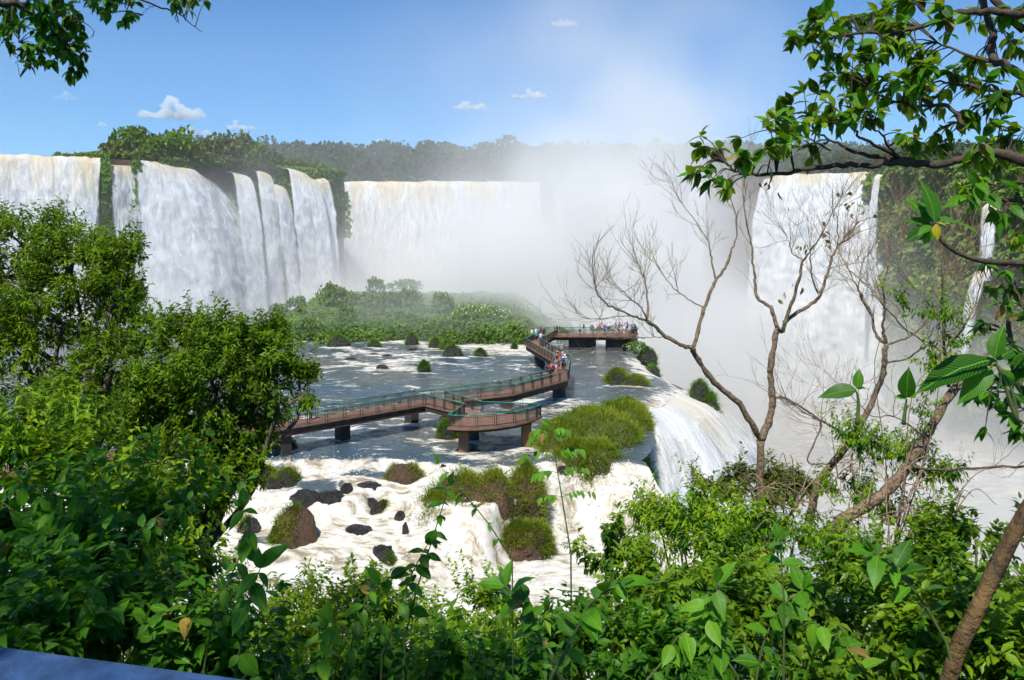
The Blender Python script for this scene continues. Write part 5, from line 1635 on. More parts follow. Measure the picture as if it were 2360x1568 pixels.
person(*C_(580, 1020), 180, 'walk', 'person in strapless purple and white dress walking this way', ('tank', PU), ('skirt', LIL), ('long_hair', HBR))
person(*C_(655, 985), 175, 'walk', 'person in dark shorts and brown top beside the purple dress', ('tank', (0.12, 0.05, 0.04)), ('shorts', BK), ('long_hair', HBR), skin=1)
person(*C_(800, 985), -5, 'walk', 'person in navy shirt, dark trousers and a white sun hat', ('shirt', NV), ('trousers', BK), ('hair', HB), (('hat', WH),), h=1.05)
person(*C_(890, 965), 5, 'stand', 'person in teal striped shirt and white hat by the right rail', ('shirt', (0.12, 0.3, 0.32)), ('shorts', TAN), ('hair', HBR), (('hat', WH),), skin=1)
person(*C_(350, 1190), -60, 'photo', 'person in red shirt with black backpack taking a photo', ('shirt', RD), ('trousers', RD), ('hair', HB), (('backpack', BK),))
person(*C_(490, 1150), 60, 'photo', 'person in dark red top facing the red-shirted photographer', ('tank', MAR), ('shorts', BK), ('hair', HB))
person(0, 0, -45, 'lean', 'person in dark clothes leaning on the rail at the left end of the walkway', ('shirt', BK), ('trousers', NV), ('hair', HB), pos=(-18.4, 73.6))
# ================================================================== FOREGROUND SLOPE
rg = np.random.default_rng(23)
Z8, Z4 = zc(2600, 0, 1.4251), zc(2200, 600, 1.2447)
def ground_z(x, y):
    x = np.asarray(x, float); y = np.asarray(y, float)
    z = 17.25 - 0.66 * np.clip(y - 1.6, 0, 34) - 0.25 * np.clip(y - 35.6, 0, 40)
    return z - 0.05 * np.clip(x, -12, 20) * sstep(4, 25, y)
def make_slope():
    xs = np.linspace(-34, 40, 110)
    ys = np.concatenate([np.linspace(-14, 3, 12), np.linspace(3.6, 46, 80)])
    X, Y = [a.ravel() for a in np.meshgrid(xs, ys, indexing='ij')]
    z = ground_z(X, Y) + fbm(np.stack([X, Y, 0 * X], 1) * 0.5, 4, 2) * 0.35 * sstep(2, 5, Y)
    struct(mk('slope', np.stack([X, Y, z], 1), grid_faces(110, len(ys)), M_SOIL))
make_slope()

T_FULL = [leaf_tmpl(0.27, 0.30, 0.22), leaf_tmpl(0.24, 0.18, 0.38), leaf_tmpl(0.30, 0.25, 0.10), leaf_tmpl(0.26, 0.40, 0.30)]
T_MID = leaf_tmpl(0.24, 0.3, 0.25, 'mid')
T_MIDW = leaf_tmpl(0.30, 0.3, 0.25, 'mid')
T_FARL = leaf_tmpl(0.21, 0.35, 0.2, 'far')
T_NEAR = leaf_tmpl(0.26, 0.3, 0.28, 'near')
T_SLIM = leaf_tmpl(0.17, 0.3, 0.3, 'mid')
M_DEAD = leaf_mat('leaf_dead', (0.16, 0.10, 0.03), (0.34, 0.24, 0.04), (0.4, 0.3, 0.04), 0.3, use_attr=False)
_leafdata = {}
def leaf_data(k, mat):
    if (k, mat.name) not in _leafdata:
        me = mesh_data('leaf', *T_FULL[k], True)
        me.materials.append(mat)
        _leafdata[(k, mat.name)] = me
    return _leafdata[(k, mat.name)]

def leaf_objects(parent, pos, d, up, L, mat):
    """each leaf an object of its own"""
    M = frames(d, up)
    org = np.array(parent.location)
    for i in range(len(pos)):
        mm = mat if len(pos) == 1 or rg.uniform() > 0.03 else M_DEAD
        o = link('leaf', leaf_data(int(rg.integers(0, 4)), mm), None, parent)
        m = Matrix(((*(M[i][0] * L[i]), pos[i][0] - org[0]), (*(M[i][1] * L[i]), pos[i][1] - org[1]), (*(M[i][2] * L[i]), pos[i][2] - org[2]), (0, 0, 0, 1)))
        o.matrix_local = m

def px_blobs(bl):
    r = []
    for b in bl:
        u, v, d, ru, rv = b[:5]
        c = P(u, v, d)
        rx, rz = ru / FPX * d, rv / FPX * d
        r.append((c[0], c[1], c[2], rx, (b[5] if len(b) > 5 else rx), rz))
    return r

def sub(o, vs):
    return np.asarray(vs) - np.array(o.location)

def stems(t, base, tips, r0, r1, mat, n=4, sag=0.3, name='stem', sides=6, one=False):
    mb = MB()
    for q in tips:
        a, b = np.asarray(base, float), np.asarray(q, float)
        mid1 = a * 0.62 + b * 0.38 + np.array([0, 0, 0.22]) * np.linalg.norm(b - a) * sag + rg.normal(size=3) * 0.05 * np.linalg.norm(b - a)
        mid2 = a * 0.25 + b * 0.75 + rg.normal(size=3) * 0.04 * np.linalg.norm(b - a)
        pth = smooth_path([a, mid1, mid2, b], n)
        if one:
            mb.tube(sub(t, pth), np.linspace(r0, r1, len(pth)), sides)
        else:
            MB().tube(sub(t, pth), np.linspace(r0, r1, len(pth)), sides).build(name, mat, t, True)
    if one and tips is not None and len(tips):
        stuff(mb.build(name, mat, t, True))

def leafy_tree(name, label, cat, blobs, ntw, per, leaf, mat, tmpl, base=None, sprigs=26, gaps=0.12, mat2=None, bark=None, trunk_r=0.12, shell=0.45, lump=0.3, under=0.35, droop=0.4, spread=0.9, singles=0, smat=None, seed=3, twig_len=0.35, group=None, boughs=10, stemr=0.035):
    B = px_blobs(blobs) if len(blobs[0]) <= 6 and blobs[0][0] > 40 or blobs[0][0] < -40 or True else blobs
    c = np.mean([b[:3] for b in B], 0)
    if base is None:
        base = np.array([c[0], c[1] + 0.2, float(ground_z(c[0], c[1] + 0.2))])
    t = thing(name, label, cat, tuple(base), 0, group)
    p, d = blob_points(B, ntw, rg, shell, lump, seed, under)
    sz = np.mean([b[3] for b in B])
    cl = fbm(p * (1.6 / sz) + seed, 3, seed + 2)
    keep = cl > -gaps                                            # open gaps between the sprays
    p, d, cl = p[keep], d[keep], cl[keep]
    own = fbm(p * (2.3 / sz) + seed * 2 + 9, 3, seed + 6) > 0.16     # sprays of a second, darker plant grown through it
    if trunk_r:
        own[:] = False
    v, f, tint = leafy(p[~own], d[~own] * 0.9 + np.array([0, 0, 0.05]), per, leaf, rg, tmpl, spread, droop, twig_len)
    tint = np.clip(tint * 0.85 + np.repeat(cl[~own], per * len(tmpl[0])) * 0.7 - 0.02, 0, 1)
    fo_ = MB().add(sub(t, v), f, tint)
    if own.any():
        v, f, tint = leafy(p[own] * 1.0, d[own] * 0.9 + np.array([0, 0, 0.15]), per, leaf * 1.15, rg, tmpl, spread, droop, twig_len)
        stuff(mk('foliage', sub(t, v), f, mat2 or M_LEAF_DEEP, t, False, {'tint': tint}))
    if sprigs:                                                   # shoots standing out of the outline
        ok = np.where(d[:, 2] > -0.2)[0]
        ix = rg.choice(ok, min(sprigs, len(ok)), replace=False)
        dd = unit(d[ix] * 0.8 + np.array([0, 0, 0.55]) + rg.normal(size=(len(ix), 3)) * 0.3)
        ln = leaf * rg.uniform(2.2, 4.5, len(ix))
        e = p[ix] + dd * ln[:, None]
        for q_ in (0.35, 0.6, 0.85):
            v2, f2, t2 = leafy(p[ix] + dd * (ln * q_)[:, None], dd, 5, leaf, rg, tmpl, 0.8, droop * 0.8, leaf * 1.2)
            fo_.add(sub(t, v2), f2, np.clip(t2 * 0.6 + 0.35, 0, 1))
    stuff(fo_.build('foliage', mat, t, False, 'tint'))
    # boughs
    tips = [np.array(b[:3]) - np.array([0, 0, b[5] * 0.25]) for b in B]
    if trunk_r:
        top = np.array([base[0] * 0.4 + c[0] * 0.6, base[1] * 0.4 + c[1] * 0.6, base[2] * 0.35 + c[2] * 0.65])
        pth = smooth_path([base - np.array([0, 0, .3]), base * 0.6 + top * 0.4 + rg.normal(size=3) * 0.1, top], 5)
        MB().tube(sub(t, pth), np.linspace(trunk_r, trunk_r * 0.6, len(pth)), 9).build('trunk', bark or M_BARK, t, True)
        stems(t, top, tips, trunk_r * 0.55, trunk_r * 0.16, bark or M_BARK, name='branch')
        nb = [p[i] for i in rg.choice(len(p), min(boughs * 6, len(p)), replace=False)]
        mb = MB()
        for q in nb:
            a = min(tips, key=lambda z: np.linalg.norm(z - q))
            mb.tube(sub(t, smooth_path([a, a * 0.5 + q * 0.5 + np.array([0, 0, .12]), q], 3)), np.linspace(trunk_r * 0.16, 0.004, 7), 4)
        stuff(mb.build('twigs', bark or M_BARK, t, True))
    else:
        nb = [p[i] for i in rg.choice(len(p), min(boughs, len(p)), replace=False)]
        stems(t, base, tips, stemr, stemr * 0.4, bark or M_STEM, one=True, name='stems')
        mb = MB()
        for q in nb:
            a = min(tips, key=lambda z: np.linalg.norm(z - q))
            mb.tube(sub(t, smooth_path([a, a * 0.5 + q * 0.5 + np.array([0, 0, .06]), q], 3)), np.linspace(stemr * .4, 0.003, 7), 4)
        if nb:
            stuff(mb.build('twigs', bark or M_STEM, t, True))
    if singles:                                                  # the largest leaves, one by one
        p, d = blob_points(B, singles * 2, rg, 0.15, lump, seed, under)
        front = np.argsort(p[:, 1] + rg.uniform(0, 0.4, len(p)))[:singles]
        p, d = p[front], d[front]
        ld = d * 0.5 + rnd_dirs(len(p), rg) * 0.7 + np.array([0, 0, -droop])
        leaf_objects(t, p, ld, np.array([0, -0.2, 1.0]) + rg.normal(size=p.shape) * 0.3, leaf * rg.uniform(0.9, 1.35, len(p)), smat or M_ROW_LEAF)
    return t

# ------------------------------------------------------------------ big tree at the left
leafy_tree('broadleaf_tree', 'large dense green tree filling the left side above the river', 'tree',
    [(60, 548, 23, 115, 98), (-20, 660, 23, 150, 130), (165, 610, 22, 110, 90), (250, 600, 21.5, 60, 60), (300, 575, 21, 48, 55), (150, 720, 22, 150, 110), (255, 690, 21, 85, 90),
     (60, 800, 22, 150, 100), (260, 830, 20.5, 100, 100), (170, 930, 20, 140, 90), (10, 950, 21, 120, 90), (310, 740, 20.5, 50, 80), (330, 930, 20, 80, 80)],
    9000, 9, 0.155, M_LEAF_TREE, T_FARL, base=np.array((-10.5, 20.5, 5.0)), trunk_r=0.2, sprigs=240, gaps=0.16, seed=5, shell=0.6, lump=0.6, under=0.5, boughs=16)
leafy_tree('broadleaf_tree', 'rounded bright green tree reaching over the left end of the walkway', 'tree',
    [(430, 790, 19.5, 95, 85), (545, 790, 19, 85, 90), (500, 880, 18.5, 120, 95), (620, 790, 19, 60, 75), (640, 880, 18.5, 75, 80), (712, 890, 18.5, 42, 60), (690, 860, 18.6, 50, 30),
     (390, 920, 19, 105, 95), (560, 990, 18.5, 85, 80), (330, 1010, 19, 100, 90), (450, 1060, 18.2, 110, 70), (400, 1120, 18, 100, 60), (540, 1080, 18.2, 80, 60), (450, 1160, 17.6, 100, 50), (360, 1200, 17.2, 80, 50)],
    9600, 9, 0.15, M_LEAF_TREE, T_FARL, base=np.array((-7.2, 18.0, 6.6)), trunk_r=0.17, sprigs=240, gaps=0.16, seed=9, shell=0.6, lump=0.6, under=0.5, boughs=18)

# low growth over the whole slope, seen only through the gaps
def make_undergrowth():
    n = 7000
    u = rg.uniform(-150, 2500, n)
    d = rg.uniform(8.5, 24, n)
    vt = np.interp(u, [-150, 400, 520, 1300, 1400, 2500], [1250, 1300, 1425, 1430, 1330, 1310])
    v = vt + (1620 - vt) * rg.uniform(0, 1, n) + 40 * fbm(np.stack([u * .01, d * .2, 0 * u], 1), 3, 7)
    p = np.stack([(u - U0) / FPX * d, d, EYE - (v - V0) / FPX * d], 1)
    p = p[p[:, 2] > ground_z(p[:, 0], p[:, 1])]
    vv, f, t = leafy(p, np.array([0, -0.3, 0.8]) + rg.normal(size=p.shape) * .5, 7, 0.16, rg, T_FARL, 0.9, 0.4, 0.3)
    stuff(mk('undergrowth', vv, f, M_LEAF_TREE, None, False, {'tint': t}))
make_undergrowth()

# ------------------------------------------------------------------ lit bushes on the slope
DENSE = dict(trunk_r=0, shell=0.65, lump=0.4, gaps=-0.06)
leafy_tree('bush', 'lime green bush with long drooping leaves at the left edge', 'bush', [(40, 1000, 11, 110, 60), (130, 1030, 11, 90, 60), (190, 985, 11.5, 60, 40), (-20, 1060, 10.5, 90, 80)], 1054, 8, 0.20, M_LEAF_LIME, T_SLIM, sprigs=45, seed=11, droop=0.8, **DENSE)
leafy_tree('bush', 'yellow green sunlit bush in the left thicket', 'bush', [(160, 1110, 10, 130, 60), (290, 1130, 10, 90, 55), (370, 1190, 10, 70, 60)], 1054, 8, 0.155, M_LEAF_LIME, T_MIDW, sprigs=45, seed=13, **DENSE)
leafy_tree('bush', 'lime bush behind dark leaves beside the rapids at left', 'bush', [(400, 1270, 12, 80, 70), (350, 1330, 12, 110, 80), (450, 1330, 12.5, 60, 50)], 1054, 8, 0.15, M_LEAF_LIME, T_MID, sprigs=45, seed=15, **DENSE)
leafy_tree('bush', 'yellow green bush along the water at the lower left', 'bush', [(560, 1370, 15, 110, 45), (680, 1400, 15, 110, 50), (610, 1450, 14, 140, 60)], 1530, 8, 0.15, M_LEAF_LIME, T_SLIM, sprigs=45, seed=17, **DENSE)
leafy_tree('bush', 'fresh green bush below the middle of the rapids', 'bush', [(800, 1400, 14, 110, 50), (880, 1420, 13.5, 90, 50), (760, 1480, 13, 150, 70)], 1394, 8, 0.15, M_LEAF_LIME, T_MID, sprigs=45, seed=19, **DENSE)
leafy_tree('bush', 'olive green scrub in the gap at the bottom centre', 'bush', [(1000, 1430, 16, 110, 50), (1100, 1400, 16, 90, 60), (1060, 1500, 14, 140, 60)], 1360, 8, 0.14, M_LEAF_LIME, T_MID, sprigs=45, seed=21, **DENSE)
leafy_tree('bush', 'leafy lime vine thicket under the bare trees', 'thicket', [(1520, 1195, 13.5, 90, 55), (1610, 1180, 13.5, 100, 65), (1700, 1200, 14, 90, 60), (1580, 1270, 12.5, 140, 70), (1720, 1280, 12.5, 110, 70), (1830, 1230, 13.5, 90, 60)], 3910, 8, 0.125, M_LEAF_LIME, T_SLIM, sprigs=45, seed=23, droop=0.9, **DENSE)
leafy_tree('bush', 'glossy bush with rounded top left of the vine thicket', 'bush', [(1400, 1230, 12, 40, 45), (1395, 1290, 12, 55, 50), (1450, 1330, 11.5, 90, 60), (1540, 1345, 11, 90, 50)], 1360, 8, 0.125, M_LEAF_TREE, T_MIDW, sprigs=45, seed=25, droop=0.8, **DENSE)
leafy_tree('bush', 'yellow green creeper hanging from the leaning trunk', 'creeper', [(1980, 1010, 14.3, 70, 60), (2060, 1040, 14.3, 80, 60), (2150, 1090, 14.3, 70, 50), (1960, 1130, 14.2, 90, 50), (2090, 1180, 14.2, 90, 60), (1960, 1260, 12, 110, 60)], 1530, 8, 0.115, M_LEAF_LIME, T_SLIM, sprigs=45, seed=27, droop=0.9, trunk_r=0, stemr=0.012, bark=M_TWIG, shell=0.7, lump=0.4)
leafy_tree('bush', 'dark green bush at the right beneath the leaning trunk', 'bush', [(2150, 1250, 12, 90, 50), (2250, 1230, 12, 90, 60), (2020, 1330, 11, 130, 60), (2190, 1340, 10, 150, 80)], 2210, 8, 0.125, M_LEAF_TREE, T_NEAR, sprigs=45, seed=29, **DENSE)
leafy_tree('bush', 'sunlit mixed bush at the lower right', 'bush', [(1650, 1400, 9, 160, 70), (1830, 1420, 9, 150, 80), (1980, 1450, 9, 120, 80), (1500, 1440, 9, 120, 70)], 2550, 8, 0.12, M_LEAF_TREE, T_NEAR, sprigs=45, seed=31, **DENSE)
leafy_tree('bush', 'green bush filling the bottom right corner', 'bush', [(2100, 1480, 7, 130, 90), (2280, 1450, 7, 110, 110), (2330, 1540, 6.5, 90, 80), (1900, 1540, 7, 160, 70)], 1700, 8, 0.125, M_LEAF_TREE, T_NEAR, sprigs=45, seed=33, **DENSE)
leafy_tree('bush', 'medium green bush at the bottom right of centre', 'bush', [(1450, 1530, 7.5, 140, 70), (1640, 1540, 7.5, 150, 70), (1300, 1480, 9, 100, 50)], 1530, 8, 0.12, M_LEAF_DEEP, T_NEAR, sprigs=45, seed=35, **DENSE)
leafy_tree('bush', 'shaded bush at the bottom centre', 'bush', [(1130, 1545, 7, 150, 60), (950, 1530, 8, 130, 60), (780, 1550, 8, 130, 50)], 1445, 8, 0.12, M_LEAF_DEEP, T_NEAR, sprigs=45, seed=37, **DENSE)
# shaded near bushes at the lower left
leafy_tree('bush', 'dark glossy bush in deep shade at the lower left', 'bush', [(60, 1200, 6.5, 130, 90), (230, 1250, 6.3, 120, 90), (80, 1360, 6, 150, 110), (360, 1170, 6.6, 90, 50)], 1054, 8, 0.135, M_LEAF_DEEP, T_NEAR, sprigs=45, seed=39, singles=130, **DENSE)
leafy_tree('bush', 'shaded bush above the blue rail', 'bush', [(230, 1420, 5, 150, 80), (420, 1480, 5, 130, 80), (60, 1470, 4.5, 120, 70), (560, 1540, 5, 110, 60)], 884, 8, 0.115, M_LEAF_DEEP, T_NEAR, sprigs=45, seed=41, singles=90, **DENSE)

# ------------------------------------------------------------------ olive umbrella tree below, by the gorge
leafy_tree('umbrella_tree', 'olive flat-topped tree standing before the misty gorge', 'tree', [(1650, 1110, 40, 55, 24), (1720, 1092, 40, 60, 22), (1800, 1100, 40, 60, 24), (1860, 1125, 40, 40, 20), (1740, 1125, 39, 120, 26)], 1500, 7, 0.30, M_LEAF_OLIVE, T_MID, base=np.array((12.2, 40.0, -4.5)), trunk_r=0.2, seed=43, shell=0.6, under=0.3, twig_len=0.6, lump=0.3)

# ------------------------------------------------------------------ bare trees
def twig_fan(mb, p, d, L, r, depth, rgx, up=0.35):
    """recursive upward-curving twigs"""
    n = 5
    pts = [p]
    dd = unit(d)
    for i in range(n):
        dd = unit(dd + np.array([0, 0, up * 0.25]) + rgx.normal(size=3) * 0.10)
        pts.append(pts[-1] + dd * L / n)
    pts = np.array(pts)
    mb.tube(pts, np.linspace(r, max(r * 0.45, 0.0022), n + 1), 4 if r > 0.006 else 3, cap=False)
    if depth <= 0:
        return
    k = rgx.integers(2, 4)
    for i in range(k):
        j = int(rgx.integers(1, n + 1))
        ax = rnd_dirs(1, rgx)[0]
        nd_ = unit(unit(pts[j] - pts[j - 1]) + ax * 0.75 + np.array([0, 0, 0.15]))
        twig_fan(mb, pts[j], nd_, L * rgx.uniform(0.5, 0.85), max(r * 0.55, 0.0026), depth - 1, rgx, up)

def bare_tree(name, label, limbs, d0, twd, seed, base_r, mat=M_BARK, dens=1.0, tmat=M_TWIG):
    """limbs: (list of picture points, start radius m, end radius m, depth drift m)"""
    r_ = np.random.default_rng(seed)
    first = P(*limbs[0][0][0], d0)
    t = thing(name, label, 'tree', tuple(first))
    mb = MB()
    for i, (pts, ra, rb, dr) in enumerate(limbs):
        n = len(pts)
        q = np.array([P(u, v, d0 + dr[0] + (dr[1] - dr[0]) * k / (n - 1)) for k, (u, v) in enumerate(pts)])
        pth = smooth_path(q, 5)
        pth[1:-1] += r_.normal(size=(len(pth) - 2, 3)) * 0.008
        rad = 0.74 * np.linspace(ra, rb, len(pth)) * (1 + 0.10 * r_.normal(size=len(pth)))
        MB().tube(sub(t, pth), rad, 9 if ra > 0.03 else 6).build('trunk' if i == 0 else 'branch', mat, t, True)
        # twigs along the outer half and a fan at the tip
        if rb < 0.035:
            m = int((8 + 9 * r_.uniform()) * dens)
            for k in range(m):
                j = int(r_.integers(len(pth) // 3, len(pth)))
                tn = unit(pth[j] - pth[j - 1])
                dirn = unit(tn * 0.6 + rnd_dirs(1, r_)[0] * 0.75 + np.array([0, -0.1, 0.3]))
                twig_fan(mb, sub(t, pth[j]), dirn, r_.uniform(0.5, 1.1) * twd, 0.0062, 2, r_)
            for k in range(3):
                twig_fan(mb, sub(t, pth[-1]), unit(unit(pth[-1] - pth[-3]) + rnd_dirs(1, r_)[0] * 0.5), twd * r_.uniform(.8, 1.2), rb * 0.6, 2, r_)
    stuff(mb.build('twigs', tmat, t, True))
    return t
def z4(*pts):
    return [Z4(*p) for p in pts]
M_BARK_A = simple_mat('bark_lichen', (0.06, 0.040, 0.024), (0.29, 0.205, 0.125), 22.0, 0.85, 0.5, detail=2.0)
A = [([(1778, 1300), (1760, 1210), (1751, 1110), (1753, 1015)], .115, .10, (0, 0)),
     ([(1753, 1015), (1735, 985), *z4((940, 1260), (850, 1190), (770, 1100), (720, 1020), (708, 985))], .085, .065, (0, -.6)),
     (z4((708, 985), (650, 970), (580, 930), (520, 880), (482, 852)), .055, .04, (-.6, -.9)),
     (z4((482, 852), (430, 835), (350, 800), (290, 775), (240, 720), (222, 665)), .032, .012, (-.9, -1.3)),
     (z4((482, 852), (486, 800), (485, 740), (472, 650), (440, 570)), .034, .012, (-.9, -.4)),
     (z4((482, 850), (455, 790), (400, 740), (340, 690)), .02, .008, (-.9, -1.6)),
     (z4((708, 985), (730, 940), (755, 830), (775, 770), (800, 700), (825, 650), (870, 590), (895, 530)), .055, .036, (-.6, .2)),
     (z4((895, 530), (925, 440), (925, 330), (900, 250)), .03, .01, (.2, .5)),
     (z4((825, 650), (800, 540), (790, 470), (740, 380), (660, 270)), .026, .008, (0, .6)),
     (z4((765, 790), (700, 750), (640, 710), (580, 650), (520, 560)), .022, .008, (-.3, .3)),
     (z4((575, 930), (520, 935), (470, 935), (420, 930)), .012, .005, (-.7, -.9)),
     (z4((430, 835), (350, 825), (280, 840), (190, 838)), .014, .005, (-.9, -1.2)),
     ([(1753, 1015), *z4((1085, 1369), (1108, 1270), (1100, 1150), (1097, 1090), (1117, 980), (1132, 890))], .10, .075, (0, .3)),
     (z4((1132, 890), (1105, 800), (1085, 775), (1032, 740), (1020, 650), (1010, 560), (1000, 460), (975, 350), (960, 200)), .06, .014, (.3, .8)),
     (z4((1132, 890), (1160, 900), (1182, 820), (1212, 740), (1242, 640), (1256, 555)), .06, .035, (.3, 0)),
     (z4((1256, 555), (1300, 500), (1360, 410), (1440, 250)), .028, .01, (0, -.4)),
     (z4((1256, 548), (1205, 515), (1190, 460), (1150, 390)), .02, .008, (0, .4)),
     (z4((1165, 860), (1230, 810), (1300, 770), (1345, 720), (1382, 610), (1412, 520), (1440, 470)), .055, .03, (.3, .9)),
     (z4((1440, 470), (1500, 400), (1560, 350), (1690, 320), (1735, 260)), .02, .006, (.9, 1.1)),
     (z4((1432, 480), (1432, 360), (1440, 260)), .018, .007, (.9, .6)),
     (z4((1335, 715), (1305, 640), (1298, 560), (1296, 510)), .026, .014, (.6, .3)),
     (z4((1395, 590), (1480, 570), (1545, 562)), .014, .006, (.8, 1.0)),
     ([*z4((1112, 1235), (1160, 1235), (1230, 1270), (1290, 1310), (1350, 1369)), (1860, 1060), (1900, 1070)], .035, .02, (.1, .6))]
tA = bare_tree('bare_tree', 'tall forked leafless tree in front of the misty gorge', A, 16.0, 0.68, 4, .11, M_BARK_A, 0.48)
Bt = [([(1848, 1270), (1868, 1185), (1885, 1115), (1925, 1060), (1962, 1012), (2000, 945), (2028, 880), *z4((1668, 1050), (1672, 965))], .10, .06, (0, 0)),
      (z4((1672, 965), (1620, 920), (1600, 830), (1560, 740), (1510, 650), (1480, 570)), .05, .012, (0, .5)),
      (z4((1672, 965), (1660, 880), (1665, 780), (1660, 680), (1690, 560)), .045, .012, (0, -.4)),
      (z4((1680, 970), (1790, 930), (1850, 880), (1900, 800), (1935, 700)), .03, .01, (0, .7)),
      (z4((1668, 1060), (1780, 1040), (1860, 980), (1960, 940)), .028, .01, (0, -.6)),
      ([(1962, 1012), (1920, 985), (1870, 960), (1820, 930)], .03, .012, (0, -.8)),
      (z4((1600, 830), (1540, 700), (1560, 560), (1620, 470)), .02, .008, (.2, .9)),
      (z4((1790, 930), (1740, 800), (1650, 720), (1560, 640)), .016, .006, (.3, .9))]
bare_tree('bare_tree', 'leafless spotted tree right of the tall forked one', Bt, 15.0, 0.75, 6, .1, M_BARK_A, 0.5)
Ct = [([(1880, 1262), (1935, 1205), (1995, 1165), (2050, 1125), (2092, 1070), (2132, 1010), (2175, 930), (2205, 890)], .15, .095, (0, .3)),
      ([(2205, 890), (2230, 850), (2265, 825), (2300, 780)], .06, .02, (.3, .8)),
      (z4((1985, 1180), (1965, 1010), (1957, 850), (1950, 650), (1948, 480)), .04, .012, (.2, 0)),
      (z4((1965, 1010), (1880, 960), (1780, 900), (1680, 800), (1580, 680), (1490, 600)), .03, .008, (.1, .9)),
      (z4((1960, 1000), (2060, 880), (2120, 760), (2150, 640)), .03, .01, (.1, .5)),
      (z4((1957, 850), (1860, 740), (1780, 640), (1740, 540)), .02, .007, (0, .5)),
      (z4((1950, 650), (2010, 560), (2080, 480)), .016, .006, (0, .4)),
      ([(2092, 1070), (2150, 1085), (2240, 1080), (2359, 1075), (2420, 1070)], .028, .022, (0, -3.0)),
      ([(2132, 1010), (2060, 960), (2010, 960), (1950, 900)], .02, .008, (0, -.5))]
tC = bare_tree('leaning_tree', 'leaning trunk tangled with creepers at the right', Ct, 13.5, 0.75, 8, .12, M_BARK_A, 0.6)
leafy_tree('hanging_creeper', 'green creeper clump hung in the twigs of the leaning tree', 'creeper', [(2165, 720, 13.6, 70, 45), (2190, 790, 13.6, 60, 80), (2150, 850, 13.6, 35, 70), (2080, 690, 13.8, 40, 45), (2130, 950, 13.5, 30, 60)], 420, 7, 0.10, M_LEAF_LIME, T_SLIM, seed=45, droop=0.9, trunk_r=0, stemr=0.012, bark=M_TWIG, shell=0.8, lump=0.4, base=np.array((6.4, 13.6, 13.5)))
# bare vine stems tangled through the thicket under the leaning tree
mb = MB()
for k in range(90):
    u, v = rg.uniform(1780, 2200), rg.uniform(1090, 1330)
    d = 12.4 + rg.uniform(-.8, .8)
    a, b = P(u, v, d), P(u + rg.uniform(-130, 130), v + rg.uniform(-110, 40), d + rg.uniform(-.5, .5))
    m_ = (a + b) / 2 + np.array([0, 0, rg.uniform(-.15, .35)])
    mb.tube(sub(tC, smooth_path([a, m_, b], 5)), np.linspace(.011, .004, 11), 5)
stuff(mb.build('vine_stems', M_TWIG, tC, True))
# a few withered leaves on the tall bare tree
rl = np.random.default_rng(5)
pp = np.array([P(*Z4(x, y), 16 + rl.uniform(-.6, .6)) for x, y in ((1443, 200), (1490, 205), (1400, 295), (1490, 320), (1480, 270), (1495, 270), (1345, 360), (1370, 410), (1385, 435), (1240, 470), (1270, 492), (1285, 465), (1385, 470), (1212, 685), (1250, 695), (1265, 700), (1148, 745), (1165, 720), (1135, 230), (1190, 290), (1110, 180), (1060, 160), (1490, 405), (1680, 250), (1610, 300))])
pp = np.repeat(pp, 2, 0) + rl.normal(size=(len(pp) * 2, 3)) * 0.04
leaf_objects(tA, pp, np.array([0, 0, -1.0]) + rl.normal(size=pp.shape) * 0.45, rl.normal(size=pp.shape) + np.array([0, -1, .3]), rl.uniform(.09, .14, len(pp)), leaf_mat('leaf_withered', (0.10, 0.11, 0.02), (0.22, 0.15, 0.04), (0.3, 0.3, 0.05), 0.3, use_attr=False))

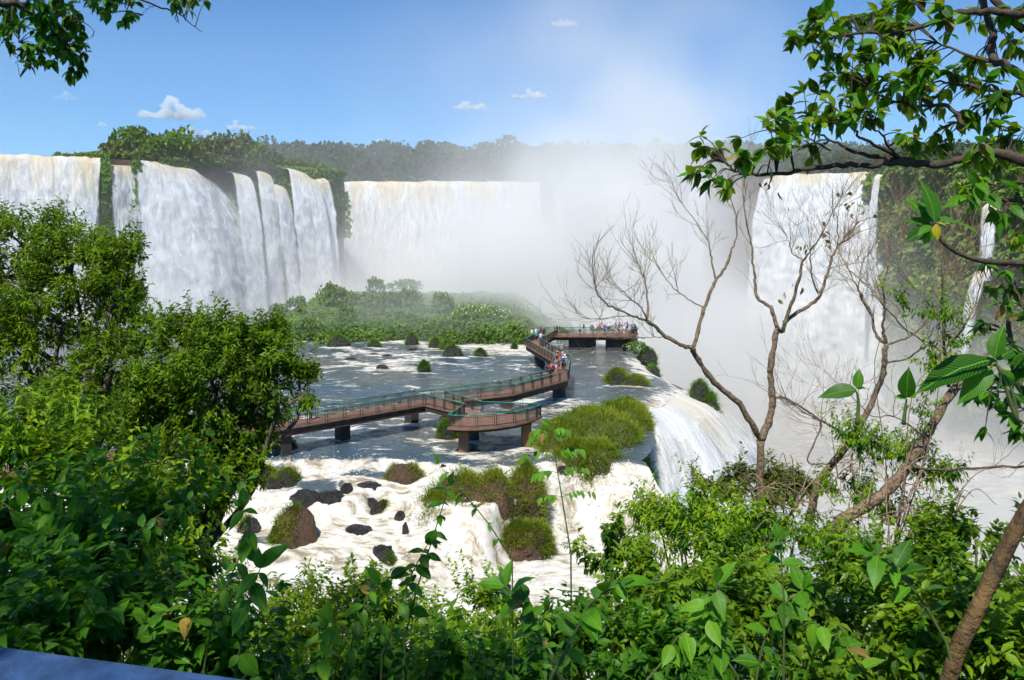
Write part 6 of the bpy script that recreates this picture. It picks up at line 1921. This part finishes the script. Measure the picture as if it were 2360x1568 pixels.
# ------------------------------------------------------------------ overhanging tree at the right
def overhang(name, label, limbs, clusters, leaf, nobj, mat, objmat, base, seed, conv, bark=M_BARK_DARK, drop=0.55, extra=None, depth=0.5, tmpl=None):
    r_ = np.random.default_rng(seed)
    t = thing(name, label, 'tree', tuple(base))
    sk = []
    for i, (pts, d0, d1, ra, rb) in enumerate(limbs):
        n = len(pts)
        q = np.array([P(*conv(x, y), d0 + (d1 - d0) * k / max(n - 1, 1)) if len(np.shape(pts[k])) == 1 and len(pts[k]) == 2 else np.array(pts[k]) for k, (x, y) in enumerate([p[:2] for p in pts])])
        pth = smooth_path(q, 5)
        pth[1:-1] += r_.normal(size=(len(pth) - 2, 3)) * 0.006
        MB().tube(sub(t, pth), np.linspace(ra, rb, len(pth)), 7).build('trunk' if i == 0 else 'branch', bark, t, True)
        sk.append(pth)
    SK = np.concatenate(sk)
    P_, D_, U_, L_ = [], [], [], []
    tw = MB()
    for (x, y, rad, n, d) in clusters:
        c = P(*conv(x, y), d)
        rr = rad / 1.4251 / 1.7363 / FPX * d
        left_ = n
        while left_ > 0:
            k = min(left_, int(r_.integers(4, 8)))
            left_ -= k
            tip = c + r_.normal(size=3) * rr * np.array([.55, depth, .5])
            a = SK[np.argmin(np.linalg.norm((SK - tip) * np.array([1, .7, 1]) - np.array([0.05, 0, -.05]), axis=1))]
            mid = a * 0.5 + tip * 0.5 + np.array([0, 0, 0.04]) * np.linalg.norm(tip - a) * 2
            tw.tube(sub(t, smooth_path([a, mid, tip], 4)), np.linspace(0.006, 0.0022, 9), 5)
            ax = unit(tip - mid + np.array([0, 0, -.02]))
            for j in range(k):
                an = j * 2.4 + r_.uniform(0, 6)
                s1 = unit(np.cross(ax, (0, 0.3, 1.0)))
                s2 = np.cross(ax, s1)
                dr = ax * r_.uniform(.15, .7) + (s1 * math.cos(an) + s2 * math.sin(an)) * 0.75 + np.array([0, 0, -drop * r_.uniform(.3, 1.3)])
                P_.append(tip - ax * r_.uniform(0, .05)); D_.append(dr); U_.append(np.array([0, -0.1, 1.0]) + r_.normal(size=3) * 0.3); L_.append(leaf * r_.uniform(.65, 1.2) * d / clusters[0][4] if False else leaf * r_.uniform(.65, 1.2))
    stuff(tw.build('twigs', bark, t, True))
    P_, D_, U_, L_ = map(np.array, (P_, D_, U_, L_))
    o = np.argsort(-L_ / P_[:, 1])
    leaf_objects(t, P_[o[:nobj]], D_[o[:nobj]], U_[o[:nobj]], L_[o[:nobj]], objmat)
    rest = o[nobj:]
    vv, ff, n0 = [], {}, 0
    mb = MB()
    if len(rest):
        for q in range(4):
            s = rest[q::4]
            if len(s):
                v, f, k = place(T_FULL[q], P_[s], frames(D_[s], U_[s]), L_[s])
                mb.add(sub(t, v), f, np.repeat(r_.uniform(0, 1, len(s)), k))
    if extra is not None:
        p, d, per, ln = extra
        v, f, tt = leafy(p, d, per, ln, r_, T_MIDW)
        mb.add(sub(t, v), f, tt)
    if mb.n:
        stuff(mb.build('foliage', mat, t, True, 'tint'))
    return t
D = 5.6
CLU = [(360, 860, 100, 24), (520, 900, 55, 9), (300, 1010, 85, 14), (430, 1075, 55, 8), (860, 640, 140, 32), (750, 740, 105, 20), (1000, 620, 105, 22), (1150, 640, 100, 20), (690, 850, 75, 14), (960, 870, 65, 9), (1250, 700, 60, 8),
       (830, 215, 85, 13), (1000, 125, 105, 20), (960, 250, 65, 10), (1170, 130, 95, 18), (1330, 110, 95, 20), (1400, 230, 115, 22), (1250, 280, 85, 16), (1100, 400, 105, 20), (1200, 460, 135, 28), (1350, 430, 135, 28), (1500, 300, 115, 22),
       (1550, 430, 125, 26), (1450, 560, 95, 16), (1650, 540, 115, 20), (1750, 380, 105, 18), (1850, 410, 95, 14), (1750, 700, 125, 18), (1600, 800, 115, 16), (1450, 790, 75, 10), (1500, 30, 105, 16), (1700, 50, 115, 18), (1300, 30, 55, 8), (1880, 110, 65, 8), (1960, 950, 90, 12), (1880, 860, 90, 12), (2050, 740, 90, 14), (1900, 640, 100, 16), (2060, 480, 90, 16), (2080, 270, 80, 14), (2070, 100, 80, 14), (1980, 560, 80, 12)]
CLU = [(x, y, r_, int(n * 2.0), D + 0.5 * math.sin(x * .01 + y * .02)) for x, y, r_, n in CLU]
LMB = [([(2250, 960), (2132, 915), (2020, 890), (1900, 870), (1750, 920), (1550, 935), (1400, 905)], 5.0, 5.6, .042, .020),
       ([(1550, 935), (1400, 930), (1270, 940), (1100, 945), (900, 960), (780, 990), (600, 1000), (500, 985), (430, 930)], 5.5, 5.7, .024, .008),
       ([(1400, 905), (1250, 890), (1130, 850), (1030, 800), (900, 740)], 5.6, 5.9, .018, .006),
       ([(1430, 910), (1300, 840), (1200, 780), (1140, 720)], 5.6, 5.3, .016, .006),
       ([(1440, 910), (1380, 860), (1320, 780), (1270, 720)], 5.6, 5.2, .010, .005),
       ([(1030, 860), (900, 790), (800, 740)], 5.7, 5.9, .008, .004),
       ([(2400, 560), (2260, 490), (2132, 440), (1980, 350), (1952, 310), (1950, 180), (1900, 20), (1880, -120)], 5.2, 5.6, .035, .02),
       ([(1965, 350), (1800, 310), (1640, 245)], 5.4, 5.7, .014, .006),
       ([(2300, 30), (2132, 80), (2000, 70), (1850, 70), (1700, 90), (1500, 170), (1350, 200), (1200, 185), (1000, 235), (860, 230)], 5.0, 5.8, .03, .005),
       ([(2132, 175), (1960, 0), (1900, -80)], 5.3, 5.5, .026, .02),
       ([(2200, 560), (2132, 548), (1900, 510), (1740, 480), (1600, 450)], 5.2, 5.6, .02, .006),
       ([(1790, 720), (1700, 600), (1550, 610), (1370, 570), (1250, 500)], 5.4, 5.7, .016, .005)]
base_r = np.array((6.5, 3.5, float(ground_z(6.5, 3.5))))
tv_, tp_ = blob_points([(5.6, 3.2, 24.0, 2.6, 2.2, 1.0), (4.2, 0.6, 24.6, 2.0, 2.0, 0.8)], 700, rg, 0.6, 0.3, 3, 0.6)  # unseen crown mass, added overhead to shade the boughs in view
overhang('overhanging_tree', 'leafy branches reaching in from the upper right against the sky', LMB, CLU, 0.118, 300, M_LEAF_TREE, M_ROW_LEAF, base_r, 3, Z8, drop=0.35, extra=(tv_, tp_, 7, 0.13))
# its trunk, outside the picture, carries the boughs
tr = bpy.data.objects[[o.name for o in bpy.data.objects if o.name.startswith('overhanging_tree')][0]]
pth = smooth_path([base_r - np.array([0, 0, .5]), (6.2, 3.7, 19), (5.8, 4.0, 22), (5.4, 3.6, 24)], 5)
MB().tube(sub(tr, pth), np.linspace(.17, .08, len(pth)), 10).build('trunk', M_BARK_DARK, tr, True)
for q in ((2250, 960), (2400, 560), (2300, 30)):
    e = P(*Z8(*q), 5.1)
    stems(tr, pth[5], [e], .07, .05, M_BARK_DARK, name='branch')
stems(tr, pth[-4], [(4.2, 0.8, 24.4), (5.6, 3.0, 24)], .06, .03, M_BARK_DARK, name='branch')

# ------------------------------------------------------------------ big-leaved branches close by at the right
def near_branch(name, label, cat, stem_px, d, leaves, rad, conv, base=None, mat=M_STEM, lm=None, seed=1, cols=None):
    """leaves: picture base point, picture tip point, relative depth drift, optional material"""
    r_ = np.random.default_rng(seed)
    first = P(*conv(*stem_px[0][0]), d)
    t = thing(name, label, cat, tuple(first if base is None else base))
    for pts in stem_px:
        q = smooth_path([P(*conv(x, y), d) for x, y in pts], 5)
        MB().tube(sub(t, q), np.linspace(rad, rad * 0.35, len(q)), 7).build('stem', mat, t, True)
    for it in leaves:
        a, b = P(*conv(*it[0]), d + it[2] * 0.3), P(*conv(*it[1]), d + it[2])
        L = np.linalg.norm(b - a)
        leaf_objects(t, [a], np.array([b - a]), np.array([np.array([0, -0.75, 0.8]) + r_.normal(size=3) * 0.35]), [L], it[3] if len(it) > 3 else (lm or M_ROW_LEAF))
    return t
M_YEL = leaf_mat('leaf_yellow', (0.45, 0.34, 0.02), (0.55, 0.42, 0.03), (0.6, 0.5, 0.03), 0.3, use_attr=False)
near_branch('magnolia_branch', 'near branch tipped with broad glossy leaves and yellow young leaves', 'branch',
    [[(2240, 1510), (2132, 1500), (1900, 1490), (1750, 1440), (1660, 1370), (1622, 1290), (1620, 1265)]], 2.9,
    [((1620, 1265), (1610, 1020), 0), ((1640, 1265), (1895, 1235), .05), ((1600, 1290), (1440, 1230), .1), ((1600, 1270), (1480, 1100), .12), ((1610, 1290), (1450, 1375), .05), ((1615, 1300), (1560, 1395), 0), ((1610, 1250), (1540, 1160), .1),
     ((1640, 1270), (1700, 1290), -.02, M_YEL), ((1630, 1280), (1640, 1370), -.02, M_YEL), ((1600, 1290), (1530, 1330), -.03)], .013, Z8, base=np.array((4.2, 2.4, float(ground_z(4.2, 2.4)))), mat=M_BARK_DARK)
near_branch('glossy_sapling', 'near sapling with long glossy dark leaves at the right edge', 'sapling',
    [[(2330, 1369), (2230, 1080), (2190, 1090)], [(2330, 1369), (2300, 1200), (2240, 1080)], [(1530, 1369), (1535, 1250), (1520, 1190)], [(1760, 1369), (1775, 1240)]], 3.2,
    [((2190, 1050), (1830, 1110), 0), ((2215, 1040), (2240, 870), 0), ((2225, 1050), (2310, 970), .1, M_ROW_LEAF), ((2200, 1090), (2040, 1230), -.05), ((2230, 1080), (2120, 1010), .1), ((1525, 1195), (1350, 1200), 0), ((1530, 1190), (1540, 1090), 0), ((1530, 1195), (1590, 1170), .05), ((1775, 1235), (1780, 1095), -.05), ((1775, 1235), (1715, 1225), 0), ((1780, 1230), (1835, 1185), .05),
     ((2240, 1090), (2250, 1220), 0), ((2250, 1100), (2330, 1200), 0)], .009, Z4)
# darker foliage along the right edge, a little farther off
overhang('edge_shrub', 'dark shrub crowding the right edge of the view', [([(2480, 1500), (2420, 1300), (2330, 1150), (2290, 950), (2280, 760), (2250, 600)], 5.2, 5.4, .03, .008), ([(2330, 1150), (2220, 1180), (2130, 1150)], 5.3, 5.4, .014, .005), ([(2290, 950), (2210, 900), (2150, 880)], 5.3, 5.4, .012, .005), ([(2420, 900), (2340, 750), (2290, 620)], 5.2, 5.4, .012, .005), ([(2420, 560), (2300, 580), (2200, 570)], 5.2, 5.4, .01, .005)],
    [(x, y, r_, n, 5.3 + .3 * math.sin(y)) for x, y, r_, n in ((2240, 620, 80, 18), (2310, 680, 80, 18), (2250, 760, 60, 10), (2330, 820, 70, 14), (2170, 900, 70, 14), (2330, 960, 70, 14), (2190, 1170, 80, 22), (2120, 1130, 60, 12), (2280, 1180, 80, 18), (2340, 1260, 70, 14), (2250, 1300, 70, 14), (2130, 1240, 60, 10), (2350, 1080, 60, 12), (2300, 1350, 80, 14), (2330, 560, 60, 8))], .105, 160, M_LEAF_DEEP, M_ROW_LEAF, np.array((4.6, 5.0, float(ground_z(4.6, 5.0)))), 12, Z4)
overhang('lime_branch', 'thin branch of small lime leaves under the right boughs', [([(2240, 1080), (2132, 1040), (2000, 1060), (1880, 1050), (1760, 1140)], 8.5, 9, .02, .006), ([(2200, 880), (2100, 850), (2000, 900)], 8.5, 9, .015, .005), ([(2240, 1140), (2100, 1140), (1900, 1135), (1720, 1135)], 6, 6, .014, .006)],
    [(x, y, r_, n, 8.8) for x, y, r_, n in ((1850, 1040, 90, 40), (1950, 1000, 90, 36), (1780, 1110, 70, 24), (2050, 860, 100, 44), (2100, 930, 80, 30), (1960, 850, 60, 20), (2080, 1340, 60, 16), (2110, 1390, 40, 10))], .10, 80, M_LEAF_LIME, M_ROW_LIME, np.array((7.5, 8.5, float(ground_z(7.5, 8.5)))), 14, Z8)
overhang('dark_branch', 'dark drooping leaves on a thin bough at mid right', [([(2240, 1150), (2100, 1142), (1950, 1138), (1800, 1137), (1720, 1135)], 4.6, 4.6, .014, .006)],
    [(x, y, r_, n, 4.6) for x, y, r_, n in ((1800, 1150, 90, 9), (1930, 1180, 90, 10), (2050, 1200, 90, 10), (2080, 1090, 70, 7), )], .12, 120, M_LEAF_DEEP, M_ROW_LEAF, np.array((5.5, 4.6, float(ground_z(5.5, 4.6)))), 16, Z8)

# ------------------------------------------------------------------ overhanging crown at the upper left
IDT = zc(0, 0, 2.6222)
BL = np.array((-7.5, 4.0, float(ground_z(-7.5, 4.0))))
tl_p, tl_d = blob_points([(-7.0, 5.5, 24.6, 3.0, 3.2, 1.4), (-6.5, 1.5, 24.0, 3.2, 2.8, 1.3), (-3.6, 0.0, 24.6, 2.6, 2.4, 1.1), (-4.6, 3.6, 23.6, 1.6, 1.8, 0.8), (-3.4, 1.2, 23.2, 1.9, 1.6, 0.9), (-1.6, -1.8, 23.6, 2.0, 1.6, 0.8)], 3600, rg, 0.6, 0.3, 8, 0.6)  # crown out of view, placed and thickened to shade the lower left foreground
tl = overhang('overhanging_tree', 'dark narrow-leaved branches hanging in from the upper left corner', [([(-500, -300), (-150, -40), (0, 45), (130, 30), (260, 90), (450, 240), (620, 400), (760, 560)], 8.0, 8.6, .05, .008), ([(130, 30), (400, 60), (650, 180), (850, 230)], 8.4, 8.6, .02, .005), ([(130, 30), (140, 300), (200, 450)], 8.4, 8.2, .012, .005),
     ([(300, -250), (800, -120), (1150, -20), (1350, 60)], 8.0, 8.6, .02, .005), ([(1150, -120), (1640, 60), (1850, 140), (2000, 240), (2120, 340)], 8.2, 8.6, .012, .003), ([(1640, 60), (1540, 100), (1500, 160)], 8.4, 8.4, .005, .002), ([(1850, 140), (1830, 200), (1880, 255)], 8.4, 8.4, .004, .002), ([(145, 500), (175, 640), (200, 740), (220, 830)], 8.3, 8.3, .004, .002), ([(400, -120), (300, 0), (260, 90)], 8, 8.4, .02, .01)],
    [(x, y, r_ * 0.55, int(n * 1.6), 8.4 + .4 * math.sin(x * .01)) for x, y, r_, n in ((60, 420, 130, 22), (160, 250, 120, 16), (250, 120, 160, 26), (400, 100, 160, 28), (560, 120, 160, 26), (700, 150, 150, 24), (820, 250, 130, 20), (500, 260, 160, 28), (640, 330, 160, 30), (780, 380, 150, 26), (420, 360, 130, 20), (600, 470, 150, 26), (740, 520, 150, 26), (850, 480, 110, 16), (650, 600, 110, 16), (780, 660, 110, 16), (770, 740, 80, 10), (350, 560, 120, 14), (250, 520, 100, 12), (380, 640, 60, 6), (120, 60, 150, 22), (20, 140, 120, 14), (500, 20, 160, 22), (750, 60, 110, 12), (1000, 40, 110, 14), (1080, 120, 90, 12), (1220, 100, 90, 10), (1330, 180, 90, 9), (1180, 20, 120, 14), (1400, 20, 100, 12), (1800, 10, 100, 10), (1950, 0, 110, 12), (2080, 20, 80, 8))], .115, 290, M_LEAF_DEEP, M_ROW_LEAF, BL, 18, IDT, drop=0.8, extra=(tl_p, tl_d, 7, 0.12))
pth = smooth_path([BL - np.array([0, 0, .5]), (-7.4, 4.2, 19), (-6.9, 4.4, 22), (-6.6, 4.6, 24)], 5)
MB().tube(sub(tl, pth), np.linspace(.2, .09, len(pth)), 10).build('trunk', M_BARK_DARK, tl, True)
stems(tl, pth[-4], [P(*IDT(-500, -300), 8.0), P(*IDT(300, -250), 8.0), (-6.5, 1.6, 23.8), (-3.8, 0.2, 24.4), (-7.6, 6.0, 24.4)], .06, .04, M_BARK_DARK, name='branch')

# ------------------------------------------------------------------ single near plants in the lower foreground
def shoot(name, label, stem, d, leafL, n, mat, seed, sides=2, droop=0.6, rad=0.006, pinnate=0, lead=0.15, stem_mat=None, cat='plant', up=None):
    """a stem (picture points, root first) with leaves in pairs; pinnate > 0: leaflets on side stalks"""
    r_ = np.random.default_rng(seed)
    q = np.array([P(u, v, d) for u, v in stem])
    g = np.array([q[0][0], q[0][1] + 0.15, float(ground_z(q[0][0], q[0][1] + .15)) - 0.05])
    pth = np.vstack([smooth_path([g, (g + q[0]) / 2 + r_.normal(size=3) * .05, q[0]], 4)[:-1], smooth_path(q, 5)])
    t = thing(name, label, cat, tuple(g))
    MB().tube(sub(t, pth), np.linspace(rad * 1.5, rad * .45, len(pth)), 7).build('stem', stem_mat or M_STEM, t, True)
    s0 = smooth_path(q, 8)
    m = len(s0)
    Pp, Dd = [], []
    for k in range(n):
        f = lead + (1 - lead) * ((k + r_.uniform(.1, .9)) / n) ** 0.8
        j = min(m - 1, max(1, int(f * (m - 1))))
        ax = unit(s0[j] - s0[j - 1])
        for sd in range(sides):
            an = k * 1.9 + sd * math.pi + r_.uniform(-.9, .9)
            s1 = unit(np.cross(ax, (0.2, 1, 0.1)))
            s2 = np.cross(ax, s1)
            o = s1 * math.cos(an) + s2 * math.sin(an) * 0.8
            if pinnate:
                o = s1 * (1 if sd else -1) + s2 * r_.uniform(-.5, .5)
                ln = pinnate * r_.uniform(.7, 1.1) * (1.1 - 0.5 * f)
                e = s0[j] + unit(o + np.array([0, 0, .25])) * ln
                e[2] -= ln * 0.22
                st = smooth_path([s0[j], s0[j] * .5 + e * .5 + np.array([0, 0, ln * .12]), e], 4)
                MB().tube(sub(t, st), np.linspace(.0028, .0015, len(st)), 5).build('stalk', stem_mat or M_STEM, t, True)
                for w_ in (0.25, 0.42, 0.58, 0.74, 0.88, 1.0):
                    jj = min(len(st) - 1, int(w_ * (len(st) - 1)))
                    for s3 in (-1, 1):
                        Pp.append(st[jj]); Dd.append(unit(e - s0[j]) * .45 + np.cross(unit(e - s0[j]), (0, 0, 1)) * s3 * .55 + np.array([0, 0, -droop]))
            else:
                Pp.append(s0[j]); Dd.append(ax * 0.35 + o * 0.8 + np.array([0, 0, -droop * r_.uniform(.4, 1.2)]))
    for k in range(3):
        Pp.append(s0[-1]); Dd.append(unit(s0[-1] - s0[-3]) + r_.normal(size=3) * .5)
    Pp, Dd = np.array(Pp), np.array(Dd)
    leaf_objects(t, Pp, Dd, (np.array([0, -0.35, 1.0]) if up is None else np.array(up)) + r_.normal(size=Pp.shape) * .3, leafL * r_.uniform(.45, 1.25, len(Pp)), mat)
    return t
shoot('vine_shoot', 'tall thin shoot with small paired leaflets rising before the small right fall', [(1315, 1275), (1300, 1180), (1285, 1090), (1272, 1010), (1267, 985)], 7.0, .085, 5, M_ROW_LIME, 1, pinnate=.30, rad=.006)
shoot('vine_shoot', 'leaning leafy shoot in front of the big mossy rock', [(1180, 1290), (1120, 1200), (1060, 1130), (1010, 1070)], 6.5, .095, 9, M_ROW_LIME, 2, rad=.005)
shoot('vine_shoot', 'upright leafy shoot with dark pointed leaves left of the mossy rock', [(930, 1480), (960, 1360), (1000, 1230), (1035, 1120)], 5.2, .115, 9, M_ROW_LEAF, 3, rad=.006)
shoot('vine_shoot', 'second dark shoot crossing the rapids at the bottom', [(880, 1520), (920, 1400), (950, 1320), (985, 1255)], 5.0, .115, 8, M_ROW_LEAF, 4, rad=.006)
shoot('broadleaf_plant', 'large-leaved dark plant at the bottom centre with leaves held upright', [(1300, 1580), (1250, 1480), (1205, 1400), (1165, 1350)], 3.4, .115, 10, M_ROW_LEAF, 5, rad=.008, droop=.3)
shoot('broadleaf_plant', 'large ribbed-leaf plant right of bottom centre', [(1270, 1560), (1320, 1470), (1360, 1390), (1430, 1345)], 3.3, .115, 10, M_ROW_LEAF, 6, rad=.008, droop=.35)
shoot('broadleaf_plant', 'clump of broad drooping leaves at the lower middle left', [(790, 1560), (820, 1450), (850, 1370), (900, 1330)], 5.0, .12, 10, M_ROW_LEAF, 7, rad=.006, droop=.9)
shoot('broadleaf_plant', 'pale-veined leaves catching the sun at the bottom left of centre', [(730, 1568), (745, 1520), (750, 1470), (752, 1440)], 3.8, .11, 7, M_ROW_LIME, 8, rad=.006, droop=.9)
shoot('broadleaf_plant', 'sunlit plant of ribbed green leaves under the tall bare tree', [(1700, 1560), (1650, 1480), (1630, 1400), (1655, 1345)], 4.4, .13, 12, M_ROW_LIME, 9, rad=.007, droop=.7)
shoot('broadleaf_plant', 'green ribbed-leaf plant right of the sunlit one', [(1740, 1580), (1760, 1480), (1800, 1400), (1855, 1355)], 4.6, .125, 12, M_ROW_LEAF, 10, rad=.007, droop=.7)
shoot('broadleaf_plant', 'plant with pale hanging leaves at the lower right of centre', [(1480, 1580), (1530, 1520), (1560, 1470), (1610, 1440)], 4.5, .15, 6, M_ROW_LIME, 11, rad=.006, droop=1.0)
shoot('broadleaf_plant', 'bright ribbed leaves near the bottom right', [(2010, 1580), (1960, 1510), (1920, 1460), (1860, 1430)], 5.0, .15, 7, M_ROW_LIME, 12, rad=.006, droop=.9)
shoot('broadleaf_plant', 'dark round-leaved plant before the lower right trunk', [(2180, 1480), (2120, 1380), (2060, 1310), (2010, 1270)], 3.6, .13, 8, M_ROW_LEAF, 13, rad=.007, droop=.4)
shoot('dangling_vine', 'dark vine with dangling holed leaves beside the rapids at left', [(470, 1540), (500, 1400), (545, 1300), (575, 1225), (560, 1170)], 4.6, .12, 8, M_ROW_LEAF, 14, rad=.005, droop=1.2)
shoot('dangling_vine', 'thin dark twig with few hanging leaves over the white water at left', [(250, 1330), (330, 1215), (450, 1145), (570, 1105)], 5.6, .10, 10, M_ROW_LEAF, 15, rad=.004, droop=.8)
shoot('sapling', 'young sapling with paired drooping leaves in the dark left thicket', [(280, 1250), (300, 1150), (335, 1060), (350, 1000)], 7.0, .14, 9, M_ROW_LEAF, 16, rad=.006, droop=.5)
shoot('broadleaf_plant', 'lone tall green-stemmed plant in the lower right with top leaves', [(1805, 1560), (1806, 1400), (1800, 1300), (1800, 1245)], 4.0, .13, 3, M_ROW_LEAF, 17, rad=.006, droop=.2, lead=.6)
shoot('dangling_vine', 'hanging dark leaves at the lower left before the lime bush', [(540, 1560), (560, 1460), (580, 1360), (600, 1310)], 4.0, .14, 6, M_ROW_LEAF, 18, rad=.005, droop=1.2)

# ------------------------------------------------------------------ trunk at the lower right and the blue rail
t = thing('corner_tree', 'golden brown lichened tree leaning out of the bottom right corner', 'tree', tuple(P(2160, 1600, 3.6)))
gb = P(2160, 1600, 3.6); gb[2] = float(ground_z(gb[0], gb[1])) - .1
pth = smooth_path([gb + np.array([-.25, 0, 0]), P(2185, 1568, 3.6), P(2245, 1420, 3.6), P(2305, 1290, 3.65), P(2375, 1165, 3.7), P(2480, 1020, 3.8), P(2600, 850, 4.0), P(2750, 600, 4.2)], 6)
M_BARK_GOLD = simple_mat('bark_golden', (0.035, 0.022, 0.010), (0.16, 0.092, 0.026), 6.0, 0.75, 0.9, detail=6)
MB().tube(sub(t, pth), np.linspace(.040, .028, len(pth)) * (1 + .16 * fbm(np.stack([np.arange(len(pth)) * .35, np.zeros(len(pth)), np.zeros(len(pth))], 1), 3, 5)), 14).build('trunk', M_BARK_GOLD, t, True)
r_ = thing('railing', 'painted handrail in blue shade crossing the bottom left corner', 'railing', (-1.2, 1.5, float(ground_z(-1.2, 1.5))))
M_BLUE = simple_mat('rail_blue_shade_paint', (0.035, 0.085, 0.20), (0.014, 0.035, 0.085), 9.0, 0.55, 0.2, detail=6)  # dark blue of the sky-lit shade is put into the bluish paint colour
far_e = lambda s: np.array([-1.13 + s * 0.53, 1.76 - s * 0.12, 18.115])
a, b = far_e(-3.0), far_e(3.0)
dv = unit(b - a); nrm = np.array([-dv[1], dv[0], 0]) * -1
if nrm[1] > 0:
    nrm = -nrm
cen = (a + b) / 2 + nrm * 0.12
rot = np.stack([dv, np.cross((0, 0, 1), dv), (0, 0, 1)], 1)
m = MB().box(sub(r_, cen - np.array([0, 0, .04])), (np.linalg.norm(b - a), .24, .08), rot)
o = m.build('top_rail', M_BLUE, r_)
bv = o.modifiers.new('bevel', 'BEVEL'); bv.width = .012; bv.segments = 3
for s in (-1.6, 0.0, 1.6):
    c = (a + b) / 2 + dv * s + nrm * .12
    gz = float(ground_z(c[0], c[1])) - .1
    MB().box(sub(r_, (c[0], c[1], (gz + 18.033) / 2)), (.12, .12, 18.033 - gz), rot).build('post', M_BLUE, r_)
